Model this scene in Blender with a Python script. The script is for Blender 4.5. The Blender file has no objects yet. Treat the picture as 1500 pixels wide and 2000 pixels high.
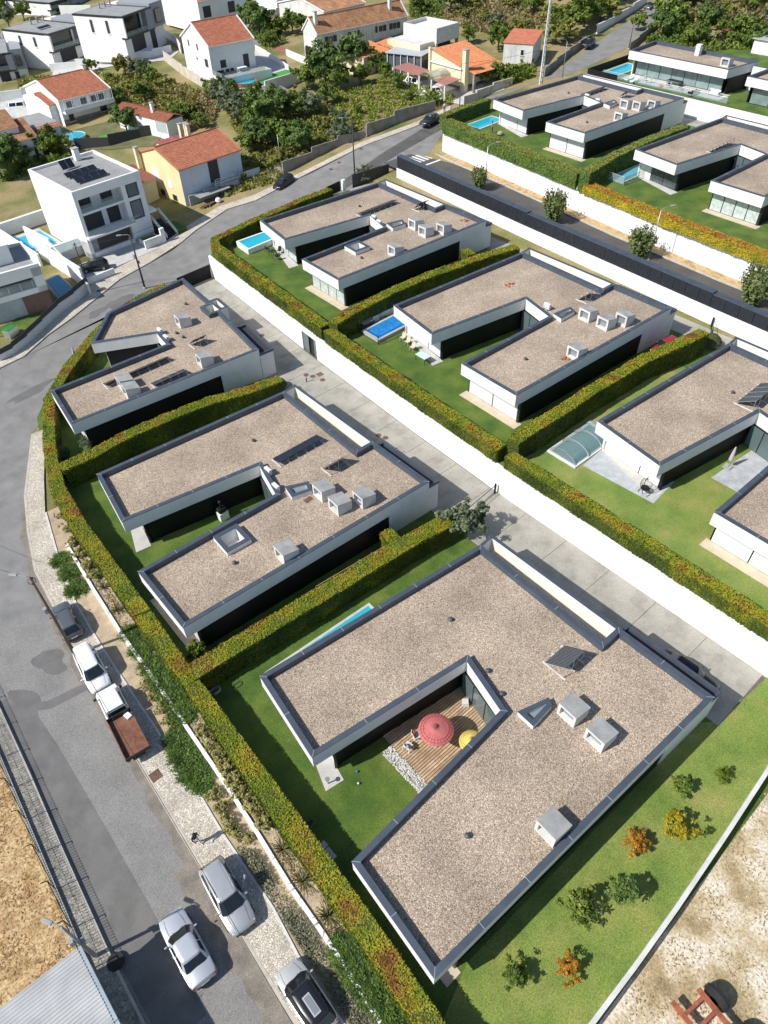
import bpy, bmesh, math, random
import numpy as np
from mathutils import Vector, Matrix
D = bpy.data; S = bpy.context.scene; COL = S.collection
random.seed(7); RNG = np.random.default_rng(7)
# ------------------------------------------------------------------ camera
F, CX, CY, H = 1387.0, 750.0, 1000.0, 47.0
_d = Vector((794-CX, 2369-CY, F)).normalized(); _up = -_d
_Y = (Vector((0,0,1)) - _up*_up.z).normalized(); _X = _Y.cross(_up)
_c, _s = math.cos(math.radians(40)), math.sin(math.radians(40))
RX, RY, RZ = _c*_X + _s*_Y, -_s*_X + _c*_Y, _up          # rows: world = R @ camera
cam = D.cameras.new('camera'); camo = D.objects.new('camera', cam); COL.objects.link(camo)
cam.sensor_fit = 'VERTICAL'; cam.sensor_height = 36; cam.lens = F/2000*36; cam.clip_end = 3000; cam.clip_start = .5
camo.matrix_world = Matrix(((RX.x,-RX.y,-RX.z,0),(RY.x,-RY.y,-RY.z,0),(RZ.x,-RZ.y,-RZ.z,H),(0,0,0,1)))
S.camera = camo
# ------------------------------------------------------------------ light
SUNV = Vector((1.0,-0.28,-1.0)).normalized()             # travel direction of the sunlight
w = D.worlds.new('World'); S.world = w; w.use_nodes = True; nt = w.node_tree; nt.nodes.clear()
sky = nt.nodes.new('ShaderNodeTexSky'); sky.sky_type = 'NISHITA'; sky.sun_disc = False
sky.sun_elevation = math.asin(-SUNV.z); sky.sun_rotation = math.atan2(-SUNV.x, -SUNV.y)
sky.air_density = 1.0; sky.dust_density = .6; sky.ozone_density = 1.2
bg = nt.nodes.new('ShaderNodeBackground'); bg.inputs[1].default_value = .095
ow = nt.nodes.new('ShaderNodeOutputWorld'); nt.links.new(sky.outputs[0], bg.inputs[0]); nt.links.new(bg.outputs[0], ow.inputs[0])
sl = D.lights.new('sun','SUN'); sl.energy = 4.0; sl.angle = math.radians(.53); sl.color = (1,.96,.90)
so = D.objects.new('sun', sl); COL.objects.link(so); so.rotation_euler = SUNV.to_track_quat('-Z','Y').to_euler()
S.view_settings.view_transform = 'Standard'; S.view_settings.look = 'None'
S.view_settings.exposure = 0.5; S.view_settings.gamma = 1; S.view_settings.use_curve_mapping = False
S.render.resolution_x, S.render.resolution_y = 768, 1024
# ------------------------------------------------------------------ mapping a photo position on a known level to the place
RP = [(-500,0),(43,0),(72,2.7),(84,4.3),(95,5.2),(122,7.4),(160,9.5),(250,14),(420,17),(1500,20)]
def ramp(x):
    for (a,za),(b,zb) in zip(RP,RP[1:]):
        if x <= b: return za+(zb-za)*(x-a)/(b-a)
    return RP[-1][1]
def G(px,py,z=0.0):
    c = Vector((px-CX, py-CY, F)); t = (z-H)/RZ.dot(c)
    return Vector((RX.dot(c)*t, RY.dot(c)*t, z))
def T(px,py,dz=0.0):
    z = 0
    for i in range(25): z = .5*z + .5*ramp(G(px,py,z+dz).x)
    return G(px,py,z+dz)
def GL(pts,z=0.0): return [G(x,y,z) for x,y in pts]
def TL(pts,dz=0.0): return [T(x,y,dz) for x,y in pts]
# ------------------------------------------------------------------ materials
MATS = {}
def _new(name):
    m = D.materials.new(name); m.use_nodes = True; nt = m.node_tree
    return m, nt, nt.nodes['Principled BSDF'], nt.nodes.new, nt.links.new
def _ramp(nd, stops):
    e = nd.color_ramp.elements
    while len(e) < len(stops): e.new(.5)
    for i,(p,c) in enumerate(stops): e[i].position = p; e[i].color = (*c,1)
def mat(name, col, rough=.75, var=.12, scale=1.5, bump=0, bscale=30, metal=0, fine=.0, fscale=60, alpha=1, spec=.5, coat=0, stops=None, streak=0, dirt=0):
    if name in MATS: return MATS[name]
    m, nt, p, N, L = _new(name); MATS[name] = m
    p.inputs['Roughness'].default_value = rough; p.inputs['Metallic'].default_value = metal
    p.inputs['Specular IOR Level'].default_value = spec; p.inputs['Coat Weight'].default_value = coat
    geo = N('ShaderNodeNewGeometry')
    n1 = N('ShaderNodeTexNoise'); n1.inputs['Scale'].default_value = scale; n1.inputs['Detail'].default_value = 5; L(geo.outputs['Position'], n1.inputs['Vector'])
    r1 = N('ShaderNodeValToRGB'); L(n1.outputs['Fac'], r1.inputs[0])
    lo = tuple(c*(1-var) for c in col); hi = tuple(min(1,c*(1+var)) for c in col)
    _ramp(r1, stops or [(.3,lo),(.7,hi)])
    out = r1.outputs[0]
    if fine:
        n2 = N('ShaderNodeTexNoise'); n2.inputs['Scale'].default_value = fscale; n2.inputs['Detail'].default_value = 3; L(geo.outputs['Position'], n2.inputs['Vector'])
        mr = N('ShaderNodeMapRange'); mr.inputs[1].default_value=.25; mr.inputs[2].default_value=.75; mr.inputs[3].default_value = 1-fine; mr.inputs[4].default_value = 1+fine; L(n2.outputs['Fac'], mr.inputs[0])
        mx = N('ShaderNodeVectorMath'); mx.operation='SCALE'; L(out, mx.inputs[0]); L(mr.outputs[0], mx.inputs['Scale']); out = mx.outputs[0]
    if streak:        # rain streaks and grime: stretched noise
        mp = N('ShaderNodeMapping'); mp.inputs['Scale'].default_value = (2.2,2.2,.25); L(geo.outputs['Position'], mp.inputs[0])
        n3 = N('ShaderNodeTexNoise'); n3.inputs['Scale'].default_value = 1.6; n3.inputs['Detail'].default_value = 6; L(mp.outputs[0], n3.inputs['Vector'])
        mr = N('ShaderNodeMapRange'); mr.inputs[1].default_value=.5; mr.inputs[2].default_value=.8; mr.inputs[3].default_value = 1; mr.inputs[4].default_value = 1-streak; L(n3.outputs['Fac'], mr.inputs[0])
        mx = N('ShaderNodeVectorMath'); mx.operation='SCALE'; L(out, mx.inputs[0]); L(mr.outputs[0], mx.inputs['Scale']); out = mx.outputs[0]
    if dirt:
        n4 = N('ShaderNodeTexNoise'); n4.inputs['Scale'].default_value = .55; n4.inputs['Detail'].default_value = 8; n4.inputs['Roughness'].default_value=.65; L(geo.outputs['Position'], n4.inputs['Vector'])
        mr = N('ShaderNodeMapRange'); mr.inputs[1].default_value=.48; mr.inputs[2].default_value=.72; mr.inputs[3].default_value = 1; mr.inputs[4].default_value = 1-dirt; L(n4.outputs['Fac'], mr.inputs[0])
        mx = N('ShaderNodeVectorMath'); mx.operation='SCALE'; L(out, mx.inputs[0]); L(mr.outputs[0], mx.inputs['Scale']); out = mx.outputs[0]
    L(out, p.inputs['Base Color'])
    if bump:
        nb = N('ShaderNodeTexNoise'); nb.inputs['Scale'].default_value = bscale; nb.inputs['Detail'].default_value = 4; L(geo.outputs['Position'], nb.inputs['Vector'])
        b = N('ShaderNodeBump'); b.inputs['Strength'].default_value = bump; b.inputs['Distance'].default_value = .03; L(nb.outputs['Fac'], b.inputs['Height']); L(b.outputs[0], p.inputs['Normal'])
    if alpha < 1: p.inputs['Alpha'].default_value = alpha
    return m
def cell_mat(name, stops, scale, joint=None, jw=.06, rough=.9, bump=.6, var_scale=.4, var=.12, dist=.02):
    "stones: every cell its own colour, with a joint between cells"
    if name in MATS: return MATS[name]
    m, nt, p, N, L = _new(name); MATS[name] = m; p.inputs['Roughness'].default_value = rough
    geo = N('ShaderNodeNewGeometry')
    v = N('ShaderNodeTexVoronoi'); v.inputs['Scale'].default_value = scale; L(geo.outputs['Position'], v.inputs['Vector'])
    sp = N('ShaderNodeSeparateColor'); L(v.outputs['Color'], sp.inputs[0])
    r = N('ShaderNodeValToRGB'); r.color_ramp.interpolation='LINEAR'; _ramp(r, stops); L(sp.outputs[0], r.inputs[0])
    n1 = N('ShaderNodeTexNoise'); n1.inputs['Scale'].default_value = var_scale; n1.inputs['Detail'].default_value=6; L(geo.outputs['Position'], n1.inputs['Vector'])
    mr = N('ShaderNodeMapRange'); mr.inputs[1].default_value=.3; mr.inputs[2].default_value=.7; mr.inputs[3].default_value=1-var; mr.inputs[4].default_value=1+var; L(n1.outputs['Fac'], mr.inputs[0])
    sc = N('ShaderNodeVectorMath'); sc.operation='SCALE'; L(r.outputs[0], sc.inputs[0]); L(mr.outputs[0], sc.inputs['Scale']); out = sc.outputs[0]
    n2 = N('ShaderNodeTexNoise'); n2.inputs['Scale'].default_value = 1.1; n2.inputs['Detail'].default_value = 7; n2.inputs['Roughness'].default_value=.7; L(geo.outputs['Position'], n2.inputs['Vector'])
    m2 = N('ShaderNodeMapRange'); m2.inputs[1].default_value=.52; m2.inputs[2].default_value=.74; m2.inputs[3].default_value=1; m2.inputs[4].default_value=.80; L(n2.outputs['Fac'], m2.inputs[0])
    s2 = N('ShaderNodeVectorMath'); s2.operation='SCALE'; L(out, s2.inputs[0]); L(m2.outputs[0], s2.inputs['Scale']); out = s2.outputs[0]
    b = N('ShaderNodeBump'); b.inputs['Strength'].default_value = bump; b.inputs['Distance'].default_value = dist
    if joint:
        e = N('ShaderNodeTexVoronoi'); e.feature='DISTANCE_TO_EDGE'; e.inputs['Scale'].default_value = scale; L(geo.outputs['Position'], e.inputs['Vector'])
        j = N('ShaderNodeMapRange'); j.inputs[1].default_value=jw*.4; j.inputs[2].default_value=jw; L(e.outputs['Distance'], j.inputs[0])
        mx = N('ShaderNodeMix'); mx.data_type='RGBA'; L(j.outputs[0], mx.inputs[0]); mx.inputs[6].default_value=(*joint,1); L(out, mx.inputs[7]); out = mx.outputs[2]
        L(j.outputs[0], b.inputs['Height'])
    else:
        inv = N('ShaderNodeMath'); inv.operation='SUBTRACT'; inv.inputs[0].default_value=1; L(v.outputs['Distance'], inv.inputs[1]); L(inv.outputs[0], b.inputs['Height'])
    L(b.outputs[0], p.inputs['Normal']); L(out, p.inputs['Base Color'])
    return m
def leaf_mat(name, stops, scale=.6, top=None, isl=.45, rough=.55, trans=.25, nlo=.28, nhi=.72):
    "foliage: a colour for every leaf (random per leaf + drifts over the plant); top = colours of the clipped top shoots"
    if name in MATS: return MATS[name]
    m, nt, p, N, L = _new(name); MATS[name] = m; p.inputs['Roughness'].default_value = rough; p.inputs['Specular IOR Level'].default_value=.25
    geo = N('ShaderNodeNewGeometry')
    n1 = N('ShaderNodeTexNoise'); n1.inputs['Scale'].default_value = scale; n1.inputs['Detail'].default_value = 4; L(geo.outputs['Position'], n1.inputs['Vector'])
    mr = N('ShaderNodeMapRange'); mr.inputs[1].default_value=nlo; mr.inputs[2].default_value=nhi; mr.inputs[3].default_value=0; mr.inputs[4].default_value=1-isl; L(n1.outputs['Fac'], mr.inputs[0])
    ma = N('ShaderNodeMath'); ma.operation='MULTIPLY_ADD'; L(geo.outputs['Random Per Island'], ma.inputs[0]); ma.inputs[1].default_value=isl; L(mr.outputs[0], ma.inputs[2])
    r = N('ShaderNodeValToRGB'); _ramp(r, stops); L(ma.outputs[0], r.inputs[0]); out = r.outputs[0]
    if top:
        r2 = N('ShaderNodeValToRGB'); _ramp(r2, top); L(ma.outputs[0], r2.inputs[0])
        at = N('ShaderNodeAttribute'); at.attribute_name = 'top'
        mx = N('ShaderNodeMix'); mx.data_type='RGBA'; L(at.outputs['Fac'], mx.inputs[0]); L(out, mx.inputs[6]); L(r2.outputs[0], mx.inputs[7]); out = mx.outputs[2]
    L(out, p.inputs['Base Color'])
    if trans:
        tr = N('ShaderNodeBsdfTranslucent'); L(out, tr.inputs[0]); ms = N('ShaderNodeMixShader'); ms.inputs[0].default_value = trans
        o = nt.nodes['Material Output']; L(p.outputs[0], ms.inputs[1]); L(tr.outputs[0], ms.inputs[2]); L(ms.outputs[0], o.inputs[0])
    return m
def glass_mat(name, col=(.02,.03,.035), rough=.05, alpha=1.0):
    if name in MATS: return MATS[name]
    m, nt, p, N, L = _new(name); MATS[name] = m
    p.inputs['Base Color'].default_value=(*col,1); p.inputs['Roughness'].default_value=rough; p.inputs['Specular IOR Level'].default_value=.7
    p.inputs['Alpha'].default_value = alpha
    return m
WHITE = mat('white_render',(.80,.80,.78),.85,.04,.8,bump=.15,bscale=25,streak=.05)
LIMEW = mat('limewashed_wall',(.80,.80,.80),.85,.03,.5,bump=.15,bscale=20,streak=.14,dirt=.06)
CONC_W = mat('pale_concrete',(.70,.69,.66),.8,.05,.9,bump=.1,streak=.05)
SLATE = mat('slate_blue_metal',(.068,.086,.112),.5,.14,1.2,metal=.15,fine=.06,fscale=9)
SEAM = mat('metal_seam',(.30,.34,.38),.5,.1)
BLACK = mat('black_cladding',(.010,.010,.011),.55,.3,.7,spec=.22)
CONC = mat('weathered_concrete',(.36,.36,.34),.85,.18,1.2,bump=.3,bscale=18,fine=.12,fscale=14,dirt=.3)
CONC_L = mat('light_concrete',(.60,.59,.56),.85,.1,1.4,bump=.2,fine=.08,fscale=16,dirt=.2)
LANE = mat('lane_concrete',(.335,.32,.275),.9,.12,.5,bump=.3,bscale=22,fine=.14,fscale=9,dirt=.34)
GRAVEL = cell_mat('roof_gravel',[(0,(0.123,0.093,0.066)),(.15,(0.246,0.186,0.134)),(.45,(0.353,0.271,0.198)),(.7,(0.414,0.328,0.240)),(.88,(0.493,0.407,0.306)),(1,(0.650,0.565,0.456))],20,bump=.55,dist=.035,var_scale=.25,var=.2)
COBBLE = cell_mat('limestone_cobble',[(0,(.46,.42,.34)),(.5,(.62,.57,.47)),(1,(.76,.71,.61))],9,joint=(.28,.23,.17),jw=.09,bump=.5,var_scale=.5,var=.2)
PAVER = cell_mat('grey_paver',[(0,(.22,.21,.18)),(1,(.36,.34,.29))],4.5,joint=(.10,.09,.07),jw=.05,bump=.4,var_scale=.6,var=.2)
GLASS = glass_mat('dark_glass'); 
CLEAR = glass_mat('clear_glass',(.35,.45,.45),.04,.28)
SHUT = mat('pale_shutter',(.62,.64,.66),.6,.03,3); SHUTW = mat('white_shutter',(.80,.81,.82),.6,.02)
DARKF = mat('dark_frame',(.02,.021,.023),.4,.1)
CURT = mat('pale_curtain',(.55,.62,.60),.9,.1,4)
PAVE = mat('pale_paving',(.50,.49,.46),.85,.1,1.2,bump=.2,fine=.08,fscale=12,dirt=.15)
PAVEY = mat('sandstone_paving',(.55,.46,.34),.85,.1,1.5,fine=.06)
LAWN = mat('lawn',(.07,.15,.025),.9,.3,.4,bump=1,bscale=30,fine=.5,fscale=13,dirt=.3,stops=[(.25,(.04,.088,.010)),(.45,(.07,.13,.013)),(.6,(.105,.16,.019)),(.78,(.165,.19,.034))])
LAWN2 = mat('sunburnt_lawn',(.1,.15,.03),.9,.3,.3,bump=1,bscale=30,fine=.45,fscale=12,dirt=.25,stops=[(.25,(.105,.185,.026)),(.45,(.17,.24,.042)),(.6,(.235,.265,.06)),(.75,(.33,.29,.10))])
DRY = mat('dry_field',(.4,.3,.15),.95,.3,.7,bump=1,bscale=14,fine=.5,fscale=7,stops=[(.25,(.24,.16,.065)),(.40,(.39,.265,.12)),(.52,(.50,.37,.19)),(.64,(.38,.24,.12)),(.8,(.28,.25,.09))])
SANDY = mat('sandy_lot',(.5,.42,.3),.95,.3,.45,bump=1,bscale=9,fine=.4,fscale=6,stops=[(.28,(.22,.17,.08)),(.4,(.38,.29,.16)),(.5,(.50,.41,.26)),(.58,(.60,.52,.39)),(.75,(.69,.63,.52))])
EARTH = mat('scrub_ground',(.3,.25,.12),.95,.3,.13,bump=1,bscale=7,fine=.3,fscale=5,stops=[(.3,(.10,.12,.03)),(.45,(.18,.17,.055)),(.6,(.30,.235,.11)),(.8,(.25,.19,.10))])
BED = mat('planter_earth',(.42,.33,.22),.95,.22,1.2,bump=1,bscale=14,fine=.25,fscale=12)
ASPH = mat('asphalt',(.225,.218,.205),.88,.10,.5,bump=.6,bscale=40,fine=.40,fscale=18,dirt=.14)
ASPH2 = mat('smooth_asphalt',(.215,.21,.20),.85,.14,.5,bump=.2,bscale=40,fine=.12,fscale=24,dirt=.2)
PATCH = mat('patched_asphalt',(.14,.137,.132),.85,.14,1,bump=.3,fine=.15,fscale=30)
KERB = mat('kerb_stone',(.46,.42,.35),.85,.15,2,bump=.3,fine=.12)
WATER = glass_mat('pool_water',(.02,.42,.55),.03); WATERD = glass_mat('deep_pool_water',(.02,.16,.27),.04)
POOLT = mat('pool_tile',(.08,.52,.66),.4,.08,3); WPAINT = mat('white_road_paint',(.72,.71,.68),.8,.12,2,fine=.15,fscale=10)
STEEL = mat('galvanised_steel',(.42,.44,.45),.4,.1,metal=.6); ALU = mat('aluminium',(.6,.62,.63),.35,.05,metal=.7)
WOODP = mat('weathered_pole_wood',(.16,.12,.085),.85,.2,3,fine=.15); CABLE = mat('black_cable',(.012,.012,.012),.7)
# ------------------------------------------------------------------ mesh building
class MB:
    def __init__(s): s.v=[]; s.f=[]
    def add(s, vs, fs):
        n=len(s.v); s.v += [tuple(v) for v in vs]; s.f += [tuple(i+n for i in f) for f in fs]; return s
    def box(s, c, size, rz=0.0, ax=None):
        "centre, full sizes; rz = heading"
        x,y,z=[k/2 for k in size]; co,si=math.cos(rz),math.sin(rz); vs=[]
        for dz in (-z,z):
            for dx,dy in((-x,-y),(x,-y),(x,y),(-x,y)): vs.append((c[0]+dx*co-dy*si, c[1]+dx*si+dy*co, c[2]+dz))
        return s.add(vs,[(3,2,1,0),(4,5,6,7),(0,1,5,4),(1,2,6,5),(2,3,7,6),(3,0,4,7)])
    def prism(s, poly, z0, z1, cap=True):
        n=len(poly); P=[(p[0],p[1]) for p in poly]
        if sum(P[i][0]*P[(i+1)%n][1]-P[(i+1)%n][0]*P[i][1] for i in range(n))<0: P=P[::-1]
        if not hasattr(z0,'__len__'): z0=[z0]*n
        if not hasattr(z1,'__len__'): z1=[z1]*n
        vs=[(x,y,z) for (x,y),z in zip(P,z0)]+[(x,y,z) for (x,y),z in zip(P,z1)]
        fs=[(i,(i+1)%n,(i+1)%n+n,i+n) for i in range(n)]
        if cap: fs+= [tuple(range(n,2*n)), tuple(range(n-1,-1,-1))]
        return s.add(vs,fs)
    def wall(s, p, q, t, z0, z1, side=0):
        "upright slab from p to q; side=0 centred, +1 thickness to the left, -1 to the right"
        d=Vector((q[0]-p[0],q[1]-p[1])); d.normalize(); n=Vector((-d.y,d.x))
        a,b=(t/2,-t/2) if side==0 else ((t,0) if side>0 else (0,-t))
        poly=[(p[0]+n.x*b,p[1]+n.y*b),(q[0]+n.x*b,q[1]+n.y*b),(q[0]+n.x*a,q[1]+n.y*a),(p[0]+n.x*a,p[1]+n.y*a)]
        return s.prism(poly,z0,z1)
    def tube(s, pts, r, n=8, cap=True):
        pts=[Vector(p) for p in pts]; rs=r if hasattr(r,'__len__') else [r]*len(pts); vs=[]; fs=[]
        ref=None
        for i,p in enumerate(pts):
            t=(pts[min(i+1,len(pts)-1)]-pts[max(i-1,0)]).normalized()
            if ref is None: ref=Vector((0,0,1)) if abs(t.z)<.9 else Vector((1,0,0))
            a=t.cross(ref).normalized(); b=t.cross(a); ref=-b if False else ref
            for k in range(n):
                th=2*math.pi*k/n; vs.append(p+(a*math.cos(th)+b*math.sin(th))*rs[i])
        for i in range(len(pts)-1):
            for k in range(n): fs.append((i*n+k,i*n+(k+1)%n,(i+1)*n+(k+1)%n,(i+1)*n+k))
        if cap: fs+=[tuple(range(n)),tuple(range(len(pts)*n-1,(len(pts)-1)*n-1,-1))]
        return s.add(vs,fs)
    def lathe(s, c, prof, n=24):
        vs=[];fs=[]
        for r,z in prof:
            for k in range(n): th=2*math.pi*k/n; vs.append((c[0]+r*math.cos(th),c[1]+r*math.sin(th),c[2]+z))
        for i in range(len(prof)-1):
            for k in range(n): fs.append((i*n+k,i*n+(k+1)%n,(i+1)*n+(k+1)%n,(i+1)*n+k))
        fs+=[tuple(range(n-1,-1,-1)),tuple(range((len(prof)-1)*n,len(prof)*n))]
        return s.add(vs,fs)
    def quad(s,*p): return s.add(p,[tuple(range(len(p)))])
    def xf(s,M):
        s.v=[tuple(M@Vector(v)) for v in s.v]; return s
    def build(s,name,m,parent=None,smooth=False,local=False,bevel=0):
        off=Vector((0,0,0))
        if parent is not None and not local: off=parent.get('_o',None); off=Vector(off) if off is not None else Vector((0,0,0))
        me=D.meshes.new(name); me.from_pydata([tuple(Vector(v)-off) for v in s.v],[],s.f); me.validate()
        bm=bmesh.new(); bm.from_mesh(me); bmesh.ops.recalc_face_normals(bm,faces=bm.faces[:])
        if bevel: bmesh.ops.bevel(bm,geom=[e for e in bm.edges if e.is_manifold and e.calc_face_angle(0)>.6],offset=bevel,segments=1,affect='EDGES')
        bm.to_mesh(me); bm.free()
        if smooth: me.polygons.foreach_set('use_smooth',[True]*len(me.polygons))
        me.materials.append(m); o=D.objects.new(name,me); COL.objects.link(o)
        if parent is not None:
            o.parent=parent
            if not local: o['_o']=list(off)
        return o
LABELS=[]
def tag(o,label,cat,group=None,kind=None):
    if label: o['label']=label; LABELS.append(label)
    if cat: o['category']=cat
    if group: o['group']=group
    if kind: o['kind']=kind
    return o
def thing(name,label,cat,loc=(0,0,0),rz=0,group=None):
    o=D.objects.new(name,None); COL.objects.link(o); o.location=loc; o.rotation_euler=(0,0,rz); o.empty_display_size=.3
    o['_o']=list(map(float,loc)); return tag(o,label,cat,group)
def struct(name,mb,m,parent=None,**k):
    o=mb.build(name,m,parent,**k)
    if parent is None: o['kind']='structure'
    return o
def copy_tree(o,parent=None,loc=None,rz=None,sc=None,label=None,group=None):
    c=o.copy(); COL.objects.link(c); c.parent=parent
    if loc is not None: c.location=loc
    if rz is not None: c.rotation_euler=(0,0,rz)
    if sc is not None: c.scale=sc if hasattr(sc,'__len__') else (sc,)*3
    if label: c['label']=label; LABELS.append(label)
    if group: c['group']=group
    for ch in KIDS(o): copy_tree(ch,c)
    return c
def KIDS(o): return [x for x in D.objects if x.parent==o] if not o.children else list(o.children)
def quads_mesh(name,V,m,parent=None,attr=None,k=4):
    "V: n x k x 3 array, one leaf (or blade, or stone facet) per row"
    n=len(V); me=D.meshes.new(name); me.vertices.add(n*k); me.vertices.foreach_set('co',np.ascontiguousarray(V,dtype=np.float32).ravel())
    me.loops.add(n*k); me.loops.foreach_set('vertex_index',np.arange(n*k,dtype=np.int32)); me.polygons.add(n)
    me.polygons.foreach_set('loop_start',np.arange(0,n*k,k,dtype=np.int32)); me.polygons.foreach_set('loop_total',np.full(n,k,dtype=np.int32)); me.update(calc_edges=True)
    if attr is not None:
        a=me.attributes.new('top','FLOAT','POINT'); a.data.foreach_set('value',np.repeat(attr.astype(np.float32),k))
    me.materials.append(m); o=D.objects.new(name,me); COL.objects.link(o)
    if parent is not None: o.parent=parent
    return o
def unit(a): return a/np.maximum(np.linalg.norm(a,axis=-1,keepdims=True),1e-9)
def leaves(P,Nrm,size,tilt=.7,aspect=1.7,rng=RNG):
    "leaf quads (diamond) at points P, facing about Nrm"
    n=len(P); N=unit(Nrm+tilt*rng.normal(size=(n,3))); A=unit(np.cross(N,rng.normal(size=(n,3)))); B=np.cross(N,A)
    s=size*rng.uniform(.6,1.35,(n,1)); a=A*s*aspect/2; b=B*s/2
    return np.stack([P-a,P-b+.1*a,P+a,P+b+.1*a],1)
def polyoff(poly,d):
    "offset a CCW polygon inwards by d (mitred)"
    n=len(poly); out=[]
    for i in range(n):
        a,b,c=Vector(poly[i-1]),Vector(poly[i]),Vector(poly[(i+1)%n])
        e1=(b-a).normalized(); e2=(c-b).normalized(); n1=Vector((-e1.y,e1.x)); n2=Vector((-e2.y,e2.x))
        k=(n1+n2)/max(.15,1+n1.dot(n2)); out.append((b.x+k.x*d,b.y+k.y*d))
    return out
def sheet(name,pts,m,dz=.004,sub=6.0,kind='structure',flat=None,label=None,parent=None):
    "a ground sheet following the terrain (or flat at z=flat); pts = plan outline"
    bm=bmesh.new(); vs=[bm.verts.new((p[0],p[1],0)) for p in pts]; bm.faces.new(vs)
    bmesh.ops.triangulate(bm,faces=bm.faces[:])
    if flat is None:
        xs=[p[0] for p in pts]
        for xc in [r[0] for r in RP]+list(np.arange(-60,420,max(sub,8))):
            if min(xs)<xc<max(xs): bmesh.ops.bisect_plane(bm,geom=bm.verts[:]+bm.edges[:]+bm.faces[:],plane_co=(xc,0,0),plane_no=(1,0,0))
    for v in bm.verts: v.co.z=(ramp(v.co.x) if flat is None else flat)+dz
    for f in bm.faces:
        if f.normal.z<0: f.normal_flip()
    bmesh.ops.recalc_face_normals(bm,faces=bm.faces[:])
    bm.normal_update()
    if bm.faces and sum(f.normal.z for f in bm.faces)<0: bmesh.ops.reverse_faces(bm,faces=bm.faces[:])
    me=D.meshes.new(name); bm.to_mesh(me); bm.free(); me.materials.append(m); o=D.objects.new(name,me); COL.objects.link(o)
    if parent: o.parent=parent
    elif kind: o['kind']=kind
    return o
from mathutils.geometry import tessellate_polygon
# ------------------------------------------------------------------ ground, roads, terraces
sheet('terrain',[(-500,-300),(900,-300),(900,1200),(-500,1200)],EARTH,dz=-.05,sub=30)
OUT=[(-6.0,2),(-5.62,19.9),(-5.25,27),(-4.86,33),(-4.55,39.6),(-4.4,48),(-4,60),(-1,73),(5,81.5),(12,84.4),(15.2,84.9),(19.3,87.6),(23.2,89.4),(27.8,92),(32.7,94.8),(38.4,96.5),(44.7,98.7),(48.2,100.2),(55.3,102.1)]
OUT+=[tuple(T(x,y).xy) for x,y in [(500,392),(580,350),(700,290),(813,247),(880,215),(975,188),(1060,157),(1140,100),(1233,37),(1277,7),(1310,-20)]]
KERB1=[(.2,2),(.43,13.2),(.67,19.6),(.81,23.7),(1.04,28.8),(1.43,35.9),(1.7,40.5),(2.2,46.2),(2.55,50.6),(3.93,55.7),(5.66,60.8),(8.21,66)]
B3H=[tuple(G(x,y,2).xy) for x,y in [(84,805),(84,781),(117,725),(150,682),(177,650),(215,612),(261,581),(320,553)]]
INN=KERB1+[(9.9,69.5)]+[(p[0]-.3,p[1]+.3) for p in B3H[1:]]+[(39.4,86.5),(42.5,86.7),(45,88.6),(52,89.7),(62,90.8),(68,91.2),(74,91.6),(80,90.6),(88,90.2)]
INN+=[tuple(T(x,y).xy) for x,y in [(905,203),(1010,172),(1125,140),(1230,90),(1277,50),(1317,20),(1360,-20)]]
sheet('street',OUT+INN[::-1],ASPH2,dz=-.03,sub=9)
sheet('street_asphalt',[p for p in OUT if p[1]<49]+[p for p in KERB1 if p[1]<47][::-1],ASPH,dz=-.026,flat=0)
def wob(pts,dx,amp,seed):
    rg=random.Random(seed); out=[]
    for (a,b),(c,d) in zip(pts,pts[1:]):
        n=max(1,int(math.hypot(c-a,d-b)/.9))
        for k in range(n): u=k/n; out.append((a+(c-a)*u+dx+rg.uniform(-amp,amp),b+(d-b)*u))
    return out
GUT=[p for p in KERB1 if p[1]<62]
def dirt_band(pts,wd,amp,seed,z):
    a=wob(pts,0,0,seed); b=wob(pts,-wd,amp,seed); mb=MB(); n=len(a)
    mb.add([(x,y,z) for x,y in a]+[(x,y,z) for x,y in b],[(i,i+1,n+i+1,n+i) for i in range(n-1)]); struct('gutter_dirt',mb,mat('gutter_dirt',(.215,.19,.155),.95,.2,1.2,fine=.35,fscale=14,dirt=.3))
dirt_band(GUT,.6,.22,3,-.0115); dirt_band([(.2,4),(.43,13.2),(.67,19.6),(.75,22)],1.3,.3,5,-.0155)
def strip(name,pts,wd,z0,z1,m,side=1,parent=None,kind='structure',tz=False):
    mb=MB()
    for p,q in zip(pts,pts[1:]):
        za=ramp(p[0]) if tz else 0; zb=ramp(q[0]) if tz else 0
        d=Vector((q[0]-p[0],q[1]-p[1])).normalized(); n=Vector((-d.y,d.x))*wd*side
        poly=[(p[0],p[1]),(q[0],q[1]),(q[0]+n.x,q[1]+n.y),(p[0]+n.x,p[1]+n.y)]; zz=[za,zb,zb,za]
        a=sum(poly[i][0]*poly[(i+1)%4][1]-poly[(i+1)%4][0]*poly[i][1] for i in range(4))
        if a<0: zz=zz[::-1]
        mb.prism(poly,[k+z0 for k in zz],[k+z1 for k in zz])
    o=mb.build(name,m,parent)
    if parent is None and kind: o['kind']=kind
    return o
KERB2=[(2.05,2),(2.31,7.7),(2.37,11.9),(2.73,14.9),(2.8,20.6),(3.01,23.7),(3.14,28.3),(3.21,31.4),(3.29,36),(3.46,41),(3.71,44.8),(4.89,51.4),(6.2,57),(8.0,61.6),(9.9,66),(11.5,69.3)]
sheet('pavement',KERB1+[(9.9,69.5)]+KERB2[::-1],COBBLE,dz=.10,flat=0)
strip('kerb',KERB1+[(9.9,69.5)],.22,-.05,.11,KERB,-1)
strip('planter_edging',KERB2[:13],.14,0,.16,CONC_L,-1)
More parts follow.
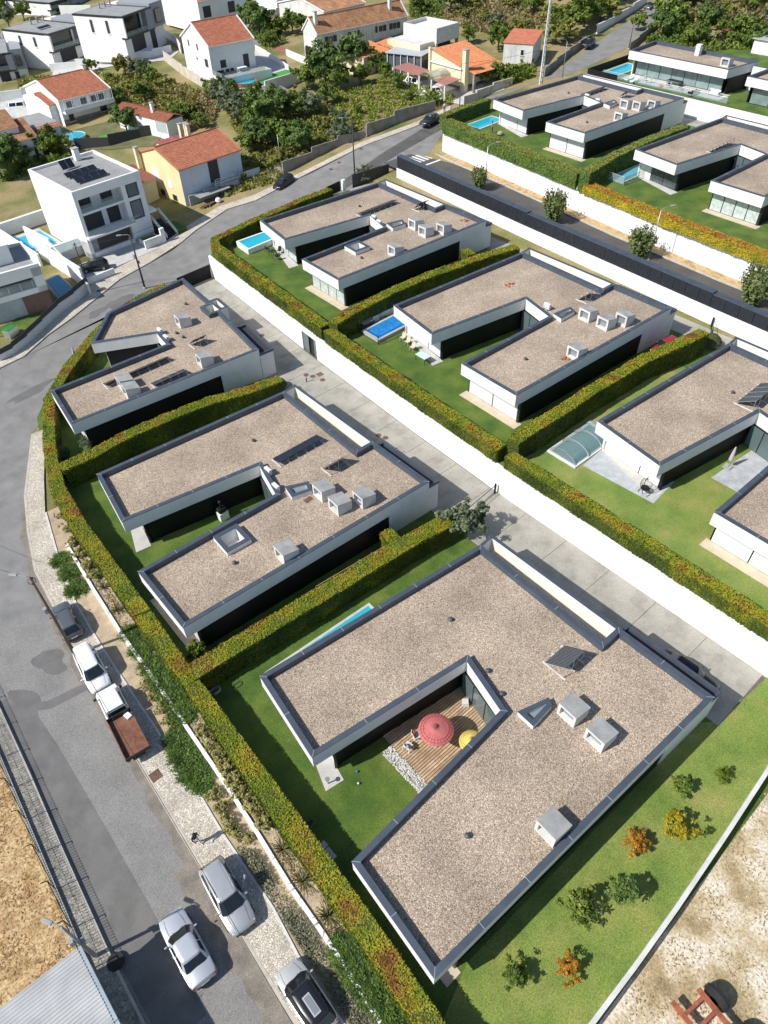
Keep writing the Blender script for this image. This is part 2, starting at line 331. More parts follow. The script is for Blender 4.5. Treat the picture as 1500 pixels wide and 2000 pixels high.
sheet('planter_bed',[(p[0]+.14,p[1]) for p in KERB2[:13]]+[(8.3,57),(6,40),(4.6,2)],BED,dz=.09,flat=0)
PLW=[(3.6,2),(3.77,6.3),(4.05,11.5),(4.13,15.2),(4.4,18.8),(4.64,23.4),(4.83,29.6),(4.98,35),(5.04,39.2),(5.35,44.7),(5.85,51.3)]
t=thing('planter_wall','long low white wall of the planting strip between pavement and clipped hedge','wall',(4.6,25,0))
mb=None
for i,(p,q) in enumerate(zip(PLW,PLW[1:])):
    MB().wall(p,q,.24,0,.62,-1).build('panel',WHITE,t)
sheet('upper_planter_bed',[(p[0]+.24,p[1]) for p in PLW]+[(8,51),(6.7,35),(5.8,2)],BED,dz=.46,flat=0)
# opposite pavements: cobbles along the far side of the bend
FARP=[(5,81.5),(12,84.4),(15.2,84.9),(19.3,87.6),(23.2,89.4),(27.8,92),(32.7,94.8),(38.4,96.5),(44.7,98.7),(48.2,100.2),(55.3,102.1)]+[tuple(T(x,y).xy) for x,y in [(500,392),(580,350),(700,290),(813,247),(880,215)]]
FARQ=[(3.5,84.3),(10.8,87.4),(14,88.2),(17.6,90.6),(21.6,92.6),(26,95),(31,97.6),(37,99.0),(43.5,101.0),(47.5,102.4),(54.8,104.0)]+[tuple(T(x,y).xy) for x,y in [(497,381),(580,341),(700,281),(813,239),(880,207)]]
sheet('far_pavement',FARP+FARQ[::-1],COBBLE,dz=.08,sub=8)
strip('far_kerb',FARP,.2,-.05,.10,KERB,1,tz=True)
# pavement with grey pavers on the field side of the road
LK=[(-6.0,2),(-5.62,19.9),(-5.25,27),(-4.86,33),(-4.55,39.6),(-4.4,48)]
sheet('field_pavement',LK+[(p[0]-1.15,p[1]) for p in LK[::-1]],PAVER,dz=.16,flat=0)
strip('field_kerb',LK,.14,-.05,.19,KERB,1)
sheet('dry_field',[(p[0]-1.1,p[1]) for p in LK]+[(-60,48),(-60,2)],DRY,dz=.02,flat=0)
sheet('vacant_lot',[(5,-1.5),(12.2,-1.5),(20.3,-1.3),(32.1,-.7),(39.8,0),(39.8,-60),(5,-60)],SANDY,dz=.01,flat=0)
# lawns of the lower row
sheet('lawn_of_the_lower_row',[(5.6,1),(5.8,10),(6.3,24),(7,36),(7.2,50),(9,58),(9,64),(11.5,72),(18,80),(24,84),(33,84.5),(33.4,60),(33.4,-1.2),(12,-1.4),(5.6,-1.5)],LAWN,dz=.012,flat=0)
sheet('corner_lawn',[(9,-1.3),(20.3,-1.2),(32.1,-.6),(39.5,.2),(39.5,3.2),(33.6,3.6),(32.4,4.6),(9.5,5.2),(6,4)],LAWN2,dz=.02,flat=0)
# lane of concrete slabs
CW=[(39.4,-1),(39.47,5.02),(39.5,28.9),(39.89,42.9),(40.75,60.3),(42.64,86.4)]
def cwx(y):
    for (a,ya),(b,yb) in zip(CW,CW[1:]):
        if y<=yb: return a+(b-a)*(y-ya)/(yb-ya)
    return CW[-1][0]
lane=struct('lane',MB().prism([(33.2,3.5),(39.3,3.2),(39.4,28.9),(42.5,86.5),(38.6,86.2),(36.2,82),(33.2,60)],-.1,.005),mat('lane_joint',(.12,.10,.08),.9))
ys=[3.5]+[3.5+4.6*i for i in range(1,18)]+[86.2]
for ya,yb in zip(ys,ys[1:]):
    x0a=33.2 if ya<60 else 33.2+(ya-60)*.14; x0b=33.2 if yb<60 else 33.2+(yb-60)*.14
    MB().prism([(x0a,ya+.02),(cwx(ya)-.1,ya+.02),(cwx(yb)-.1,yb-.02),(x0b,yb-.02)],-.06,.03+random.uniform(0,.008)).build('slab',LANE,lane)
# retaining wall of the middle row
t=thing('retaining_wall','tall bright white retaining wall along the concrete lane below the long hedge','wall',(39.6,40,0))
pts=[(39.4,-1)]+[(cwx(y),y) for y in (5,13,21,28.9,36,43,51.6)]+[(cwx(y),y) for y in (59.9,62.9,71,79,86.4)]
for (p,q) in zip(pts,pts[1:]):
    if p[1]==59.9: continue
    MB().wall((p[0],p[1]+.008),(q[0],q[1]-.008),.3,-.1,3.12,-1).build('panel',LIMEW,t)
# glass gate in the wall
p,q=(cwx(59.9),59.9),(cwx(62.9),62.9)
MB().wall(p,q,.3,2.55,3.12,-1).build('panel',LIMEW,t)
g=MB().wall((p[0]+.12,p[1]),(q[0]+.12,q[1]),.05,0,2.55,-1).build('gate',DARKF,t)
for k in (0,1):
    a=(p[0]+.08,p[1]+.08+k*1.46); b=(q[0]+.08,p[1]+1.5+k*1.42); MB().wall(a,b,.03,.1,2.48,-1).build('pane',glass_mat('grey_green_glass',(.10,.14,.14),.12),g)
CT=[(39.75,-30),(39.75,30),(40.2,43),(41.05,60.3),(42.9,86.3),(45,88.2),(52,89.3),(62,90.4),(68,90.9),(78.9,90.2),(78.6,60),(75.4,30),(74,-30)]
struct('middle_terrace',MB().prism(CT,-.3,3.0),LAWN)
sheet('sunburnt_lawn',[(40.2,30),(40.2,3),(55,0),(66,0),(66,30)],LAWN2,dz=.012,flat=3)
sheet('upper_lane',[(71.6,-30),(74,-30),(75.4,30),(78.5,60),(78.8,90),(71,91),(71.6,60)],LANE,dz=.02,flat=3)
# wall + fence between the upper lane and the side street
FW=[(74.3,-12),(75.0,18),(75.55,31.4),(77.0,59.9),(78.9,88.2)]
t=thing('fence_wall','long white wall carrying the dark panel fence beside the side street','wall',(77,45,3))
steps=[(-12,31.4,6.55),(31.4,59.9,6.7),(59.9,88.2,6.85)]
def fwx(y):
    for (a,ya),(b,yb) in zip(FW,FW[1:]):
        if y<=yb: return a+(b-a)*(y-ya)/(yb-ya)
    return FW[-1][0]
for y0,y1,_ in steps: MB().wall((fwx(y0),y0+.01),(fwx(y1),y1-.01),.3,2.9,5.0,-1).build('panel',LIMEW,t)
f=thing('panel_fence','slate black panel fence with a broad cap beside the side street','fence',(77.4,45,5))
for y0,y1,zt in steps:
    n=int(round((y1-y0)/1.72))
    for i in range(n):
        a=y0+(y1-y0)*i/n; b=y0+(y1-y0)*(i+1)/n
        o=MB().wall((fwx(a)+.1,a+.03),(fwx(b)+.1,b-.03),.06,5.0,zt-.06,-1).build('panel',mat('slate_fence_panel',(.022,.026,.033),.5,.15,2),f)
        m2=MB()
        for k in range(1,6):
            yk=a+(b-a)*k/6; m2.box((fwx(yk)+.085,yk,(5+zt)/2),(.03,.03,zt-5.1))
        m2.build('rib',mat('slate_fence_panel',(.02,.024,.03)),o)
    MB().prism([(fwx(y0)+.04,y0),(fwx(y1)+.04,y1),(fwx(y1)+1.0,y1),(fwx(y0)+1.0,y0)],zt-.06,zt).build('cap',SLATE,f)
    MB().wall((fwx(y0)+1.0,y0),(fwx(y1)+1.0,y1),.1,4.2,zt-.06,1).build('back_panel',SLATE,f)
# side street
W3=[(83.2,-12),(84.28,33.8),(85.48,50.4),(87.4,66),(89.9,89.0)]
def w3x(y):
    for (a,ya),(b,yb) in zip(W3,W3[1:]):
        if y<=yb: return a+(b-a)*(y-ya)/(yb-ya)
    return W3[-1][0]
mb=MB(); 
for a,b in zip([-12,10,31.4,59.9,80],[10,31.4,59.9,80,92.5]):
    za,zb=(4.6,4.6) if b<=80 else (4.6,4.42)
    mb.add([(fwx(a)+.9,a,za),(fwx(b)+.9,b,zb),(w3x(b)-1.7,b,zb),(w3x(a)-1.7,a,za)],[(3,2,1,0)])
struct('side_street',mb,mat('side_street_asphalt',(.085,.083,.08),.88,.14,.4,bump=.3,fine=.16,fscale=26,dirt=.2))
mb=MB(); mk=MB()
for a,b in zip([-12,33.8,50.4,66],[33.8,50.4,66,87.5]):
    mb.prism([(w3x(a)-1.55,a),(w3x(b)-1.55,b),(w3x(b)+.1,b),(w3x(a)+.1,a)],4.2,4.72)
    mk.prism([(w3x(a)-1.75,a),(w3x(b)-1.75,b),(w3x(b)-1.55,b),(w3x(a)-1.55,a)],4.2,4.75)
struct('dry_verge',mb,DRY); struct('verge_kerb',mk,KERB)
struct('corner_pavement',MB().prism([(88.0,87.0),(88.6,86),(90,87),(91.5,90.2),(90.2,91.0),(88.6,90.3)],4.2,4.62),COBBLE)
def zs(y): return 4.6-max(0,y-80)*.0144
for k in range(8):
    x=82.4+k*.86; mbz=MB(); q=[(x,88.3),(x+.45,88.3),(x+.45,91.3),(x,91.3)]; mbz.add([(a,b,zs(b)+.02) for a,b in q]+[(a,b,zs(b)-.05) for a,b in q],[(0,1,2,3),(0,4,5,1),(1,5,6,2),(2,6,7,3),(3,7,4,0)]); struct('zebra_stripe',mbz,WPAINT)
struct('stop_line',MB().prism([(87.3,86.6),(83.9,86.6),(83.9,87.0),(87.3,87.0)],4.4,4.53),WPAINT)
mb=MB(); mb.add([G(0,0,0)*0+Vector(v) for v in []],[])
# upper terrace
t=thing('upper_retaining_wall','bright white retaining wall under the trailing hedge of the upper row','wall',(86,45,4.6))
for a,b in [(-12,12),(12,33.8),(33.8,50.4),(50.4,66),(66,89)]:
    MB().wall((w3x(a),a+.01),(w3x(b),b-.01),.3,4.3,7.85,-1).build('panel',LIMEW,t)
MB().wall((w3x(89),89),(92.5,91.2),.3,4.3,7.85,-1).build('panel',LIMEW,t)
struct('upper_terrace',MB().prism([(w3x(-12)+.1,-12),(w3x(33.8)+.1,33.8),(w3x(66)+.1,66),(90,89),(92.6,91.2),(123.5,92),(123.5,-12)],2,7.7),LAWN)
sheet('top_lane',[(120.2,20),(123.3,20),(123.3,91),(120.2,91)],LANE,dz=.02,flat=7.7)
t=thing('top_wall','white garden wall above the back lane of the upper row, below the glass fronted villa','wall',(123.6,55,7.7))
for a,b in [(28,45),(45,60),(60,75),(75,86.4)]: MB().wall((123.5,a+.01),(123.5,b-.01),.3,7.6,10.4,-1).build('panel',LIMEW,t)
struct('top_terrace',MB().prism([(123.7,28),(123.7,86.5),(142,87),(150,80),(165,75),(165,28)],4,10.2),LAWN)
t=thing('garden_fence','black garden fence around the small top terrace pool','fence',(124,86,10.2))
for k in range(6): MB().wall((123.8+k*2.2,86.4+k*.06),(125.95+k*2.2,86.46+k*.06),.08,10.0,11.3,0).build('panel',BLACK,t)
for k in range(3): MB().wall((123.8,86.3-k*2.1),(123.8,84.25-k*2.1),.08,10.3,11.3,0).build('panel',BLACK,t)
# ------------------------------------------------------------------ the villas
TPL=[(-21.6,21.3),(-22.7,14.1),(-9.9,12.2),(-11.0,8.0),(-24.3,8.15),(-24.4,.9),(0,0),(0,7.7),(-1.9,7.7),(-1.5,20.0)]
def ring(mb,outer,inner,z0,z1):
    n=len(outer); vs=[(x,y,z) for z in(z0,z1) for x,y in outer]+[(x,y,z) for z in(z0,z1) for x,y in inner]; fs=[]
    for i in range(n):
        j=(i+1)%n; fs+=[(i,j,n+j,n+i),(2*n+j,2*n+i,3*n+i,3*n+j),(n+i,n+j,3*n+j,3*n+i),(j,i,2*n+i,2*n+j)]
    mb.add(vs,fs)
def flat(polys,z):
    mb=MB(); P=[Vector((x,y,z)) for pl in polys for x,y in pl]
    tr=tessellate_polygon([[Vector((x,y,0)) for x,y in pl] for pl in polys])
    mb.add(P,[tuple(t) for t in tr]); return mb
RZT=3.9; GZ=3.36
def roof_parts(t,z,poly,holes=(),fz=2.55,rz=RZT,par=.54,seams=True,coping=SLATE,fmat=CONC_W,gmat=GRAVEL):
    mb=MB(); ring(mb,poly,polyoff(poly,.34),z+fz,z+rz-.05)
    wl=mb.build('fascia',fmat,t)
    flat([polyoff(poly,.05)],z+fz+.03).build('soffit',WHITE,t)
    mb=MB(); ring(mb,polyoff(poly,-.025),polyoff(poly,.36),z+rz-.055,z+rz); 
    cp=mb.build('coping',coping,t)
    mb=MB(); ring(mb,polyoff(poly,.341),polyoff(poly,.375),z+rz-par,z+rz-.04); mb.build('upstand',coping,t)
    gv=flat([polyoff(poly,.36)]+list(holes),z+rz-par+.01).build('roof_gravel',gmat,t)
    for p in gv.data.polygons:
        if p.normal.z<0: p.flip()
    if seams:
        mb=MB(); n=len(poly); pi=polyoff(poly,.37); po=polyoff(poly,-.03)
        for i in range(n):
            a,b=Vector(poly[i]),Vector(poly[(i+1)%n]); L=(b-a).length; d=(b-a).normalized(); nn=Vector((-d.y,d.x))
            k=max(1,int(round(L/3.6)))
            for j in range(1,k):
                c=a+d*(L*j/k); mb.wall((c-nn*.03),(c+nn*.375),.035,z+rz-.05,z+rz+.006)
            A,B=Vector(po[i]),Vector(pi[i]); mb.wall(A,B,.03,z+rz-.05,z+rz+.006)
        mb.build('coping_seam',SEAM,cp)['kind']='stuff'
    return gv
def panelled(t,p,q,z0,z1,n,pm,side,name='window',fr=.06,frame=DARKF,th=.08):
    "a window or shutter front from p to q in n leaves"
    p=Vector(p);q=Vector(q); d=(q-p)/n; u=d.normalized(); nn=Vector((-u.y,u.x))*side
    w=MB().wall(p,q,th,z0,z1,-side).build(name,frame,t)
    for i in range(n):
        a=p+d*i+u*fr+nn*.012; b=p+d*(i+1)-u*fr+nn*.012
        MB().wall(a,b,.03,z0+fr,z1-fr,side).build('pane' if 'window' in name else 'leaf',pm,w)
    return w
def lightbox(t,cx,cy,zb,s=1.45,hf=1.3,hb=1.0,rz=0.0,sy=None):
    sy=sy or s; c,si=math.cos(rz),math.sin(rz); R=lambda x,y,z:(cx+x*c-y*si,cy+x*si+y*c,zb+z)
    x,y=s/2,sy/2; e=.2; d=.35
    o=[(-x,-y),(x,-y),(x,y),(-x,y)]; hz=[hf,hb,hb,hf]
    mb=MB(); vs=[R(a,b,0) for a,b in o]+[R(a,b,h) for (a,b),h in zip(o,hz)]
    iw=[(-y+e,.2),(y-e,.2),(y-e,hf-.22),(-y+e,hf-.22)]
    vs+=[R(-x,b,h) for b,h in iw]+[R(-x+d,b,h) for b,h in iw]
    fs=[(0,1,5,4),(1,2,6,5),(2,3,7,6),(4,5,6,7),(0,8,9,3),(3,9,10,7),(7,10,11,4),(4,11,8,0)]
    fs+=[(8+i,8+(i+1)%4,12+(i+1)%4,12+i) for i in range(4)]
    b=mb.add(vs,fs).build('light_scoop',CONC_L,t)
    MB().add([R(-x+d-.03,bb,h) for bb,h in iw],[(0,1,2,3)]).build('pane',glass_mat('scoop_glass',(.22,.25,.27),.15),b)
    mb=MB()
    mb.add([R(-x-.02,-y-.03,hf+.004),R(x+.03,-y-.03,hb+.004),R(x+.03,y+.03,hb+.004),R(-x-.02,y+.03,hf+.004),R(-x-.02,-y-.03,hf+.05),R(x+.03,-y-.03,hb+.05),R(x+.03,y+.03,hb+.05),R(-x-.02,y+.03,hf+.05)],[(3,2,1,0),(4,5,6,7),(0,1,5,4),(1,2,6,5),(2,3,7,6),(3,0,4,7)])
    mb.build('cover_slab',CONC,b)
def tri_skylight(t,pts,zb,h=.5):
    mb=MB(); n=len(pts); out=[(p[0],p[1]) for p in pts]
    a=sum(out[i][0]*out[(i+1)%n][1]-out[(i+1)%n][0]*out[i][1] for i in range(n))
    if a<0: out=out[::-1]
    inn=polyoff(out,.3); ring(mb,out,inn,zb,zb+h-.04); o=mb.build('roof_light',CONC_W,t)
    mb=MB(); ring(mb,polyoff(out,-.02),polyoff(out,.32),zb+h-.045,zb+h); mb.build('coping',SLATE,o)
    flat([inn],zb+.2).build('pane',glass_mat('scoop_glass',()),o)
def sq_well(t,cx,cy,zb,s=2.3,rz=0):
    h=.5; c,si=math.cos(rz),math.sin(rz)
    P=lambda r:[(cx+a*c-b*si,cy+a*si+b*c) for a,b in((-r,-r),(r,-r),(r,r),(-r,r))]
    mb=MB(); ring(mb,P(s/2),P(s/2-.36),zb-.85,zb+h-.04); o=mb.build('light_well',CONC_W,t)
    mb=MB(); ring(mb,P(s/2+.02),P(s/2-.38),zb+h-.045,zb+h); mb.build('coping',SLATE,o)
    flat([P(s/2-.3)],zb-.82).build('well_floor',LAWN,o)
    return P(s/2-.2)
def villa(label,o,z,boxes=(),tri=None,well=None,vents=(),tip='shut',gl='glass',c1=0.0,c2=0.0):
    ox,oy=o; t=thing('villa',label,'house',(ox-12,oy+10,z),group='flat roofed villas of the estate')
    A=lambda p:(p[0]+ox,p[1]+oy); tp=list(TPL); tp[0]=(tp[0][0]-.2*(c1>0),tp[0][1]+c1); tp[1]=(tp[1][0],tp[1][1]+c1); tp[2]=(tp[2][0]-c2*.35,tp[2][1]+c2); tp[3]=(tp[3][0]-c2*.35,tp[3][1]+c2); tp[4]=(tp[4][0]-c1*.8,tp[4][1]); tp[5]=(tp[5][0]-c1*1.4,tp[5][1]); poly=[A(p) for p in tp]; holes=[]
    zg=z+GZ+.01
    if well: holes=[sq_well(t,*G(*well,zg).xy,zg,rz=-.04)[::-1]]
    roof_parts(t,z,poly,holes)
    W=lambda a,b,m,side=1,z0=0,z1=2.58,th=.2,name='wall':MB().wall(A(a),A(b),th,z+z0,z+z1,side).build(name,m,t)
    W((-21.0,14.2+c1),(-9.9-c2*.35,12.5+c2),BLACK,1,name='cladding')            # left wing, courtyard side
    W((-23.3,1.05),(-4.6,.27),BLACK,1,name='cladding'); W((-4.6,.2),(0,.02),CONC_W,1,z1=2.56)
    W((-23.2,7.95),(-11.0-c2*.35,7.8+c2),BLACK,-1,name='cladding')
    W((0,.02),(0,7.7),CONC_W,1,z1=2.56); W((0,7.7),(-1.9,7.7),CONC_W,1,z1=2.56); W((-1.9,7.7),(-1.5,20),CONC_W,1,z1=2.56); W((-1.5,19.9),(-20.2,21.0),CONC_W,1)
    # fin wall of the light well, garage block towards the lane
    f=MB(); f.wall(A((0,7.72)),A((0,20.2)),.22,z,z+3.86,1); f.wall(A((-.22,20.1)),A((-1.5,20.02)),.2,z,z+3.86,1); f=f.build('fin_wall',mat('cream_render',(.70,.68,.62),.85,.05,bump=.1),t)
    mb=MB(); mb.wall(A((.03,7.69)),A((.03,20.22)),.28,z+3.86,z+3.91,1); mb.wall(A((-.25,20.12)),A((-1.5,20.04)),.24,z+3.86,z+3.91,1); mb.build('coping',SLATE,f)
    g=MB().prism([A((.01,.03)),A((1.15,-.02)),A((1.15,7.5)),A((.01,7.5))],z,z+3.0).build('garage_block',CONC_W,t)
    P=[A((.02,0)),A((1.2,-.06)),A((1.2,7.55)),A((.02,7.55))]; mb=MB(); ring(mb,P,polyoff(P,.2),z+3.0,z+3.3); mb.build('coping',SLATE,g); flat([polyoff(P,.1)],z+3.02).build('roof_felt',mat('roof_felt',(.035,.035,.037),.9),g)
    MB().wall(A((1.18,1)),A((1.18,6.8)),.04,z,z+2.3,-1).build('garage_door',mat('garage_door',(.10,.105,.11),.5,.05),g)
    # wing tips and courtyard glazing
    pm={'shut':SHUT,'white':SHUTW,'glass':mat('villa_glass',(.07,.09,.095),.08,.5,.5,spec=.8),'clear':mat('curtained_glass',(.46,.52,.50),.18,.22,2.5,spec=.6)}
    panelled(t,A((-23.2,7.85)),A((-23.3,1.25)),z+.05,z+2.55,2 if tip!='clear' else 4,pm[tip],-1,'window' if tip=='clear' else 'shutter')
    W((-23.45,1.25),(-23.45,.97),DARKF,1,name='end_post'); 
    W((-20.0,20.95),(-20.25,18.9),CONC_W,1,0,2.57); panelled(t,A((-20.25,18.9)),A((-20.95,14.35+c1)),z+.05,z+2.55,2,pm[gl],-1,'window' if gl in('glass','clear') else 'shutter')
    W((-20.85,14.4+c1),(-21.15,14.12+c1),BLACK,1,name='cladding')
    panelled(t,A((-10.0-c2*.35,12.35+c2)),A((-11.0-c2*.35,8.05+c2)),z+.05,z+2.5,3,glass_mat('court_glass',(.10,.14,.145),.05),-1)
    # paving in front of the wings
    pv=MB().prism([A((-20.2,21.3)),A((-22.6,13.9)),A((-21.2,13.7)),A((-19.8,20.9))],z,z+.05).build('terrace',PAVE,t)
    MB().prism([A((-24.3,8.2)),A((-24.4,.6)),A((-23.3,.6)),A((-23.2,8.2))],z,z+.045).build('terrace',PAVEY,t)
    for b in boxes:
        p=G(*b[:2],zg); lightbox(t,p.x,p.y,zg,rz=-.04,**(b[2] if len(b)>2 else {}))
    if tri: tri_skylight(t,[G(x,y,zg) for x,y in tri],zg)
    for vx,vy in vents:
        p=G(vx,vy,zg); MB().lathe(p,[(.1,-.02),(.1,.12),(.17,.12),(.19,.2),(.12,.27),(0.01,.29)],12).build('vent_cap',SLATE,t,smooth=True)
    return t
VB1=villa('nearest flat roofed villa with the wooden deck in its courtyard and a pale gravel roof',(32.16,4.5),0,
 boxes=[(1117,1395),(1170,1443),(1077,1622)],tri=[(1010,1397),(1040,1425),(1076,1385),(1069,1370)],vents=[(880,1212),(913,1634),(953,1312),(980,1357)],gl='shut',c1=.6,c2=.9)
VB2=villa('flat roofed villa with a square roof well and a courtyard barbecue',(32.84,32.75),0,
 boxes=[(634,967),(665,993),(712,980),(562,1088)],tri=[(558,958),(571,978),(610,965),(604,948)],well=(455,1058),vents=[(495,862),(458,1101)])
VC1=villa('flat roofed villa with a turquoise pool and curtained glass front below the main street',(71.2,61.9),3,
 boxes=[(812,445),(832,459),(867,454),(773,497)],tri=[(755,443),(767,452),(792,444),(786,436)],well=(698,488),vents=[(702,404),(706,505)],tip='clear',gl='clear')
VC2=villa('flat roofed villa with a blue covered pool in the middle of the middle row',(69.2,32.6),3,
 boxes=[(1147,622),(1182,638),(1218,631),(1125,696)],tri=[(1080,620),(1095,630),(1121,615),(1113,607)],vents=[(1026,703)],gl='shut')
VC3=villa('flat roofed villa with the arched pool cover at the right edge',(68.8,4.7),3,vents=[(1430,768)],tip='white',gl='white')
VD0=villa('flat roofed villa behind the long green hedge of the upper row',(119.4,64.2),7.7,
 boxes=[(1222,211),(1246,214),(1275,212),(1211,236)],tri=[(1178,208),(1190,213),(1205,206),(1198,201)],vents=[(1110,183),(1146,240)],gl='shut')
VD1=villa('flat roofed villa behind the yellow hedge of the upper row',(116.2,34.9),7.7,vents=[(1440,325)],tip='clear',gl='glass')
# corner villa, cut to the bend of the street
def corner_villa():
    t=thing('villa','corner villa with a cut off gravel roof beside the bend of the street','house',(27,71,0),group='flat roofed villas of the estate')
    poly=[(20.62,75.3),(27.2,72.1),(26.85,69.2),(13.46,69.7),(12.63,62.74),(33.87,61.12),(35.3,71.6),(34.2,71.74),(34.35,73.5),(35.5,73.4),(36.2,81.7),(25.14,80.4)]
    roof_parts(t,0,poly); zg=GZ+.01
    W=lambda a,b,m,side=1,z0=0,z1=2.58,name='wall':MB().wall(a,b,.2,z0,z1,side).build(name,m,t)
    W((13.7,62.8),(29,61.7),BLACK,1,name='cladding'); W((29,61.6),(33.87,61.14),CONC_W,1,z1=2.56); W((33.87,61.14),(35.9,81.4),CONC_W,1,z1=2.56); W((35.9,81.4),(25.3,80.1),CONC_W,1); W((25.3,80.1),(21.9,75.4),CONC_W,1); W((21.9,75.2),(27.1,72.5),BLACK,1,name='cladding')
    panelled(t,(14.3,69.5),(13.7,62.95),.05,2.55,2,SHUT,-1,'shutter'); W((14.3,69.5),(26.7,69.1),BLACK,-1,name='cladding'); panelled(t,(27.0,72.3),(26.7,69.3),.05,2.5,2,glass_mat('court_glass',()),-1)
    P=[(33.9,61.1),(35.6,61.0),(36.4,67.6),(34.9,67.7)]; g=MB().prism(P,0,3.0).build('garage_block',CONC_W,t); mb=MB(); P=polyoff(P,-.03); ring(mb,P,polyoff(P,.2),3.0,3.3); mb.build('coping',SLATE,g); flat([polyoff(P,.1)],3.02).build('roof_felt',mat('roof_felt',()),g)
    P=[(35.32,71.6),(36.4,71.5),(36.6,74.2),(35.5,74.3)]; mb=MB(); ring(mb,P,polyoff(P,.2),0,3.86); w_=mb.build('light_shaft',mat('cream_render',()),t); mb=MB(); ring(mb,polyoff(P,-.02),polyoff(P,.22),3.86,3.91); mb.build('coping',SLATE,w_)
    for b in [(360,634),(402,710),(248,755),(260,771)]:
        p=G(*b,zg); lightbox(t,p.x,p.y,zg,rz=-.1)
    for vx,vy in [(363,595),(316,651),(345,652),(358,660)]:
        p=G(vx,vy,zg); MB().lathe(p,[(.1,-.02),(.1,.12),(.17,.12),(.19,.2),(.12,.27),(0.01,.29)],12).build('vent_cap',SLATE,t,smooth=True)
    MB().prism([(19.5,74.5),(22,75.2),(26.5,72.4),(26.3,69.8),(20,69.9)],0,.05).build('terrace',PAVE,t)
corner_villa()
def top_villa():
    z=10.2; t=thing('villa','glass fronted flat roofed villa above the white garden wall at the upper right','house',(133,72,z),group='flat roofed villas of the estate')
    poly=[(128.5,81.6),(128.9,62.9),(136.9,62.0),(137.4,82.2)]
    roof_parts(t,z,poly,seams=False)
    panelled(t,(130.1,80.6),(130.4,63.9),z+.05,z+2.55,7,mat('reflective_glass',(.20,.27,.27),.12,.25,.6,spec=.9),-1)
    W=lambda a,b,m,side=1,name='wall':MB().wall(a,b,.2,z,z+2.58,side).build(name,m,t)
    W((130.3,63.0),(136.8,62.2),BLACK,1,'cladding'); W((136.8,62.2),(137.2,82),CONC_W); W((137.2,82),(130,81.4),CONC_W)
    zg=z+GZ+.01
    p=G(1418,129,zg); lightbox(t,p.x,p.y,zg,s=1.5)
    p=G(1362,108,zg); MB().box((p.x,p.y,zg+.8),(.8,.8,1.7)).build('chimney',CONC_W,t)
    MB().prism([(126.2,81),(126.5,62),(130.3,62),(130,81)],z,z+.05).build('terrace',PAVE,t)
    t=thing('villa','flat roofed villa wing cut by the right edge above the garden wall','house',(133,52,z),group='flat roofed villas of the estate')
    poly=[(127.5,58.8),(127.7,38),(136.9,38),(136.9,58.6)]
    roof_parts(t,z,poly,seams=False); panelled(t,(128.6,57.8),(128.8,39),z+.05,z+2.55,6,mat('reflective_glass',()),-1)
    MB().wall((128.8,58.4),(136.8,58.4),.2,z,z+2.58,-1).build('cladding',BLACK,t); MB().wall((136.8,38),(136.8,58.4),.2,z,z+2.58,1).build('wall',CONC_W,t)
    t=thing('link_wall','white link wall between the two villas at the upper right','wall',(136,60,z)); 
    MB().wall((135.5,58.7),(135.5,61.9),.3,z,z+3.4,1).build('panel',CONC_W,t)
top_villa()
# ------------------------------------------------------------------ planting
HEDGE=leaf_mat('hedge_leaf',[(0,(.032,.050,.006)),(.4,(.068,.095,.009)),(.7,(.12,.145,.011)),(.88,(.23,.225,.015)),(1,(.34,.29,.018))],.42,  # sides darkened for shade, tops brightened; rust and yellow are leaf colour
  top=[(0,(.12,.17,.012)),(.4,(.19,.225,.014)),(.58,(.30,.275,.016)),(.69,(.27,.18,.02)),(.8,(.225,.105,.02)),(1,(.21,.06,.02))],isl=.13,trans=.1,nlo=.26,nhi=.74)
HEDGEG=leaf_mat('green_hedge_leaf',[(0,(.055,.10,.02)),(.4,(.10,.165,.03)),(.75,(.15,.22,.04)),(1,(.23,.28,.06))],.6,top=[(0,(.14,.19,.03)),(.6,(.22,.25,.05)),(1,(.31,.31,.08))],isl=.4,trans=.15)
HEDGEY=leaf_mat('yellow_hedge_leaf',[(0,(.10,.12,.012)),(.35,(.27,.25,.015)),(.65,(.45,.36,.02)),(1,(.58,.44,.03))],.5,top=[(0,(.36,.31,.02)),(.45,(.42,.27,.03)),(.7,(.38,.14,.03)),(1,(.30,.07,.03))],isl=.35,trans=.15)
HBODY=mat('hedge_twigs',(.05,.06,.012),.95,.3,2)
HTW={'hedge_leaf':mat('hedge_inner',(.045,.055,.008),.95,.4,3,bump=1,bscale=20),'green_hedge_leaf':mat('green_hedge_inner',(.06,.10,.02),.95,.4,3),'yellow_hedge_leaf':mat('yellow_hedge_inner',(.20,.18,.02),.95,.4,3)}  # hedge_inner is darkened too, putting shade into the hedge sides
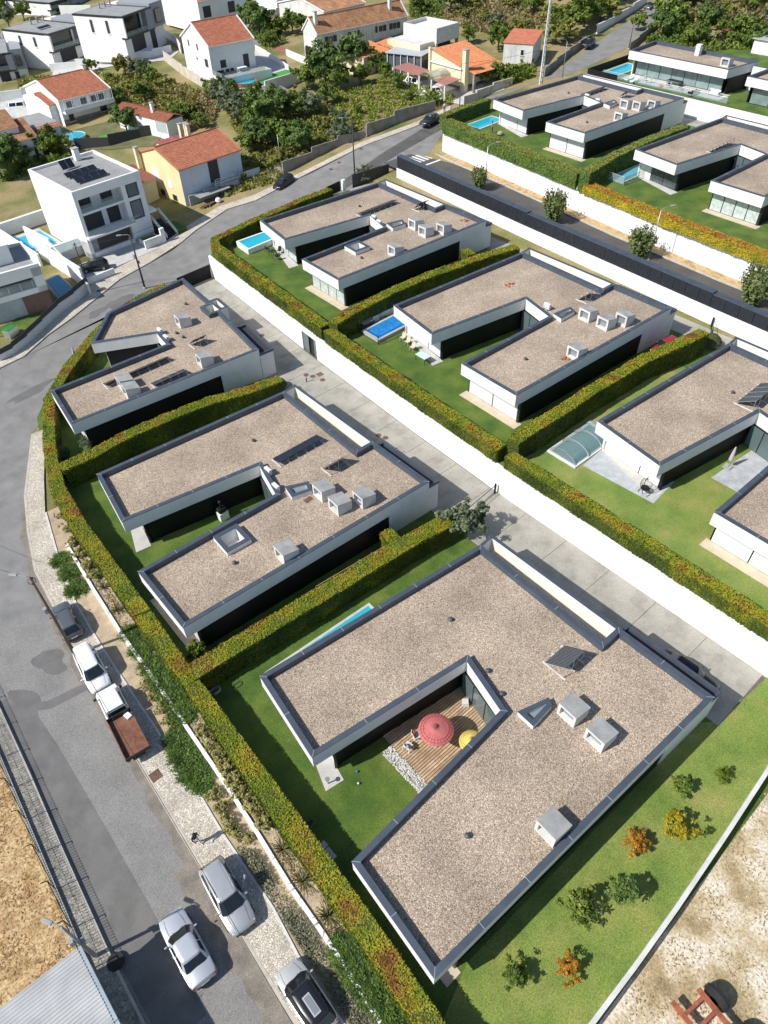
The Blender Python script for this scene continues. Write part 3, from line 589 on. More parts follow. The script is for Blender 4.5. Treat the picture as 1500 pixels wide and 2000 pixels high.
def hedge(label,path,wd,z0,z1,m=HEDGE,dens=75,ls=.16,group='clipped hedges of the estate',sag=0.0,name='hedge'):
    dens*=2.6; P=[Vector((p[0],p[1])) for p in path]
    t=thing(name,label,'hedge',(P[len(P)//2].x,P[len(P)//2].y,z0),group=group)
    off=np.array([P[len(P)//2].x,P[len(P)//2].y,z0])
    def frame(i):
        d=(P[min(i+1,len(P)-1)]-P[max(i-1,0)]).normalized(); return Vector((-d.y,d.x))
    ws=wd if hasattr(wd,'__len__') else [wd]*len(P)
    Lf=[P[i]+frame(i)*ws[i]/2 for i in range(len(P))]; Rt=[P[i]-frame(i)*ws[i]/2 for i in range(len(P))]
    mb=MB(); e=.05
    for i in range(len(P)-1):
        q=[P[i]+(Lf[i]-P[i])*.92,P[i+1]+(Lf[i+1]-P[i+1])*.92,P[i+1]+(Rt[i+1]-P[i+1])*.92,P[i]+(Rt[i]-P[i])*.92]
        mb.prism([(a.x,a.y) for a in q],z0-.02,z1-e)
    mb.build('twigs',HTW[m.name],t)
    pts=[];nr=[];top=[]
    def surf(a,b,c,d_,n,tp,den):
        "bilinear patch a-b-c-d sampled with leaves"
        a,b,c,d_=[np.array(k,float) for k in (a,b,c,d_)]
        ar=np.linalg.norm(np.cross(b-a,d_-a)); k=int(ar*den)+1
        s,t_=RNG.random((k,1)),RNG.random((k,1)); q=a*(1-s)*(1-t_)+b*s*(1-t_)+c*s*t_+d_*(1-s)*t_
        bumps=.025*np.sin(q[:,:1]*2.7+q[:,1:2]*1.9+q[:,2:3]*3.1)+.03*np.sin(q[:,:1]*.9-q[:,1:2]*1.3)+RNG.normal(0,.028,(k,1))
        q=q+bumps*np.array(n); pts.append(q); nr.append(np.tile(n,(k,1)).astype(float)); top.append(np.full(k,tp))
    for i in range(len(P)-1):
        l0,l1,r0,r1=Lf[i],Lf[i+1],Rt[i],Rt[i+1]; n=frame(i); zs=z0-sag
        surf((l0.x,l0.y,z1),(l1.x,l1.y,z1),(r1.x,r1.y,z1),(r0.x,r0.y,z1),(0,0,1),1.0,dens)
        surf((l0.x,l0.y,z0),(l1.x,l1.y,z0),(l1.x,l1.y,z1),(l0.x,l0.y,z1),(n.x,n.y,.03),0.0,dens*.8)
        surf((r0.x,r0.y,zs),(r1.x,r1.y,zs),(r1.x,r1.y,z1),(r0.x,r0.y,z1),(-n.x,-n.y,.03),0.0,dens*.8)
    for i,sg in((0,-1),(len(P)-1,1)):
        d=(P[1]-P[0] if i==0 else P[-1]-P[-2]).normalized()*sg
        surf((Lf[i].x,Lf[i].y,z0),(Rt[i].x,Rt[i].y,z0),(Rt[i].x,Rt[i].y,z1),(Lf[i].x,Lf[i].y,z1),(d.x,d.y,.1),0.0,dens*.8)
    pts=np.concatenate(pts)-off; nr=np.concatenate(nr); top=np.concatenate(top)
    # shoots near the upper edge belong to the clipped top too
    top=np.where(pts[:,2]>(z1-z0)-.16,np.maximum(top,RNG.random(len(top))*.9),top)
    quads_mesh('foliage',leaves(pts,nr,ls*.62,.36),m,t,top)
    return t
yl=[(4.6,6.0,-3),(4.9,6.3,3.8),(5.33,6.69,10),(5.59,7.0,17.6),(5.9,7.2,24.6),(6.3,7.4,31),(6.4,7.75,38),(6.75,8.0,45),(6.85,8.2,51),(7.5,8.8,57),(8.7,9.95,61.5)]
bp=[((a+b)/2,y) for a,b,y in yl]; bw=[b-a for a,b,y in yl]
hedge('long street hedge with a red and yellow clipped top beside the parked cars',bp[:6],bw[:6],.45,2.0,dens=110,ls=.13)
hedge('street hedge in front of the villa with the square roof well',bp[5:],bw[5:],.45,1.98,dens=100,ls=.14)
B3C=[]
for i,p in enumerate(B3H): 
    a=Vector(B3H[max(0,i-1)]); b=Vector(B3H[min(len(B3H)-1,i+1)]); d=(b-a).normalized(); n=Vector((d.y,-d.x)); B3C.append((p[0]+n.x*.6,p[1]+n.y*.6))
hedge('curved hedge around the corner villa at the bend of the street',[(9.4,61.3),(10.3,64.2)]+B3C,1.2,0,2.0,dens=85,ls=.16)
hedge('hedge between the corner villa and the villa with the square roof well',[G(x,y,2.3).xy for x,y in [(119,913),(178,887),(236,854),(331,812),(413,781),(483,762),(548,738)]],1.4,0,2.3,dens=90,ls=.15)
hedge('hedge dividing the nearest villa from the villa with the square roof well',[G(x,y,2.2).xy for x,y in [(369,1315),(460,1260),(558,1201),(656,1143),(753,1084),(812,1048),(905,1001)]],1.5,0,2.2,dens=110,ls=.13)
hedge('short hedge stub beside the rotary clothes line and vegetable bed',[(26.9,30.1),(27.2,32.3)],1.15,0,2.0,dens=100,ls=.14)
ch=[(cwx(y)+.72,y) for y in (-3,3,10,20,30)]; hedge('autumn coloured hedge over the white lane wall beside the sunburnt lawn',ch,1.15,2.95,4.55,dens=85,ls=.16,sag=.12)
ch=[(cwx(y)+.75,y) for y in (31,40,50,58.2)]; hedge('hedge over the white lane wall in front of the villa with the blue covered pool',ch,1.2,2.95,4.6,dens=75,ls=.17,sag=.12)
ch=[(cwx(y)+.85,y) for y in (58.8,68,77,85.2)]+[(44.4,87.0),(51.8,88.3),(61.7,89.4),(66.5,89.6)]
hedge('hedge wrapping the garden of the turquoise pool above lane and street',ch,1.25,2.95,4.75,dens=60,ls=.19,sag=.12)
hedge('hedge between the turquoise pool villa and the blue covered pool villa',[G(x,y,5.4).xy for x,y in [(650,630),(700,600),(767,567),(833,538),(900,515),(950,497),(1010,481)]],1.35,2.95,5.4,dens=60,ls=.19)
hedge('hedge stub behind the villa with the turquoise pool',[(66.2,59.6),(66.6,61.4)],1.1,2.95,4.7,dens=60,ls=.19)
hedge('hedge between the blue covered pool villa and the arched pool cover',[G(x,y,5.5).xy for x,y in [(1003,860),(1032,840),(1105,795),(1153,762),(1202,734),(1260,699),(1313,676),(1375,647)]],1.35,2.95,5.5,dens=75,ls=.17)
ch=[(w3x(y)+.45,y) for y in (59.2,66,74,82,88.6)]; hedge('fresh green hedge trailing over the white wall of the upper row',ch,1.6,7.6,9.6,HEDGEG,45,.24,sag=.9)
hedge('green hedge on the street side of the upper row garden pool',[(91.2,90.4),(95,91.0),(103,91.3)],1.3,7.4,9.6,HEDGEG,45,.24)
hedge('green hedge between the two villas of the upper row',[G(x,y,10.2).xy for x,y in [(1143,337),(1200,302),(1270,270),(1340,244)]],1.5,7.6,10.2,HEDGEG,45,.24)
ch=[(w3x(y)+.25,y) for y in (-6,10,25,33.8,45,57.6)]; hedge('golden yellow hedge trailing over the white wall of the upper row',ch,1.5,7.6,8.75,HEDGEY,55,.23,sag=1.1)
# ---- plant prototypes
def limbs(h,r,n,seed,up=.55,spread=.5):
    rg=random.Random(seed); mb=MB(); mb.tube([(0,0,-.1),(rg.uniform(-.1,.1)*h*.2,rg.uniform(-.1,.1)*h*.2,h*.35),(0,0,h*.62)],[r,r*.75,r*.45],7)
    for i in range(n):
        a=2*math.pi*i/n+rg.uniform(-.3,.3); z=h*rg.uniform(.22,.5); l=h*spread*rg.uniform(.6,1)
        p1=(math.cos(a)*l*.5,math.sin(a)*l*.5,z+l*up*.6); p2=(math.cos(a)*l,math.sin(a)*l,z+l*up*1.2)
        mb.tube([(0,0,z),p1,p2],[r*.45,r*.3,r*.1],5)
    return mb
BARK=mat('bark',(.13,.10,.07),.95,.25,6,bump=.5)
def crown(ncl,per,rx,ry,rz,cz,ls,seed,lump=.30,flatb=.5,shell=.55):
    "crown of leaf clumps spread through an uneven volume"
    rg=np.random.default_rng(seed); out=[]
    d=unit(rg.normal(size=(ncl,3))); d[:,2]=np.where(d[:,2]<-flatb,-flatb*rg.random(ncl),d[:,2])
    rad=rg.uniform(shell,1.0,(ncl,1))*(1+.22*np.sin(d[:,:1]*5+seed)+.18*np.sin(d[:,1:2]*7+2*seed)+.15*np.sin(d[:,2:3]*6+seed))
    C=d*rad*np.array([rx,ry,rz])+np.array([0,0,cz])
    for c,dd in zip(C,d):
        s=lump*min(rx,rz)*rg.uniform(.6,1.3); k=int(per*rg.uniform(.6,1.3))
        q=unit(rg.normal(size=(k,3))); P=c+q*s*rg.uniform(.3,1,(k,1))*np.array([1,1,.75])
        out.append(leaves(P,q*.6+dd*.7+np.array([0,0,.35]),ls,.7,1.8,rg))
    return np.concatenate(out)
def tree_proto(name,label,cat,h,r,ncl,per,rx,rz,cz,ls,m,seed,nl=5,trunk=BARK,**k):
    t=thing(name,label,cat,(0,0,0)); limbs(h,r,nl,seed).build('trunk',trunk,t,smooth=True)
    quads_mesh('crown',crown(ncl,per,rx,rx*random.uniform(.9,1.05),rz,cz,ls,seed,**k),m,t); return t
LEAFD=leaf_mat('dark_leaf',[(0,(0.043,0.083,0.023)),(.5,(0.107,0.174,0.040)),(.85,(0.213,0.283,0.066)),(1,(0.320,0.377,0.098))],.5)
LEAFM=leaf_mat('mid_leaf',[(0,(0.055,0.094,0.019)),(.5,(0.136,0.201,0.034)),(.85,(0.273,0.330,0.061)),(1,(0.438,0.448,0.096))],.5)
LEAFO=leaf_mat('olive_leaf',[(0,(0.068,0.088,0.047)),(.5,(0.135,0.169,0.088)),(1,(0.270,0.304,0.176))],.6)
LEAFY=leaf_mat('lime_leaf',[(0,(.05,.085,.01)),(.5,(.13,.19,.02)),(1,(.26,.30,.04))],.5)
LEAFS=leaf_mat('scrub_leaf',[(0,(0.101,0.117,0.026)),(.5,(0.224,0.236,0.051)),(.85,(0.365,0.344,0.085)),(1,(0.569,0.471,0.156))],.5)
LEAFR=leaf_mat('reed_leaf',[(0,(.14,.12,.05)),(.5,(.28,.23,.10)),(1,(.42,.34,.17))],.5)
LEAFG=leaf_mat('golden_leaf',[(0,(.20,.19,.015)),(.5,(.36,.30,.02)),(1,(.52,.42,.04))],.8)
LEAFOR=leaf_mat('orange_leaf',[(0,(.30,.13,.015)),(.5,(.48,.23,.025)),(1,(.62,.36,.05))],.8)
LEAFV=leaf_mat('variegated_leaf',[(0,(.14,.14,.04)),(.4,(.32,.30,.10)),(.75,(.50,.46,.19)),(1,(.62,.58,.30))],1.5)
JUNI=leaf_mat('juniper_spray',[(0,(0.031,0.065,0.020)),(.5,(0.089,0.162,0.031)),(.85,(0.191,0.270,0.046)),(1,(0.332,0.389,0.076))],1.5)
GREYL=leaf_mat('grey_ground_cover',[(0,(.16,.165,.10)),(.5,(.28,.28,.18)),(1,(.40,.385,.27))],1.2)
PHOR=leaf_mat('sword_leaf',[(0,(.06,.055,.02)),(.45,(.14,.13,.05)),(.8,(.24,.22,.09)),(1,(.22,.09,.05))],2)
_first={}
def put(key,maker,loc,label,cat,sc=1,rz=None,group=None,name=None):
    "the first of a kind is the prototype itself, later ones are copies"
    rz=random.uniform(0,6.28) if rz is None else rz
    if key not in _first:
        o=maker(); _first[key]=o; o.location=loc; o.rotation_euler=(0,0,rz); o.scale=sc if hasattr(sc,'__len__') else (sc,)*3; o['label']=label; o['category']=cat
        if group: o['group']=group
    else:
        o=copy_tree(_first[key],None,loc,rz,sc,label,group)
        if not group and 'group' in o: del o['group']
        o['category']=cat
    if name: o.name=name
    return o
def spray_bush(name,n,length,w,m,seed,droop=.25,rise=.75,nb=5):
    "arching sprays of narrow leaves"
    rg=np.random.default_rng(seed); t=thing(name,None,None); V=[]
    for i in range(n):
        a=rg.uniform(0,6.28); el=rg.uniform(.15,1.2)*rise; L=length*rg.uniform(.55,1.05); dr=np.array([math.cos(a)*math.cos(el),math.sin(a)*math.cos(el),math.sin(el)])
        base=np.array([rg.normal(0,.12),rg.normal(0,.12),0])
        for k in range(nb):
            s=(k+.6)/nb; p=base+dr*L*s; p[2]-=droop*L*s*s
            for j in range(2):
                sd=unit(np.cross(dr,[0,0,1])+rg.normal(0,.4,3))*(1 if j else -1); tip=p+(dr*.7+sd*.6+rg.normal(0,.15,3))*w*2.3
                nn=unit(np.cross(tip-p,rg.normal(size=3)))*w*.38; V.append([p-nn*.6,(p+tip)/2-nn,tip,(p+tip)/2+nn])
    quads_mesh('sprays',np.array(V),m,t); MB().tube([(0,0,-.05),(0,0,.25)],[.05,.03],6).build('stem',BARK,t); return t
def sword_plant(n,L,seed):
    rg=np.random.default_rng(seed); t=thing('flax_plant',None,None)
    for i in range(n):
        a=i*2.4+rg.uniform(-.2,.2); el=rg.uniform(.35,1.35); l=L*rg.uniform(.7,1.05); w=.035; mb=MB(); vs=[]
        for k in range(5):
            s=k/4; r=l*s*math.cos(el)*(1+.25*s); z=l*s*math.sin(el)-.38*l*s*s*math.cos(el); ww=w*(1-.9*s**2)
            c,si=math.cos(a),math.sin(a); vs+=[(r*c-ww*si,r*si+ww*c,z),(r*c,r*si,z-.02),(r*c+ww*si,r*si-ww*c,z)]
        mb.add(vs,[(3*k+j,3*k+j+1,3*k+4+j,3*k+3+j) for k in range(4) for j in range(2)]); mb.build('leaf',PHOR,t)
    return t
jun=lambda: spray_bush('juniper_shrub',420,1.1,.10,JUNI,3)
ORD=['topmost','second','third','fourth','fifth','sixth','seventh','eighth','ninth','tenth']; CNT={}
def nth(l): CNT[l]=CNT.get(l,0)+1; return ORD[CNT[l]-1]+' '+(l.replace(' in ',' from the top in ',1) if CNT[l]>1 else l)
def jun_at(px,py,z,sc,label): put('jun',jun,G(px,py,z),nth(label),'shrub',(sc*1.3,sc*1.3,sc*.62),group='feathery junipers of the planting strip')
for px,py,s in [(120,1095,.75),(138,1118,.85),(150,1150,.8)]: jun_at(px,py,.09,s,'feathery green juniper in the clump behind the utility pole')
for px,py,s in [(345,1445,.8),(362,1475,.9),(380,1508,.9),(396,1530,.7)]: jun_at(px,py,.09,s,'feathery green juniper in the clump beside the rusty pickup bed')
for px,py,s in [(255,1238,.7),(275,1268,.75),(297,1300,.8),(318,1330,.85),(340,1362,.85),(358,1395,.8)]: jun_at(px,py,.46,s,'feathery dark green juniper in the row above the white van')
for px,py,s in [(672,1855,.75),(695,1888,.8),(722,1922,.85),(752,1955,.85),(783,1990,.85)]: jun_at(px,py,.46,s,'feathery green juniper in the bottom planting strip')
def vshrub():
    t=thing('variegated_shrub',None,None); limbs(.8,.04,5,4).build('stems',BARK,t); quads_mesh('foliage',crown(46,40,.62,.62,.5,.42,.085,5,lump=.3,shell=.35),LEAFV,t); return t
def vs_at(px,py,z,s,label): s*=1.22; put('vs',vshrub,G(px,py,z),nth(label),'shrub',s,group='variegated shrubs of the planting strip')
for px,py,s in [(112,985,.6),(122,1012,.7),(133,1038,.75),(145,1062,.8),(157,1085,.85),(170,1108,.85),(185,1128,.8)]: vs_at(px,py,.46,s,'pale yellow shrub in the row at the upper hedge')
for px,py,s in [(285,1340,.6),(300,1362,.7),(318,1385,.75),(330,1408,.7)]: vs_at(px,py,.09,s,'pale yellow shrub in the lower bed beside the white pickup cab')
for px,py,s in [(398,1430,.75),(412,1452,.85),(428,1476,.9),(444,1500,.9),(460,1526,.95),(478,1552,.95),(497,1580,.95),(517,1606,.9)]: vs_at(px,py,.46,s,'pale yellow shrub in the thick row under the hedge')
for px,py,s in [(420,1555,.75),(436,1580,.8),(446,1608,.75),(462,1630,.7),(486,1640,.55)]: vs_at(px,py,.09,s,'pale yellow shrub in the lower bed above the walking person')
for i,(px,py,s,l) in enumerate([(203,1148,.85,'topmost spiky flax plant beside the hedge'),(230,1192,.95,'spiky flax plant above the row of dark junipers'),(552,1660,1.0,'spiky flax plant nearest the thick yellow shrub row'),(592,1722,1.05,'middle spiky flax plant of the three beside the hedge'),(640,1790,1.15,'lowest spiky flax plant of the three beside the hedge')]):
    put('ph',lambda: sword_plant(34,1.15,8),G(px,py,.46),l,'plant',s,group='spiky flax plants')
# grey ground cover and dry tufts: nobody could count these
def cover(name,label,cat,poly,n,z,m,ls,h,seed=1,tilt=.9):
    rg=np.random.default_rng(seed); xs=[p[0] for p in poly]; ys=[p[1] for p in poly]; P=rg.uniform((min(xs),min(ys)),(max(xs),max(ys)),(n*3,2))
    ins=np.zeros(len(P),bool); k=len(poly)
    for i in range(k):
        (x1,y1),(x2,y2)=poly[i][:2],poly[(i+1)%k][:2]; c=((y1>P[:,1])!=(y2>P[:,1])); ins^=c&(P[:,0]<(x2-x1)*(P[:,1]-y1)/((y2-y1) or 1e-9)+x1)
    P=P[ins][:n]; clump=.5+.5*np.sin(P[:,0]*1.7+seed)*np.sin(P[:,1]*1.3+2*seed); keep=rg.random(len(P))<.12+.88*clump**1.6; P=P[keep]; clump=clump[keep]
    zz=(np.array([ramp(x) for x in P[:,0]]) if z is None else np.full(len(P),z))+rg.random(len(P))*h*(.4+clump)
    V=leaves(np.c_[P,zz],np.tile([0,0,.6],(len(P),1)),ls,tilt,2.4,rg); o=quads_mesh(name,V,m); tag(o,label,cat,kind='stuff'); return o
cover('ground_cover','low silvery grey ground cover in the lower planting strip','ground cover',[(2.5,4),(2.6,8),(2.9,15.5),(3.0,19.6),(3.9,18.3),(3.9,14.5),(3.7,8),(3.5,4)],17000,.1,GREYL,.075,.28,2)
cover('straw','dry straw and stubble on the field behind the wire fence','dry grass',[(-6.6,12),(-6.3,27),(-6.0,33),(-5.8,40),(-18,42),(-18,14)],26000,.02,leaf_mat('straw_leaf',[(0,(.26,.15,.06)),(.5,(.42,.26,.115)),(1,(.55,.38,.19))],.5),.10,.02,3,.2)
cover('dry_weeds','dry weeds on the sandy lot beyond the low white wall','dry grass',[(11,-1.8),(20.3,-1.7),(32,-1.0),(39,-.6),(39,-14),(9,-14)],15000,.01,leaf_mat('dry_weed',[(0,(.24,.19,.09)),(.5,(.40,.31,.17)),(1,(.55,.46,.3))],.5),.085,.03,4,.35)
cover('litter','wood chips and dry litter in the upper planting bed','litter',[(4.3,6),(4.6,20),(5.1,34),(5.7,50),(6.6,50),(6.2,34),(5.6,20),(5.2,6)],7000,.46,LEAFR,.08,.05,6)
# ------------------------------------------------------------------ vehicles
RUB=mat('tyre_rubber',(.02,.02,.02),.85); RIM=mat('alloy_rim',(.45,.46,.47),.35,.05,metal=.8)
CARGL=glass_mat('car_glass',(.012,.018,.02),.04); HEADL=glass_mat('headlight_glass',(.65,.68,.66),.1); TAIL=glass_mat('tail_light',(.30,.015,.012),.15); TRIM=mat('black_trim',(.02,.02,.021),.6)
def paint(name,col,metal=.35,rough=.32): return mat('paint_'+name,col,rough,.03,2,metal=metal,coat=.6)
def loft(mb,secs):
    n=len(secs[0]); vs=[p for s in secs for p in s]; fs=[(i*n+k,i*n+(k+1)%n,(i+1)*n+(k+1)%n,(i+1)*n+k) for i in range(len(secs)-1) for k in range(n)]
    fs+=[tuple(range(n-1,-1,-1)),tuple(range((len(secs)-1)*n,len(secs)*n))]; mb.add(vs,fs)
def car(name,label,cat,Fp,Rp,L,W,h,body,zt=.6,z0=0.0,xw=.28,xf=.42,xr=.84,xb=.96,hood=.92,tail=.98,roofmat=None,extras=(),group='vehicles'):
    """front px, rear px at height zt; xw/xf: foot and head of the windscreen, xr/xb: head and foot of the rear window (share of length from the front)"""
    a,b=G(Fp[0],Fp[1],z0+zt),G(Rp[0],Rp[1],z0+zt); c=(a+b)/2; rz=math.atan2(a.y-b.y,a.x-b.x)
    t=thing(name,label,cat,(c.x,c.y,z0),rz,group); K=dict(local=True)
    X=lambda s: L/2-L*s; w=W/2
    # body shell
    st=[(0,.66,.42,.62),(.012,.80,.30,.70),(.05,.90,.24,.78),(.12,.965,.22,.84),(.3,1,.22,hood*1.0),(.55,1,.22,hood+.03),(.8,1,.22,tail),(.93,.965,.24,tail-.01),(.975,.88,.28,tail-.05),(1,.76,.40,tail-.22)]
    secs=[]
    for s,k,zb,ztp in st:
        x=X(s); ww=w*k
        secs.append([(x,-ww*.86,zb),(x,-ww*.99,zb+.14),(x,-ww,zb+(ztp-zb)*.55),(x,-ww*.955,ztp-.07),(x,-ww*.80,ztp),(x,0,ztp+.035),(x,ww*.80,ztp),(x,ww*.955,ztp-.07),(x,ww,zb+(ztp-zb)*.55),(x,ww*.99,zb+.14),(x,ww*.86,zb)])
    mb=MB(); loft(mb,secs); bd=mb.build('body',body,t,smooth=True,**K)
    try: bd.data.set_sharp_from_angle(angle=math.radians(38))
    except Exception: pass
    # cabin
    zb=hood-.02; wb,wt=w*.90,w*.70
    B=[(X(xw),wb*.62),(X(xw+.035),wb*.93),(X(xw+.09),wb),(X((xw+xb)/2),wb),(X(xb-.06),wb*.98),(X(xb-.01),wb*.86),(X(xb),wb*.6)]
    Tp=[(X(xf),wt*.62),(X(xf+.012),wt*.92),(X(xf+.04),wt),(X((xf+xr)/2),wt*1.02),(X(xr-.03),wt*.97),(X(xr-.008),wt*.86),(X(xr),wt*.6)]
    mir=lambda l:[(x,y) for x,y in l]+[(x,-y) for x,y in l[::-1]]
    Bm,Tm=mir(B),mir(Tp); n=len(Bm)
    mb=MB(); loft(mb,[[(x,y,zb) for x,y in Bm],[(x,y,h-.05) for x,y in Tm],[(x*1,y*.93,h-.01) for x,y in Tm],[((x-X((xf+xr)/2))*.8+X((xf+xr)/2),y*.6,h+.015) for x,y in Tm]])
    cb=mb.build('cabin',roofmat or body,t,smooth=True,**K)
    try: cb.data.set_sharp_from_angle(angle=math.radians(40))
    except Exception: pass
    lerp=lambda p,q,s:(p[0]+(q[0]-p[0])*s,p[1]+(q[1]-p[1])*s)
    def glass(nm,i,j,s0,s1,u0=.06,u1=.94,out=.012):
        P=[]; 
        for s in(s0,s1):
            for u in(u0,u1):
                q=lerp(lerp(Bm[i],Bm[j],u),lerp(Tm[i],Tm[j],u),s); P.append(Vector((q[0],q[1],zb+(h-.05-zb)*s)))
        nn=(P[1]-P[0]).cross(P[2]-P[0]).normalized(); mid=Vector((X((xw+xb)/2),0,P[0].z)); 
        if nn.dot((P[0]+P[3])/2-mid)<0: nn=-nn
        P=[p+nn*out for p in P]; MB().add([P[0],P[1],P[3],P[2]],[(0,1,2,3)]).build(nm,CARGL,t,**K)
    def screen(nm,idx,s0=.06,s1=.95,out=.014):
        mb=MB(); rows=[]
        for s in(s0,s1): rows.append([Vector((*lerp(Bm[i],Tm[i],s),zb+(h-.05-zb)*s)) for i in idx])
        ctr=Vector((X((xw+xb)/2),0,zb)); 
        for r in rows:
            for k in range(len(r)): d=(r[k]-ctr); d.y*=.4; r[k]=r[k]+d.normalized()*out+Vector((0,0,.006))
        m=len(idx); mb.add(rows[0]+rows[1],[(k,k+1,m+k+1,m+k) for k in range(m-1)]); mb.build(nm,CARGL,t,**K)
    screen('windscreen',[n-2,n-1,0,1]); screen('rear_window',[5,6,7,8],.12,.9)
    for sg in(0,1):
        e=(lambda k:k) if not sg else (lambda k:n-1-k)
        glass('side_window',e(2),e(3),.12,.9); glass('side_window',e(3),e(4),.12,.9,.05,.9)
        y=w*(1 if not sg else -1)
        MB().box((X(.035),y*.66,.66),(.10,.30,.13)).build('headlight',HEADL,t,bevel=.03,**K)
        MB().box((X(.985),y*.70,tail-.22),(.07,.26,.16)).build('tail_light',TAIL,t,bevel=.02,**K)
        MB().box((X(xw+.10),y*1.10,zb+.1),(.10,.18,.12)).build('mirror',body,t,bevel=.03,**K)
        for s in(.185,.80):
            wl=MB(); r=.31; pr=[(.20,-.1),(r-.03,-.1),(r,-.06),(r,.06),(r-.03,.1),(.20,.1)]
            for rr,yy in pr:
                for k in range(18): th=2*math.pi*k/18; wl.v.append((X(s)+rr*math.cos(th),y*.90+yy,r+rr*math.sin(th)))
            wl.f+=[(i*18+k,i*18+(k+1)%18,(i+1)*18+(k+1)%18,(i+1)*18+k) for i in range(5) for k in range(18)]
            wo=wl.build('tyre',RUB,t,**K); rm=MB(); oy=.085*(1 if y>0 else -1)
            for k in range(18): th=2*math.pi*k/18; rm.v.append((X(s)+.205*math.cos(th),y*.90+oy,r+.205*math.sin(th)))
            rm.f.append(tuple(range(18))); rm.build('rim',RIM,wo,**K)
    MB().box((X(.004),0,.42),(.08,W*.66,.14)).build('grille',TRIM,t,**K); MB().box((X(.999),0,.45),(.05,W*.6,.12)).build('rear_bumper',TRIM,t,**K)
    for sg in(1,-1):
        MB().tube([(X(xw),sg*w*.62,hood+.028),(X(.16),sg*w*.60,.885),(X(.05),sg*w*.5,.80)],.008,4).build('bonnet_seam',TRIM,t,**K)
        for s_ in (xw+.10,(xw+xb)/2+.03): MB().tube([(X(s_),sg*w*.93,hood-.02),(X(s_),sg*w*1.004,.62),(X(s_),sg*w*.99,.36)],.007,4).build('door_seam',TRIM,t,**K)
        for s_ in (xw+.24,(xw+xb)/2+.16): MB().box((X(s_),sg*w*1.0,.76),(.16,.03,.03)).build('door_handle',body,t,**K)
        MB().tube([(X(xw)+.02,sg*w*.35,zb+.06),(X(xw+.05),sg*w*.05+.2,zb+.2)],.01,4).build('wiper',TRIM,t,**K)
    MB().box((X(-.002),0,.45),(.02,.5,.11)).build('number_plate',SHUTW,t,**K); MB().box((X(1.004),0,.62),(.02,.5,.11)).build('number_plate',SHUTW,t,**K)
    for ex in extras: ex(t,X,w,zb,h,K,body,lerp,Bm,Tm)
    return t
def ex_rails(t,X,w,zb,h,K,body,*_):
    for sg in(1,-1): MB().tube([(X(.46),sg*w*.62,h+.03),(X(.62),sg*w*.64,h+.05),(X(.80),sg*w*.62,h+.02)],.02,6).build('roof_rail',ALU,t,**K)
def ex_door(t,X,w,zb,h,K,body,*_):
    hx,hy=X(.36),w*.98; a=math.radians(34); d=(-math.cos(a),math.sin(a)); L=1.05
    P=lambda s,z,o=0:(hx+d[0]*L*s-d[1]*o,hy+d[1]*L*s+d[0]*o,z); pan=MB()
    pan.add([P(0,.30),P(1,.32),P(1,zb),P(0,zb),P(0,.30,.15),P(1,.32,.15),P(1,zb,.15),P(0,zb,.15)],[(0,1,2,3),(7,6,5,4),(0,4,5,1),(1,5,6,2),(2,6,7,3),(3,7,4,0)])
    dr=pan.build('open_door',body,t,**K)
    MB().add([P(.12,zb,.05),P(1,zb,.05),P(.95,h-.12,-.10),P(.5,h-.12,-.10)],[(0,1,2,3)]).build('pane',CARGL,dr,**K)
    MB().tube([P(.1,zb,.05),P(.48,h-.1,-.1),P(.97,h-.1,-.1),P(1.0,zb,.05)],.025,5).build('window_frame',TRIM,dr,**K)
    MB().box((hx-.55,w*.93,.62),(.95,.04,.66)).build('door_opening',TRIM,t,**K)
def ex_sunroof(t,X,w,zb,h,K,body,*_):
    f=MB().box((X(.66),0,h+.022),(1.15,.46,.03)).build('sunroof_frame',paint('pearl',(.55,.55,.54)),t,bevel=.012,**K); MB().box((X(.66),0,h+.045),(.98,.32,.02)).build('sunroof_pane',glass_mat('sunroof_glass',(.20,.22,.24),.1),f,**K)
def ex_stripe(t,X,w,zb,h,K,body,*_):
    for s in(.60,.70,.80): MB().box((X(s),0,h+.02),(.02,w*1.2,.012)).build('roof_rib',body,t,**K)
SIL=paint('silver',(.42,.43,.44)); SILB=paint('pale_silver',(.52,.54,.57)); GREY=paint('grey',(.13,.14,.145)); WHT=paint('white',(.76,.77,.77),0,.4); BLK=paint('black',(.012,.013,.015),.2); DGR=paint('graphite',(.05,.055,.065)); PEARL=paint('pearl',(.55,.55,.53)); RED=paint('red',(.35,.02,.025),.1)
car('parked_car','pale silver saloon with its boot towards the shed shadow','car',(334,1791),(398,1912),4.45,1.72,1.40,SILB,xw=.27,xf=.42,xr=.70,xb=.83,hood=.90,tail=.95)
car('parked_car','silver estate car on the pavement with its driver door open','car',(478,1813),(411,1688),4.55,1.80,1.56,SIL,z0=.1,xw=.24,xf=.40,xr=.90,xb=.985,hood=.96,tail=1.02,extras=(ex_rails,ex_door))
car('parked_car','dark roofed hatchback with a framed sunroof at the bottom edge','car',(558,1888),(640,2012),4.0,1.76,1.48,PEARL,z0=.1,xw=.22,xf=.38,xr=.86,xb=.98,hood=.94,tail=.98,roofmat=BLK,extras=(ex_sunroof,))
car('parked_car','grey hatchback half hidden behind the leaning utility pole','car',(114,1181),(146,1245),4.0,1.68,1.45,GREY,z0=.06,xw=.24,xf=.40,xr=.86,xb=.98)
car('parked_van','small white panel van parked nose to nose with the pickup','van',(201,1350),(161,1268),4.05,1.70,1.74,WHT,z0=.06,xw=.20,xf=.34,xr=.965,xb=.995,hood=1.0,tail=1.08)
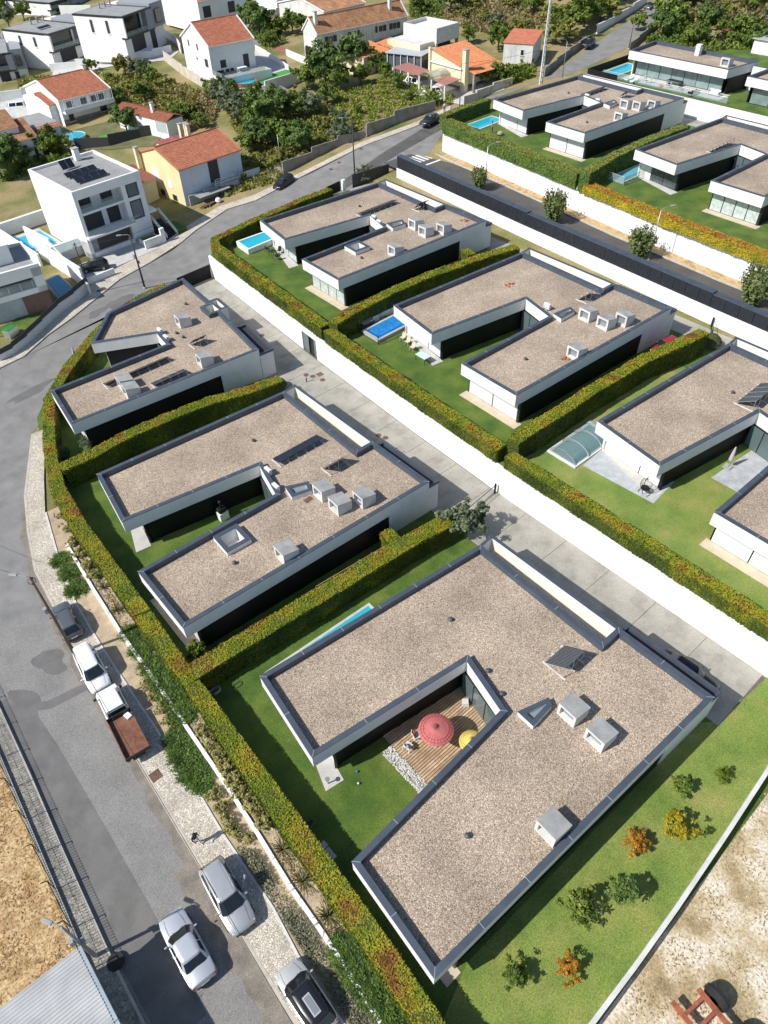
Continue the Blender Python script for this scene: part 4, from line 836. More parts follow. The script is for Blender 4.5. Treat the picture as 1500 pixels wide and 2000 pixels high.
car('parked_car','dark people carrier parked along the far pavement of the main street','car',(531,371),(577,345),4.3,1.8,1.62,BLK,z0=ramp(62),xw=.2,xf=.36,xr=.92,xb=.985,hood=1.0,tail=1.05)
car('parked_car','graphite estate car parked by the garden wall of the bungalow','car',(814,246),(864,224),4.4,1.78,1.5,DGR,z0=ramp(98),xw=.25,xf=.42,xr=.86,xb=.975)
car('parked_car','black hatchback on the forecourt of the white three storey house','car',(157,523),(211,514),3.9,1.66,1.45,BLK,z0=.15,xw=.24,xf=.40,xr=.86,xb=.98)
car('parked_car','dark car in the tree shade of the climbing road','car',(1138,93),(1163,75),4.2,1.74,1.45,BLK,z0=ramp(150),group='vehicles')
car('parked_car','grey saloon at the top end of the climbing road','car',(1257,17),(1289,7),4.4,1.74,1.45,GREY,z0=ramp(195),xr=.72,xb=.86)
car('parked_car','black car beside the garage of the nearest villa','car',(1390,1343),(1303,1283),4.5,1.8,1.45,BLK,zt=.9,z0=.03,xr=.74,xb=.9)
car('parked_car','red car in the upper lane behind the middle hedge','car',(1281,685),(1323,664),3.8,1.65,1.5,RED,zt=.9,z0=3.02)
car('parked_car','white car under the pergola of the bungalow','car',(826,180),(862,177),4.0,1.68,1.45,WHT,z0=ramp(100))
car('parked_van','white van behind the pergola columns','van',(794,160),(812,163),4.2,1.75,1.8,WHT,z0=ramp(105),xw=.2,xf=.34,xr=.96,xb=.99)
car('parked_van','white van between the houses at the left edge','van',(5,214),(56,209),4.6,1.85,1.95,WHT,z0=0,xw=.15,xf=.26,xr=.97,xb=.995,hood=1.1,tail=1.2)
car('parked_car','pale blue car in front of the twin modern houses','car',(303,127),(322,118),4.0,1.68,1.45,SILB,z0=1)
car('parked_car','white car beside the long old house','car',(511,64),(526,54),4.0,1.68,1.45,WHT,z0=ramp(100))
def pickup():
    a,b=G(207,1346,.7),G(273,1477,.7); c=(a+b)/2; L=(a-b).length; rz=math.atan2(a.y-b.y,a.x-b.x); z0=.06
    t=thing('pickup_truck','white pickup with an open rusty load bed behind the small van','pickup',(c.x,c.y,z0),rz,'vehicles'); K=dict(local=True); w=.84; X=lambda s:L/2-L*s
    RUST=mat('rusty_plate',(.20,.085,.05),.9,.3,2,bump=.4,fine=.25,fscale=9,dirt=.3); DK=mat('dark_bed_side',(.03,.026,.025),.7,.2)
    secs=[]
    for s,k,zb,ztp in [(0,.72,.45,.75),(.015,.88,.32,.85),(.05,.97,.28,.98),(.12,1,.28,1.02),(.44,1,.28,1.02),(.445,.98,.3,1.0)]:
        x=X(s); ww=w*k; secs.append([(x,-ww*.9,zb),(x,-ww,zb+.2),(x,-ww,ztp-.1),(x,-ww*.9,ztp),(x,ww*.9,ztp),(x,ww,ztp-.1),(x,ww,zb+.2),(x,ww*.9,zb)])
    mb=MB(); loft(mb,secs); mb.build('body',WHT,t,**K)
    mb=MB(); P0=[(X(.085),w*.84),(X(.43),w*.9),(X(.43),-w*.9),(X(.085),-w*.84)]; P1=[(X(.165),w*.72),(X(.405),w*.76),(X(.405),-w*.76),(X(.165),-w*.72)]
    loft(mb,[[(x,y,1.0) for x,y in P0],[(x,y,1.66) for x,y in P1],[(x*.97,y*.9,1.70) for x,y in P1]]); mb.build('cabin',WHT,t,**K)
    MB().add([(X(.094)+.02,w*.76,1.07),(X(.094)+.02,-w*.76,1.07),(X(.158)+.02,-w*.66,1.6),(X(.158)+.02,w*.66,1.6)],[(0,1,2,3)]).build('windscreen',CARGL,t,**K)
    MB().add([(X(.428)-.02,w*.8,1.07),(X(.428)-.02,-w*.8,1.07),(X(.41)-.02,-w*.7,1.6),(X(.41)-.02,w*.7,1.6)],[(3,2,1,0)]).build('rear_window',CARGL,t,**K)
    for sg in(1,-1):
        MB().add([(X(.12),sg*w*.885,1.06),(X(.42),sg*w*.915,1.06),(X(.40),sg*w*.79,1.6),(X(.18),sg*w*.755,1.6)],[(0,1,2,3)]).build('side_window',CARGL,t,**K)
        MB().box((X(.12),sg*w*1.15,1.15),(.09,.2,.22)).build('mirror',TRIM,t,**K); MB().box((X(.01),sg*w*.7,.72),(.08,.3,.15)).build('headlight',HEADL,t,**K)
        MB().box((X(.725),sg*w*1.04,1.0),(L*.54,.05,.36)).build('bed_side',DK if sg<0 else RUST,t,**K)
        MB().box((X(.995),sg*w*.85,.72),(.05,.2,.12)).build('tail_light',TAIL,t,**K)
        for s in(.15,.80):
            wl=MB(); r=.33
            for rr,yy in [(.20,-.1),(r,-.1),(r,.1),(.2,.1)]:
                for k in range(16): th=2*math.pi*k/16; wl.v.append((X(s)+rr*math.cos(th),sg*w*.92+yy,r+rr*math.sin(th)))
            wl.f+=[(i*16+k,i*16+(k+1)%16,(i+1)*16+(k+1)%16,(i+1)*16+k) for i in range(3) for k in range(16)]; wl.build('tyre',RUB,t,**K)
    MB().box((X(.725),0,.83),(L*.54,w*2.0,.08)).build('bed_floor',RUST,t,**K); MB().box((X(.45),0,1.05),(.05,w*2.1,.5)).build('headboard',DK,t,**K); MB().box((X(.997),0,1.0),(.05,w*2.1,.34)).build('tailgate',DK,t,**K)
    MB().box((X(.72),0,.55),(L*.55,.9,.2)).build('chassis',TRIM,t,**K)
    for k in range(4): MB().box((X(.285),(-.36+.24*k),1.705),(L*.2,.03,.02)).build('roof_rib',WHT,t,**K)
    MB().tube([(X(.425),-w*.95,1.62),(X(.425),w*.95,1.62)],.03,6).build('rack_bar',STEEL,t,**K)
    o=MB().box((0,0,.06),(.5,.4,.12),.3).build('white_box',SHUTW); o.location=t.matrix_world@Vector((0,0,0)); q=Matrix.Rotation(rz,3,'Z')@Vector((X(.5),-.5,.87)); o.location=(c.x+q.x,c.y+q.y,z0+.87); o.rotation_euler=(0,0,rz); tag(o,'small white box lying in the rusty pickup bed','box')
pickup()
# ------------------------------------------------------------------ poles, lamps, cables
def phgt(base,top,z0):
    P=G(base[0],base[1],z0); best=(1e9,0)
    for k in range(20,1800):
        h=k*.01; v=P+Vector((0,0,h)); d=Vector((v.x,v.y,v.z-H)); q=(RX*d.x+RY*d.y+RZ*d.z); e=(CX+F*q.x/q.z-top[0])**2+(CY+F*q.y/q.z-top[1])**2
        if e<best[0]: best=(e,h)
    return P,best[1]
TOPS={}
def pole(key,label,base,top,z0,r=.13,m=CONC,arm=None,lampcol=None,name='utility_pole',cat='pole',cross=False,boxes=False,taper=.6):
    P,h=phgt(base,top,z0); t=thing(name,label,cat,P,group='poles and street lamps')
    MB().tube([P,P+Vector((0,0,h))],[r,r*taper],10).build('shaft',m,t,smooth=True); TOPS[key]=P+Vector((0,0,h))
    MB().lathe(P,[(r*1.5,0),(r*1.5,.12),(r*1.05,.2)],10).build('footing',CONC,t)
    if arm:
        q=P+Vector((arm[0],arm[1],h+arm[2])); MB().tube([P+Vector((0,0,h-.1)),P+Vector((arm[0]*.25,arm[1]*.25,h+arm[2]*.7)),q],[.045,.04,.035],6).build('arm',STEEL,t)
        a=math.atan2(arm[1],arm[0]); l=MB().box((0,0,0),(.62,.24,.12)); l.xf(Matrix.Translation(q+Vector((math.cos(a)*.25,math.sin(a)*.25,0)))@Matrix.Rotation(a,4,'Z')); l.build('lamp_head',mat('lamp_grey',(.30,.31,.32),.5),t,bevel=.03)
    if cross:
        for k,zz in enumerate((.35,.6)): MB().tube([P+Vector((-.25,.1,h-zz)),P+Vector((.25,-.1,h-zz))],.03,5).build('bracket',STEEL,t)
        for k in range(3): MB().lathe(P+Vector((.12*math.cos(k*2.1),.12*math.sin(k*2.1),h-.25-.2*k)),[(.05,0),(.06,.08),(.03,.14)],8).build('insulator',mat('insulator',(.06,.045,.03),.3),t)
        cl=[P+Vector((.25*math.cos(a),.25*math.sin(a)*.3+.1,h-.45+.25*math.sin(a*1.0))) for a in np.linspace(0,6.3,18)]; MB().tube(cl,.02,5).build('cable_coil',CABLE,t)
    if boxes:
        MB().box(P+Vector((-.22,.0,h*.62)),(.22,.3,.5)).build('junction_box',mat('lamp_grey',()),t); MB().box(P+Vector((.2,0,h*.5)),(.15,.22,.35)).build('fuse_box',mat('lamp_grey',()),t)
    return t
pole('a','brown wooden utility pole leaning over the grey parked hatchback',(147,1278),(58,1128),.1,.15,WOODP,(-.6,.7,.15),cross=True,boxes=True)
pole('b','black utility pole with a lamp in front of the white three storey house',(283,563),(258,458),0,.14,mat('dark_pole',(.05,.048,.045),.8),(-1.0,.5,.15),cross=True,boxes=True)
pole('c','thin dark utility pole beside the black hatchback',(178,573),(143,475),0,.10,mat('dark_pole',()),cross=True)
pole('d','dark utility pole with a lamp at the gate of the middle row',(693,347),(690.7,230),ramp(72),.13,mat('dark_pole',()),(-1.4,.6,.2),cross=True)
pole('e','thin grey post beside the scrub garden',(550,335),(540,262),ramp(67),.06,STEEL)
pole('g','grey wooden pole standing in front of the bungalow gate',(897,222),(901,124),ramp(108),.1,WOODP)
pole('h','brown wooden pole beside the climbing road',(1228,96),(1241,26),ramp(165),.11,WOODP)
pole('i','white utility pole between the modern houses and the gable house',(325,107),(307,26),2,.12,CONC_L)
pole('j','utility pole beside the corrugated shed in the lower left corner',(188,1868),(106,1828),0,.13,CONC,(-.3,.5,.1),boxes=True)
pole('k','street lamp at the foot of the climbing road',(1098,153),(1105.5,80),ramp(140),.09,STEEL,(-1.1,.9,.4),name='street_lamp',cat='lamp')
pole('l','street lamp in front of the green hedge of the upper row',(946.6,372),(954,286),4.6,.08,STEEL,(1.3,-.5,.35),name='street_lamp',cat='lamp')
pole('m','street lamp in front of the golden yellow hedge',(1266.5,508),(1290,411),4.6,.08,STEEL,(1.3,-.5,.35),name='street_lamp',cat='lamp')
def lattice():
    P,h=phgt((1056,165),(1074,0),ramp(132)); h+=1.5; t=thing('concrete_pylon','tall pale concrete ladder pylon beside the climbing road','pylon',P)
    for dx in(-.32,.32):
        MB().add([P+Vector((dx*(1-.0)+sx,sy,0)) for sx,sy in((-.1,-.12),(.1,-.12),(.1,.12),(-.1,.12))]+[P+Vector((dx*.55+sx*.7,sy*.7,h)) for sx,sy in((-.1,-.12),(.1,-.12),(.1,.12),(-.1,.12))],[(0,1,5,4),(1,2,6,5),(2,3,7,6),(3,0,4,7),(4,5,6,7)]).build('upright',CONC_L,t)
    n=18
    for k in range(n): z=h*(k+.5)/n; MB().box(P+Vector((0,0,z)),(.64*(1-.45*z/h),.16,.14)).build('rung',CONC_L,t)
lattice()
def cable(label,a,b,sag,r=.02,n=14):
    a,b=Vector(a),Vector(b); pts=[a.lerp(b,i/n)-Vector((0,0,sag*4*(i/n)*(1-i/n))) for i in range(n+1)]
    tag(MB().tube(pts,r,5).build('overhead_cable',CABLE),label,'cable')
cable('overhead cable running from the leaning pole down along the kerb',TOPS['a'],(.25,8.0,5.0),.9,.017)
cable('overhead cable leaving the leaning pole towards the left edge',TOPS['a'],TOPS['a']+Vector((-12,22,1)),.8,.017)
cable('overhead cable between the two dark poles by the three storey house',TOPS['c'],TOPS['b'],.3)
cable('overhead cable from the lamp pole up to the middle row gate',TOPS['b'],TOPS['d'],1.2)
cable('overhead cable from the gate pole to the concrete pylon',TOPS['d'],TOPS['g']+Vector((0,0,-.3)),1.0)
cable('overhead cable along the climbing road',TOPS['g'],TOPS['h'],1.5)
# ------------------------------------------------------------------ field fence, shed, low walls
t=thing('wire_fence','green wire mesh fence with bent posts beside the dry field','fence',(-6.3,28,0))
fy=[16.5,19.2,21.9,24.6,27.3,30.0,32.7,35.4,38.1,40.8,43.5]; fx=lambda y:-6.85+(y-19.9)*.055
for y in fy:
    MB().tube([(fx(y),y,0),(fx(y),y,1.75),(fx(y)-.3,y-.05,2.05)],.035,6).build('post',mat('green_post',(.04,.075,.06),.6),t)
for a,b in zip(fy,fy[1:]):
    mb=MB(); n=14
    for k in range(n):
        for sg in(0,1):
            s0,s1=k/n,(k+1.0)/n; p=(fx(a),a+(b-a)*(s0 if sg else s1),.35); q=(fx(b),a+(b-a)*min(1,max(0,(s1 if sg else s0))),1.72); mb.tube([p,q],.011,3,False)
    for zz in(.4,.85,1.3,1.74): mb.tube([(fx(a),a,zz),(fx(b),b,zz)],.012,3,False)
    o=mb.build('mesh_bay',mat('green_post',()),t); o['kind']='stuff'
    MB().wall((fx(a),a),(fx(b),b),.18,0,.38,0).build('plinth',CONC,t)
def corrug(name,m,parent,o,ex,ey,lx,ly,pitch,amp,zf,loc=False):
    "corrugated sheet: waves across ey, ridges along ex"
    n=max(2,int(ly/pitch)*4); mb=MB(); vs=[]
    for k in range(n+1):
        s=ly*k/n; dz=amp*math.sin(2*math.pi*s/pitch)
        for x in(0,lx): vs.append((o[0]+ex[0]*x+ey[0]*s,o[1]+ex[1]*x+ey[1]*s,zf(x,s)+dz))
    mb.add(vs,[(2*k,2*k+1,2*k+3,2*k+2) for k in range(n)]); return mb.build(name,m,parent)
t=thing('shed','shed with a pale corrugated metal roof in the lower left corner','shed',(-11,13,0))
MB().prism([(-6.75,19.0),(-20,19.0),(-20,2),(-6.75,2)],0,3.25).build('wall',CONC_W,t)
CORR=mat('corrugated_metal',(.55,.55,.53),.5,.1,.8,metal=.3,fine=.06,dirt=.15)
corrug('roof',CORR,t,(-20,19.3),(1,0),(0,-1),13.5,18,.19,.028,lambda x,s:3.42+(13.5-x)*.05)
MB().box((-6.4,10.5,3.3),(.22,17.6,.18)).build('gutter',mat('blue_gutter',(.30,.36,.40),.5),t)
for yy in (15.0,10.5): MB().box((-13.2,yy,3.78),(13.4,.04,.02)).build('sheet_joint',mat('blue_gutter',()),t)
MB().lathe((-5.6,18.6,0),[(.45,.0),(.5,.1),(.5,.22),(.25,.25)],16).build('tyre_pile',RUB).location=(0,0,0)
o=D.objects['tyre_pile']; tag(o,'old black tyre lying by the shed pole','tyre')
t=thing('low_wall','low pale wall between the lawn with young trees and the sandy lot','wall',(22,-1,0))
LW=[(5,-1.45),(12.2,-1.23),(16,-1.2),(20.3,-1.08),(26,-.8),(32.1,-.43),(39.2,.2)]
for a,b in zip(LW,LW[1:]): MB().wall(a,b,.26,0,1.0,0).build('panel',CONC_L,t)
# road details
def blob(name,px,py,rx,ry,rot,m,z,seed,n=22,kind='structure'):
    rg=random.Random(seed); c=G(px,py,0); pts=[]
    for k in range(n):
        a=2*math.pi*k/n; r=1+.16*math.sin(3*a+seed)+.1*math.sin(5*a+2*seed)+rg.uniform(-.06,.06); x,y=rx*r*math.cos(a),ry*r*math.sin(a); pts.append((c.x+x*math.cos(rot)-y*math.sin(rot),c.y+x*math.sin(rot)+y*math.cos(rot)))
    sheet(name,pts,m,dz=z,flat=0)
blob('road_patch',98,1292,1.0,1.5,.3,PATCH,-.020,1); blob('road_patch',50,1370,.8,1.6,.2,PATCH,-.020,2); blob('road_patch',235,1800,.35,1.1,.1,PATCH,-.020,3)
blob('road_patch',70,1440,.7,2.6,.05,PATCH,-.018,5); blob('road_patch',60,765,2.8,.8,.2,PATCH,-.020,7); blob('road_patch',235,590,2.2,1.2,.4,PATCH,-.020,8); blob('road_patch',190,610,1.6,.7,.4,PATCH,-.018,9); blob('road_patch',405,460,1.5,.9,.4,PATCH,-.020,10)
sheet('resurfaced_strip',[(-5.5,13),(-3.0,13),(-2.7,20),(-2.6,28),(-2.6,34),(-2.9,40),(-4.4,40),(-4.75,33),(-5.15,27),(-5.5,19)],mat('resurfaced_asphalt',(.15,.145,.135),.85,.16,.5,bump=.2,fine=.12,fscale=20,dirt=.28),dz=-.022,flat=0)
sheet('trench_patch',[(-4.5,38.6),(-1.8,36.9),(1.3,36.5),(1.3,37.2),(-1.7,37.7),(-4.5,39.6)],PATCH,dz=-.016,flat=0)
def plate(name,px,py,z,s,m,round_=False,rz=0):
    c=G(px,py,z)
    (MB().lathe(c,[(s*.5,0),(s*.5,.012),(s*.46,.016)],18) if round_ else MB().box((c.x,c.y,z+.006),(s,s,.014),rz)).build(name,m)
    return D.objects[name] if False else COL.objects[-1]
IRON=mat('rusty_iron',(.13,.075,.05),.8,.25,4,fine=.2)
for i,(px,py,z,s,rd,l) in enumerate([(304,1515,.1,.75,False,'rusty square cover in the cobbled pavement below the pickup'),(625,731,.035,.7,False,'square drain cover in the lane by the glass gate'),(512,655,.035,.62,True,'round cover in the lane shadow of the corner villa'),(598,732,.035,.6,True,'round cover in the lane left of the double covers'),(611,735,.035,.6,True,'round cover in the lane right of its twin'),(739,850,.035,.6,True,'left round cover in the lane behind the square well villa'),(753,855,.035,.6,True,'right round cover in the lane behind the square well villa'),(630,742,.035,.6,True,'round cover in the lane beside the black bollard')]):
    tag(plate('manhole_cover',px,py,z,s,IRON,rd,.0),l,'manhole cover',group='manhole covers')
for px,py,l in [(193,568,'left manhole on the cobbled pavement of the bend'),(203,564,'right manhole on the cobbled pavement of the bend')]:
    p=T(px,py,.09); tag(MB().lathe(p,[(.32,0),(.32,.012),(.3,.016)],16).build('manhole_cover',IRON),l,'manhole cover',group='manhole covers')
for px,py,l in [(647,330,'manhole ring in the main street below the gate pole'),(663,317,'manhole ring in the main street left of the gate pole'),(706,290,'manhole ring in the main street near the scrub wall')]:
    p=T(px,py,-.02); tag(MB().lathe(p,[(.4,0),(.4,.012),(.37,.016)],16).build('manhole_cover',IRON),l,'manhole cover',group='manhole covers')
def bollard(label,px,py,z):
    p=G(px,py,z); t=thing('bollard_lamp',label,'bollard',p); MB().tube([p,p+Vector((0,0,.62))],.06,10).build('post',BLACK,t); MB().lathe(p+Vector((0,0,.62)),[(.05,0),(.05,.12)],10).build('lens',SHUTW,t); MB().lathe(p+Vector((0,0,.74)),[(.07,0),(.07,.06)],10).build('cap',BLACK,t)
bollard('black bollard lamp at the lane edge beside the corner hedge',599,746,.03); bollard('black bollard lamp behind the villa with the square roof well',775,887,.03)
# lane gates
def gate(label,a,b,z,h=1.1):
    a,b=Vector(a),Vector(b); t=thing('lane_gate',label,'gate',(a.x,a.y,z))
    MB().box((b.x,b.y,z+h/2+.05),(.14,.14,h+.1)).build('post',BLACK,t); MB().box((a.x,a.y,z+h/2),(.1,.1,h)).build('post',BLACK,t)
    for zz in(h-.05,.15): MB().tube([(a.x,a.y,z+zz),(b.x,b.y,z+zz)],.035,6).build('rail',BLACK,t)
gate('open black rail gate across the lane beside the olive tree',(34.2,29.8),(39.2,30.3),.03); gate('black rail gate across the upper lane behind the middle hedge',(73.0,29.0),(75.3,30.3),3.03)
t=thing('solid_gate','black sheet gate closing the lane towards the street bend','gate',(41,86.3,0))
for k in range(4): a=37.2+k*1.33; MB().wall((a,86.0+k*.1),(a+1.3,86.1+k*.1),.08,.05,1.9,0).build('panel',BLACK,t)
t=thing('solid_gate','black gate panels of the upper lane towards the main street','gate',(75,91.4,3))
for k in range(6): a=72.2+k*1.2; MB().wall((a,91.2-k*.1),(a+1.17,91.1-k*.1),.1,2.8,4.9,0).build('panel',mat('slate_fence_panel',()),t)
t=thing('entrance_fence','black panel and white pillar at the topiary beside the middle row gate','fence',(69,91,3))
MB().wall((66.8,91.0),(69.9,91.5),.08,3.0,4.5,0).build('panel',BLACK,t); MB().box((70.6,91.5,3.7),(.5,.5,1.6)).build('pillar',WHITE,t)
# ------------------------------------------------------------------ people
SKIN=mat('skin',(.45,.27,.19),.6,.05); HAIR=mat('dark_hair',(.02,.015,.012),.6)
def person(label,loc,rz,pose,shirt,trousers,h=1.72,arms=True,bare=False,lean=0.0):
    s=h/1.72; J={'pelvis':(0,0,.93),'chest':(.03+lean*.5,0,1.25),'neck':(.04+lean,0,1.46),'head0':(.05+lean*1.15,0,1.54),'head1':(.06+lean*1.25,0,1.68)}
    st=.22 if pose=='walk' else .03
    J.update({'hl':(0,.09,.9),'hr':(0,-.09,.9),'kl':(st*.7,.10,.5),'kr':(-st*.35,-.10,.5),'al':(st,.10,.07),'ar':(-st*1.1,-.10,.09),'tl':(st+.16,.11,.03),'tr':(-st*1.1+.15,-.11,.03),
      'sl':(.03+lean*.9,.19,1.40),'sr':(.03+lean*.9,-.19,1.40),'el':(-.08+lean*.7,.25,1.12),'er':(.06+lean*.7,-.25,1.12),'wl':(.02+lean*.6,.25,.88),'wr':(.22+lean*.6,-.22,.92),'ml':(.05+lean*.6,.25,.78),'mr':(.30+lean*.6,-.2,.86)})
    E=[('pelvis','chest'),('chest','neck'),('neck','head0'),('head0','head1'),('pelvis','hl'),('pelvis','hr'),('hl','kl'),('hr','kr'),('kl','al'),('kr','ar'),('al','tl'),('ar','tr'),('chest','sl'),('chest','sr'),('sl','el'),('sr','er'),('el','wl'),('er','wr'),('wl','ml'),('wr','mr')]
    R={'pelvis':(.15,.12),'chest':(.17,.12),'neck':(.06,.06),'head0':(.09,.08),'head1':(.10,.085),'hl':(.10,.10),'hr':(.10,.10),'kl':(.068,.068),'kr':(.068,.068),'al':(.045,.045),'ar':(.045,.045),'tl':(.04,.03),'tr':(.04,.03),'sl':(.07,.07),'sr':(.07,.07),'el':(.047,.047),'er':(.047,.047),'wl':(.034,.034),'wr':(.034,.034),'ml':(.04,.028),'mr':(.04,.028)}
    ks=list(J); me=D.meshes.new('person_skeleton'); me.from_pydata([tuple(c*s for c in J[k]) for k in ks],[(ks.index(a),ks.index(b)) for a,b in E],[])
    o=D.objects.new('person_tmp',me); COL.objects.link(o); md=o.modifiers.new('s','SKIN'); sv=me.skin_vertices[0].data
    for k,v in zip(ks,sv): v.radius=R[k]
    sv[0].use_root=True; sb=o.modifiers.new('u','SUBSURF'); sb.levels=2; sb.render_levels=2
    dg=bpy.context.evaluated_depsgraph_get(); em=D.meshes.new_from_object(o.evaluated_get(dg)); D.objects.remove(o)
    t=D.objects.new('person',em); COL.objects.link(t); em.materials.clear()
    for m in (trousers,shirt,SKIN): em.materials.append(m)
    for p in em.polygons:
        z=p.center.z/s; y=abs(p.center.y)/s; p.use_smooth=True
        p.material_index=2 if (z>1.45 or (y>.2 and z<1.1) or (bare and .98<z)) else (1 if z>.95 else 0)
    hd=J['head1']; MB().lathe((hd[0]*s-.02,0,hd[2]*s-.06),[(.085,-.05),(.11,.02),(.105,.09),(.06,.15),(.01,.165)],14).build('hair',HAIR,t,smooth=True,local=True)
    t.location=loc; t.rotation_euler=(0,0,rz); tag(t,label,'person'); return t
BLKC=mat('black_cloth',(.02,.02,.022),.9); WHC=mat('white_cloth',(.72,.71,.70),.9); BLUC=mat('blue_cloth',(.05,.07,.12),.9)
person('person in a dark top and white trousers walking on the cobbled pavement',G(386,1647,.1),math.radians(-75),'walk',BLKC,WHC,1.75,lean=.08)
person('person in a white shirt standing behind the graphite estate car',T(868,220),1.2,'stand',WHC,BLUC,1.75)
person('person in swimwear beside the pool of the upper row',G(961,259,7.75),2.0,'stand',SKIN,mat('swimwear',(.2,.03,.03),.8),1.7,bare=True)
# ------------------------------------------------------------------ the town beyond the street
TERRA=mat('terracotta_tiles',(.35,.125,.068),.85,.22,1.6,fine=.28,fscale=3.6,dirt=.12); TERRAO=mat('orange_tiles',(.52,.20,.085),.85,.15,1.4,fine=.2,fscale=3.2)
TERRAD=mat('weathered_tiles',(.34,.175,.09),.9,.25,.7,fine=.3,fscale=3,dirt=.3); CREAM=mat('cream_wall',(.70,.62,.42),.85,.05,.8,streak=.08); YELL=mat('yellow_wall',(.72,.63,.36),.85,.05,.6,streak=.06)
BLUEW=mat('pale_blue_wall',(.62,.66,.72),.85,.04,.6,streak=.06); OLDW=mat('stained_whitewash',(.66,.65,.62),.9,.12,.5,streak=.3,dirt=.18); GREYW=mat('grey_render',(.30,.31,.33),.85,.06); FLATG=mat('roof_membrane',(.30,.30,.29),.9,.1,.7,dirt=.2)
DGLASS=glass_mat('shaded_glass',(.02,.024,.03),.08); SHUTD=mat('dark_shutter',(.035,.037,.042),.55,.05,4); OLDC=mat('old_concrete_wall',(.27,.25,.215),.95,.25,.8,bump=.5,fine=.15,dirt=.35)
class Fr:
    "house frame: origin at the front corner, x along the front, y into the depth, z up from zb"
    def __init__(s,B,C,A,zb):
        s.o=Vector((B.x,B.y)); s.ex=Vector((C.x-B.x,C.y-B.y)); s.W=s.ex.length; s.ex/=s.W; s.ey=Vector((-s.ex.y,s.ex.x)); d=Vector((A.x-B.x,A.y-B.y))
        if d.dot(s.ey)<0: s.ey=-s.ey
        s.Dp=abs(d.dot(s.ey)); s.zb=zb
    def p(s,x,y,z=0): q=s.o+s.ex*x+s.ey*y; return Vector((q.x,q.y,s.zb+z))
    def box(s,x0,x1,y0,y1,z0,z1,name,m,t):
        if z0==0: z0=-1.6
        return MB().prism([s.p(x0,y0),s.p(x1,y0),s.p(x1,y1),s.p(x0,y1)],s.zb+z0,s.zb+z1).build(name,m,t)
    def win(s,t,side,a,b,z0,z1,frame=WHITE,pane=DGLASS,name='window',bars=1,dep=.05):
        "window on the front ('f': x range) or left side ('l': y range) or right side ('r')"
        def bx(u0,u1,o0,o1,za,zc,nm,m,par):
            if side=='f': P=[s.p(u0,-o0),s.p(u1,-o0),s.p(u1,-o1),s.p(u0,-o1)]
            elif side=='l': P=[s.p(-o0,u0),s.p(-o0,u1),s.p(-o1,u1),s.p(-o1,u0)]
            else: P=[s.p(s.W+o0,u0),s.p(s.W+o0,u1),s.p(s.W+o1,u1),s.p(s.W+o1,u0)]
            return MB().prism(P,s.zb+za,s.zb+zc).build(nm,m,par)
        w_=bx(a-.07,b+.07,-.05,dep,z0-.07,z1+.07,name,frame,t)
        n=max(1,bars)
        for k in range(n): bx(a+(b-a)*k/n+.02,a+(b-a)*(k+1)/n-.02,dep-.01,dep+.012,z0,z1,'pane',pane,w_)
        bx(a-.15,b+.15,dep,dep+.1,z0-.14,z0-.07,'sill',frame,w_); return w_
def frame_px(A,B,C,base,zb):
    _,h=phgt(base,B,zb); z=zb+h; return Fr(G(*B,z),G(*C,z),G(*A,z),zb),h
def tiles(t,f,x0,x1,ya,za,yb,zb_,m,name='roof',pitch=.26,row=.38,amp=.045,swap=False):
    "tiled slope rising from (ya,za) to (yb,zb); swap: slope runs along x instead"
    L=math.hypot(yb-ya,zb_-za); nr=max(2,int(L/row)); nc=max(4,int((x1-x0)/pitch)*4); vs=[];fs=[]; w=nc+1
    for r in range(nr):
        for e in(0,1):
            s=(r+e)/nr; lift=.035*(1-e)
            for c in range(w):
                x=x0+(x1-x0)*c/nc; y=ya+(yb-ya)*s; z=za+(zb_-za)*s+lift+amp*math.sin(2*math.pi*(x-x0)/pitch)
                vs.append(f.p(y,x,z) if swap else f.p(x,y,z))
    for r in range(2*nr-1):
        for c in range(nc): fs.append((r*w+c,r*w+c+1,(r+1)*w+c+1,(r+1)*w+c))
    return MB().add(vs,fs).build(name,m,t)
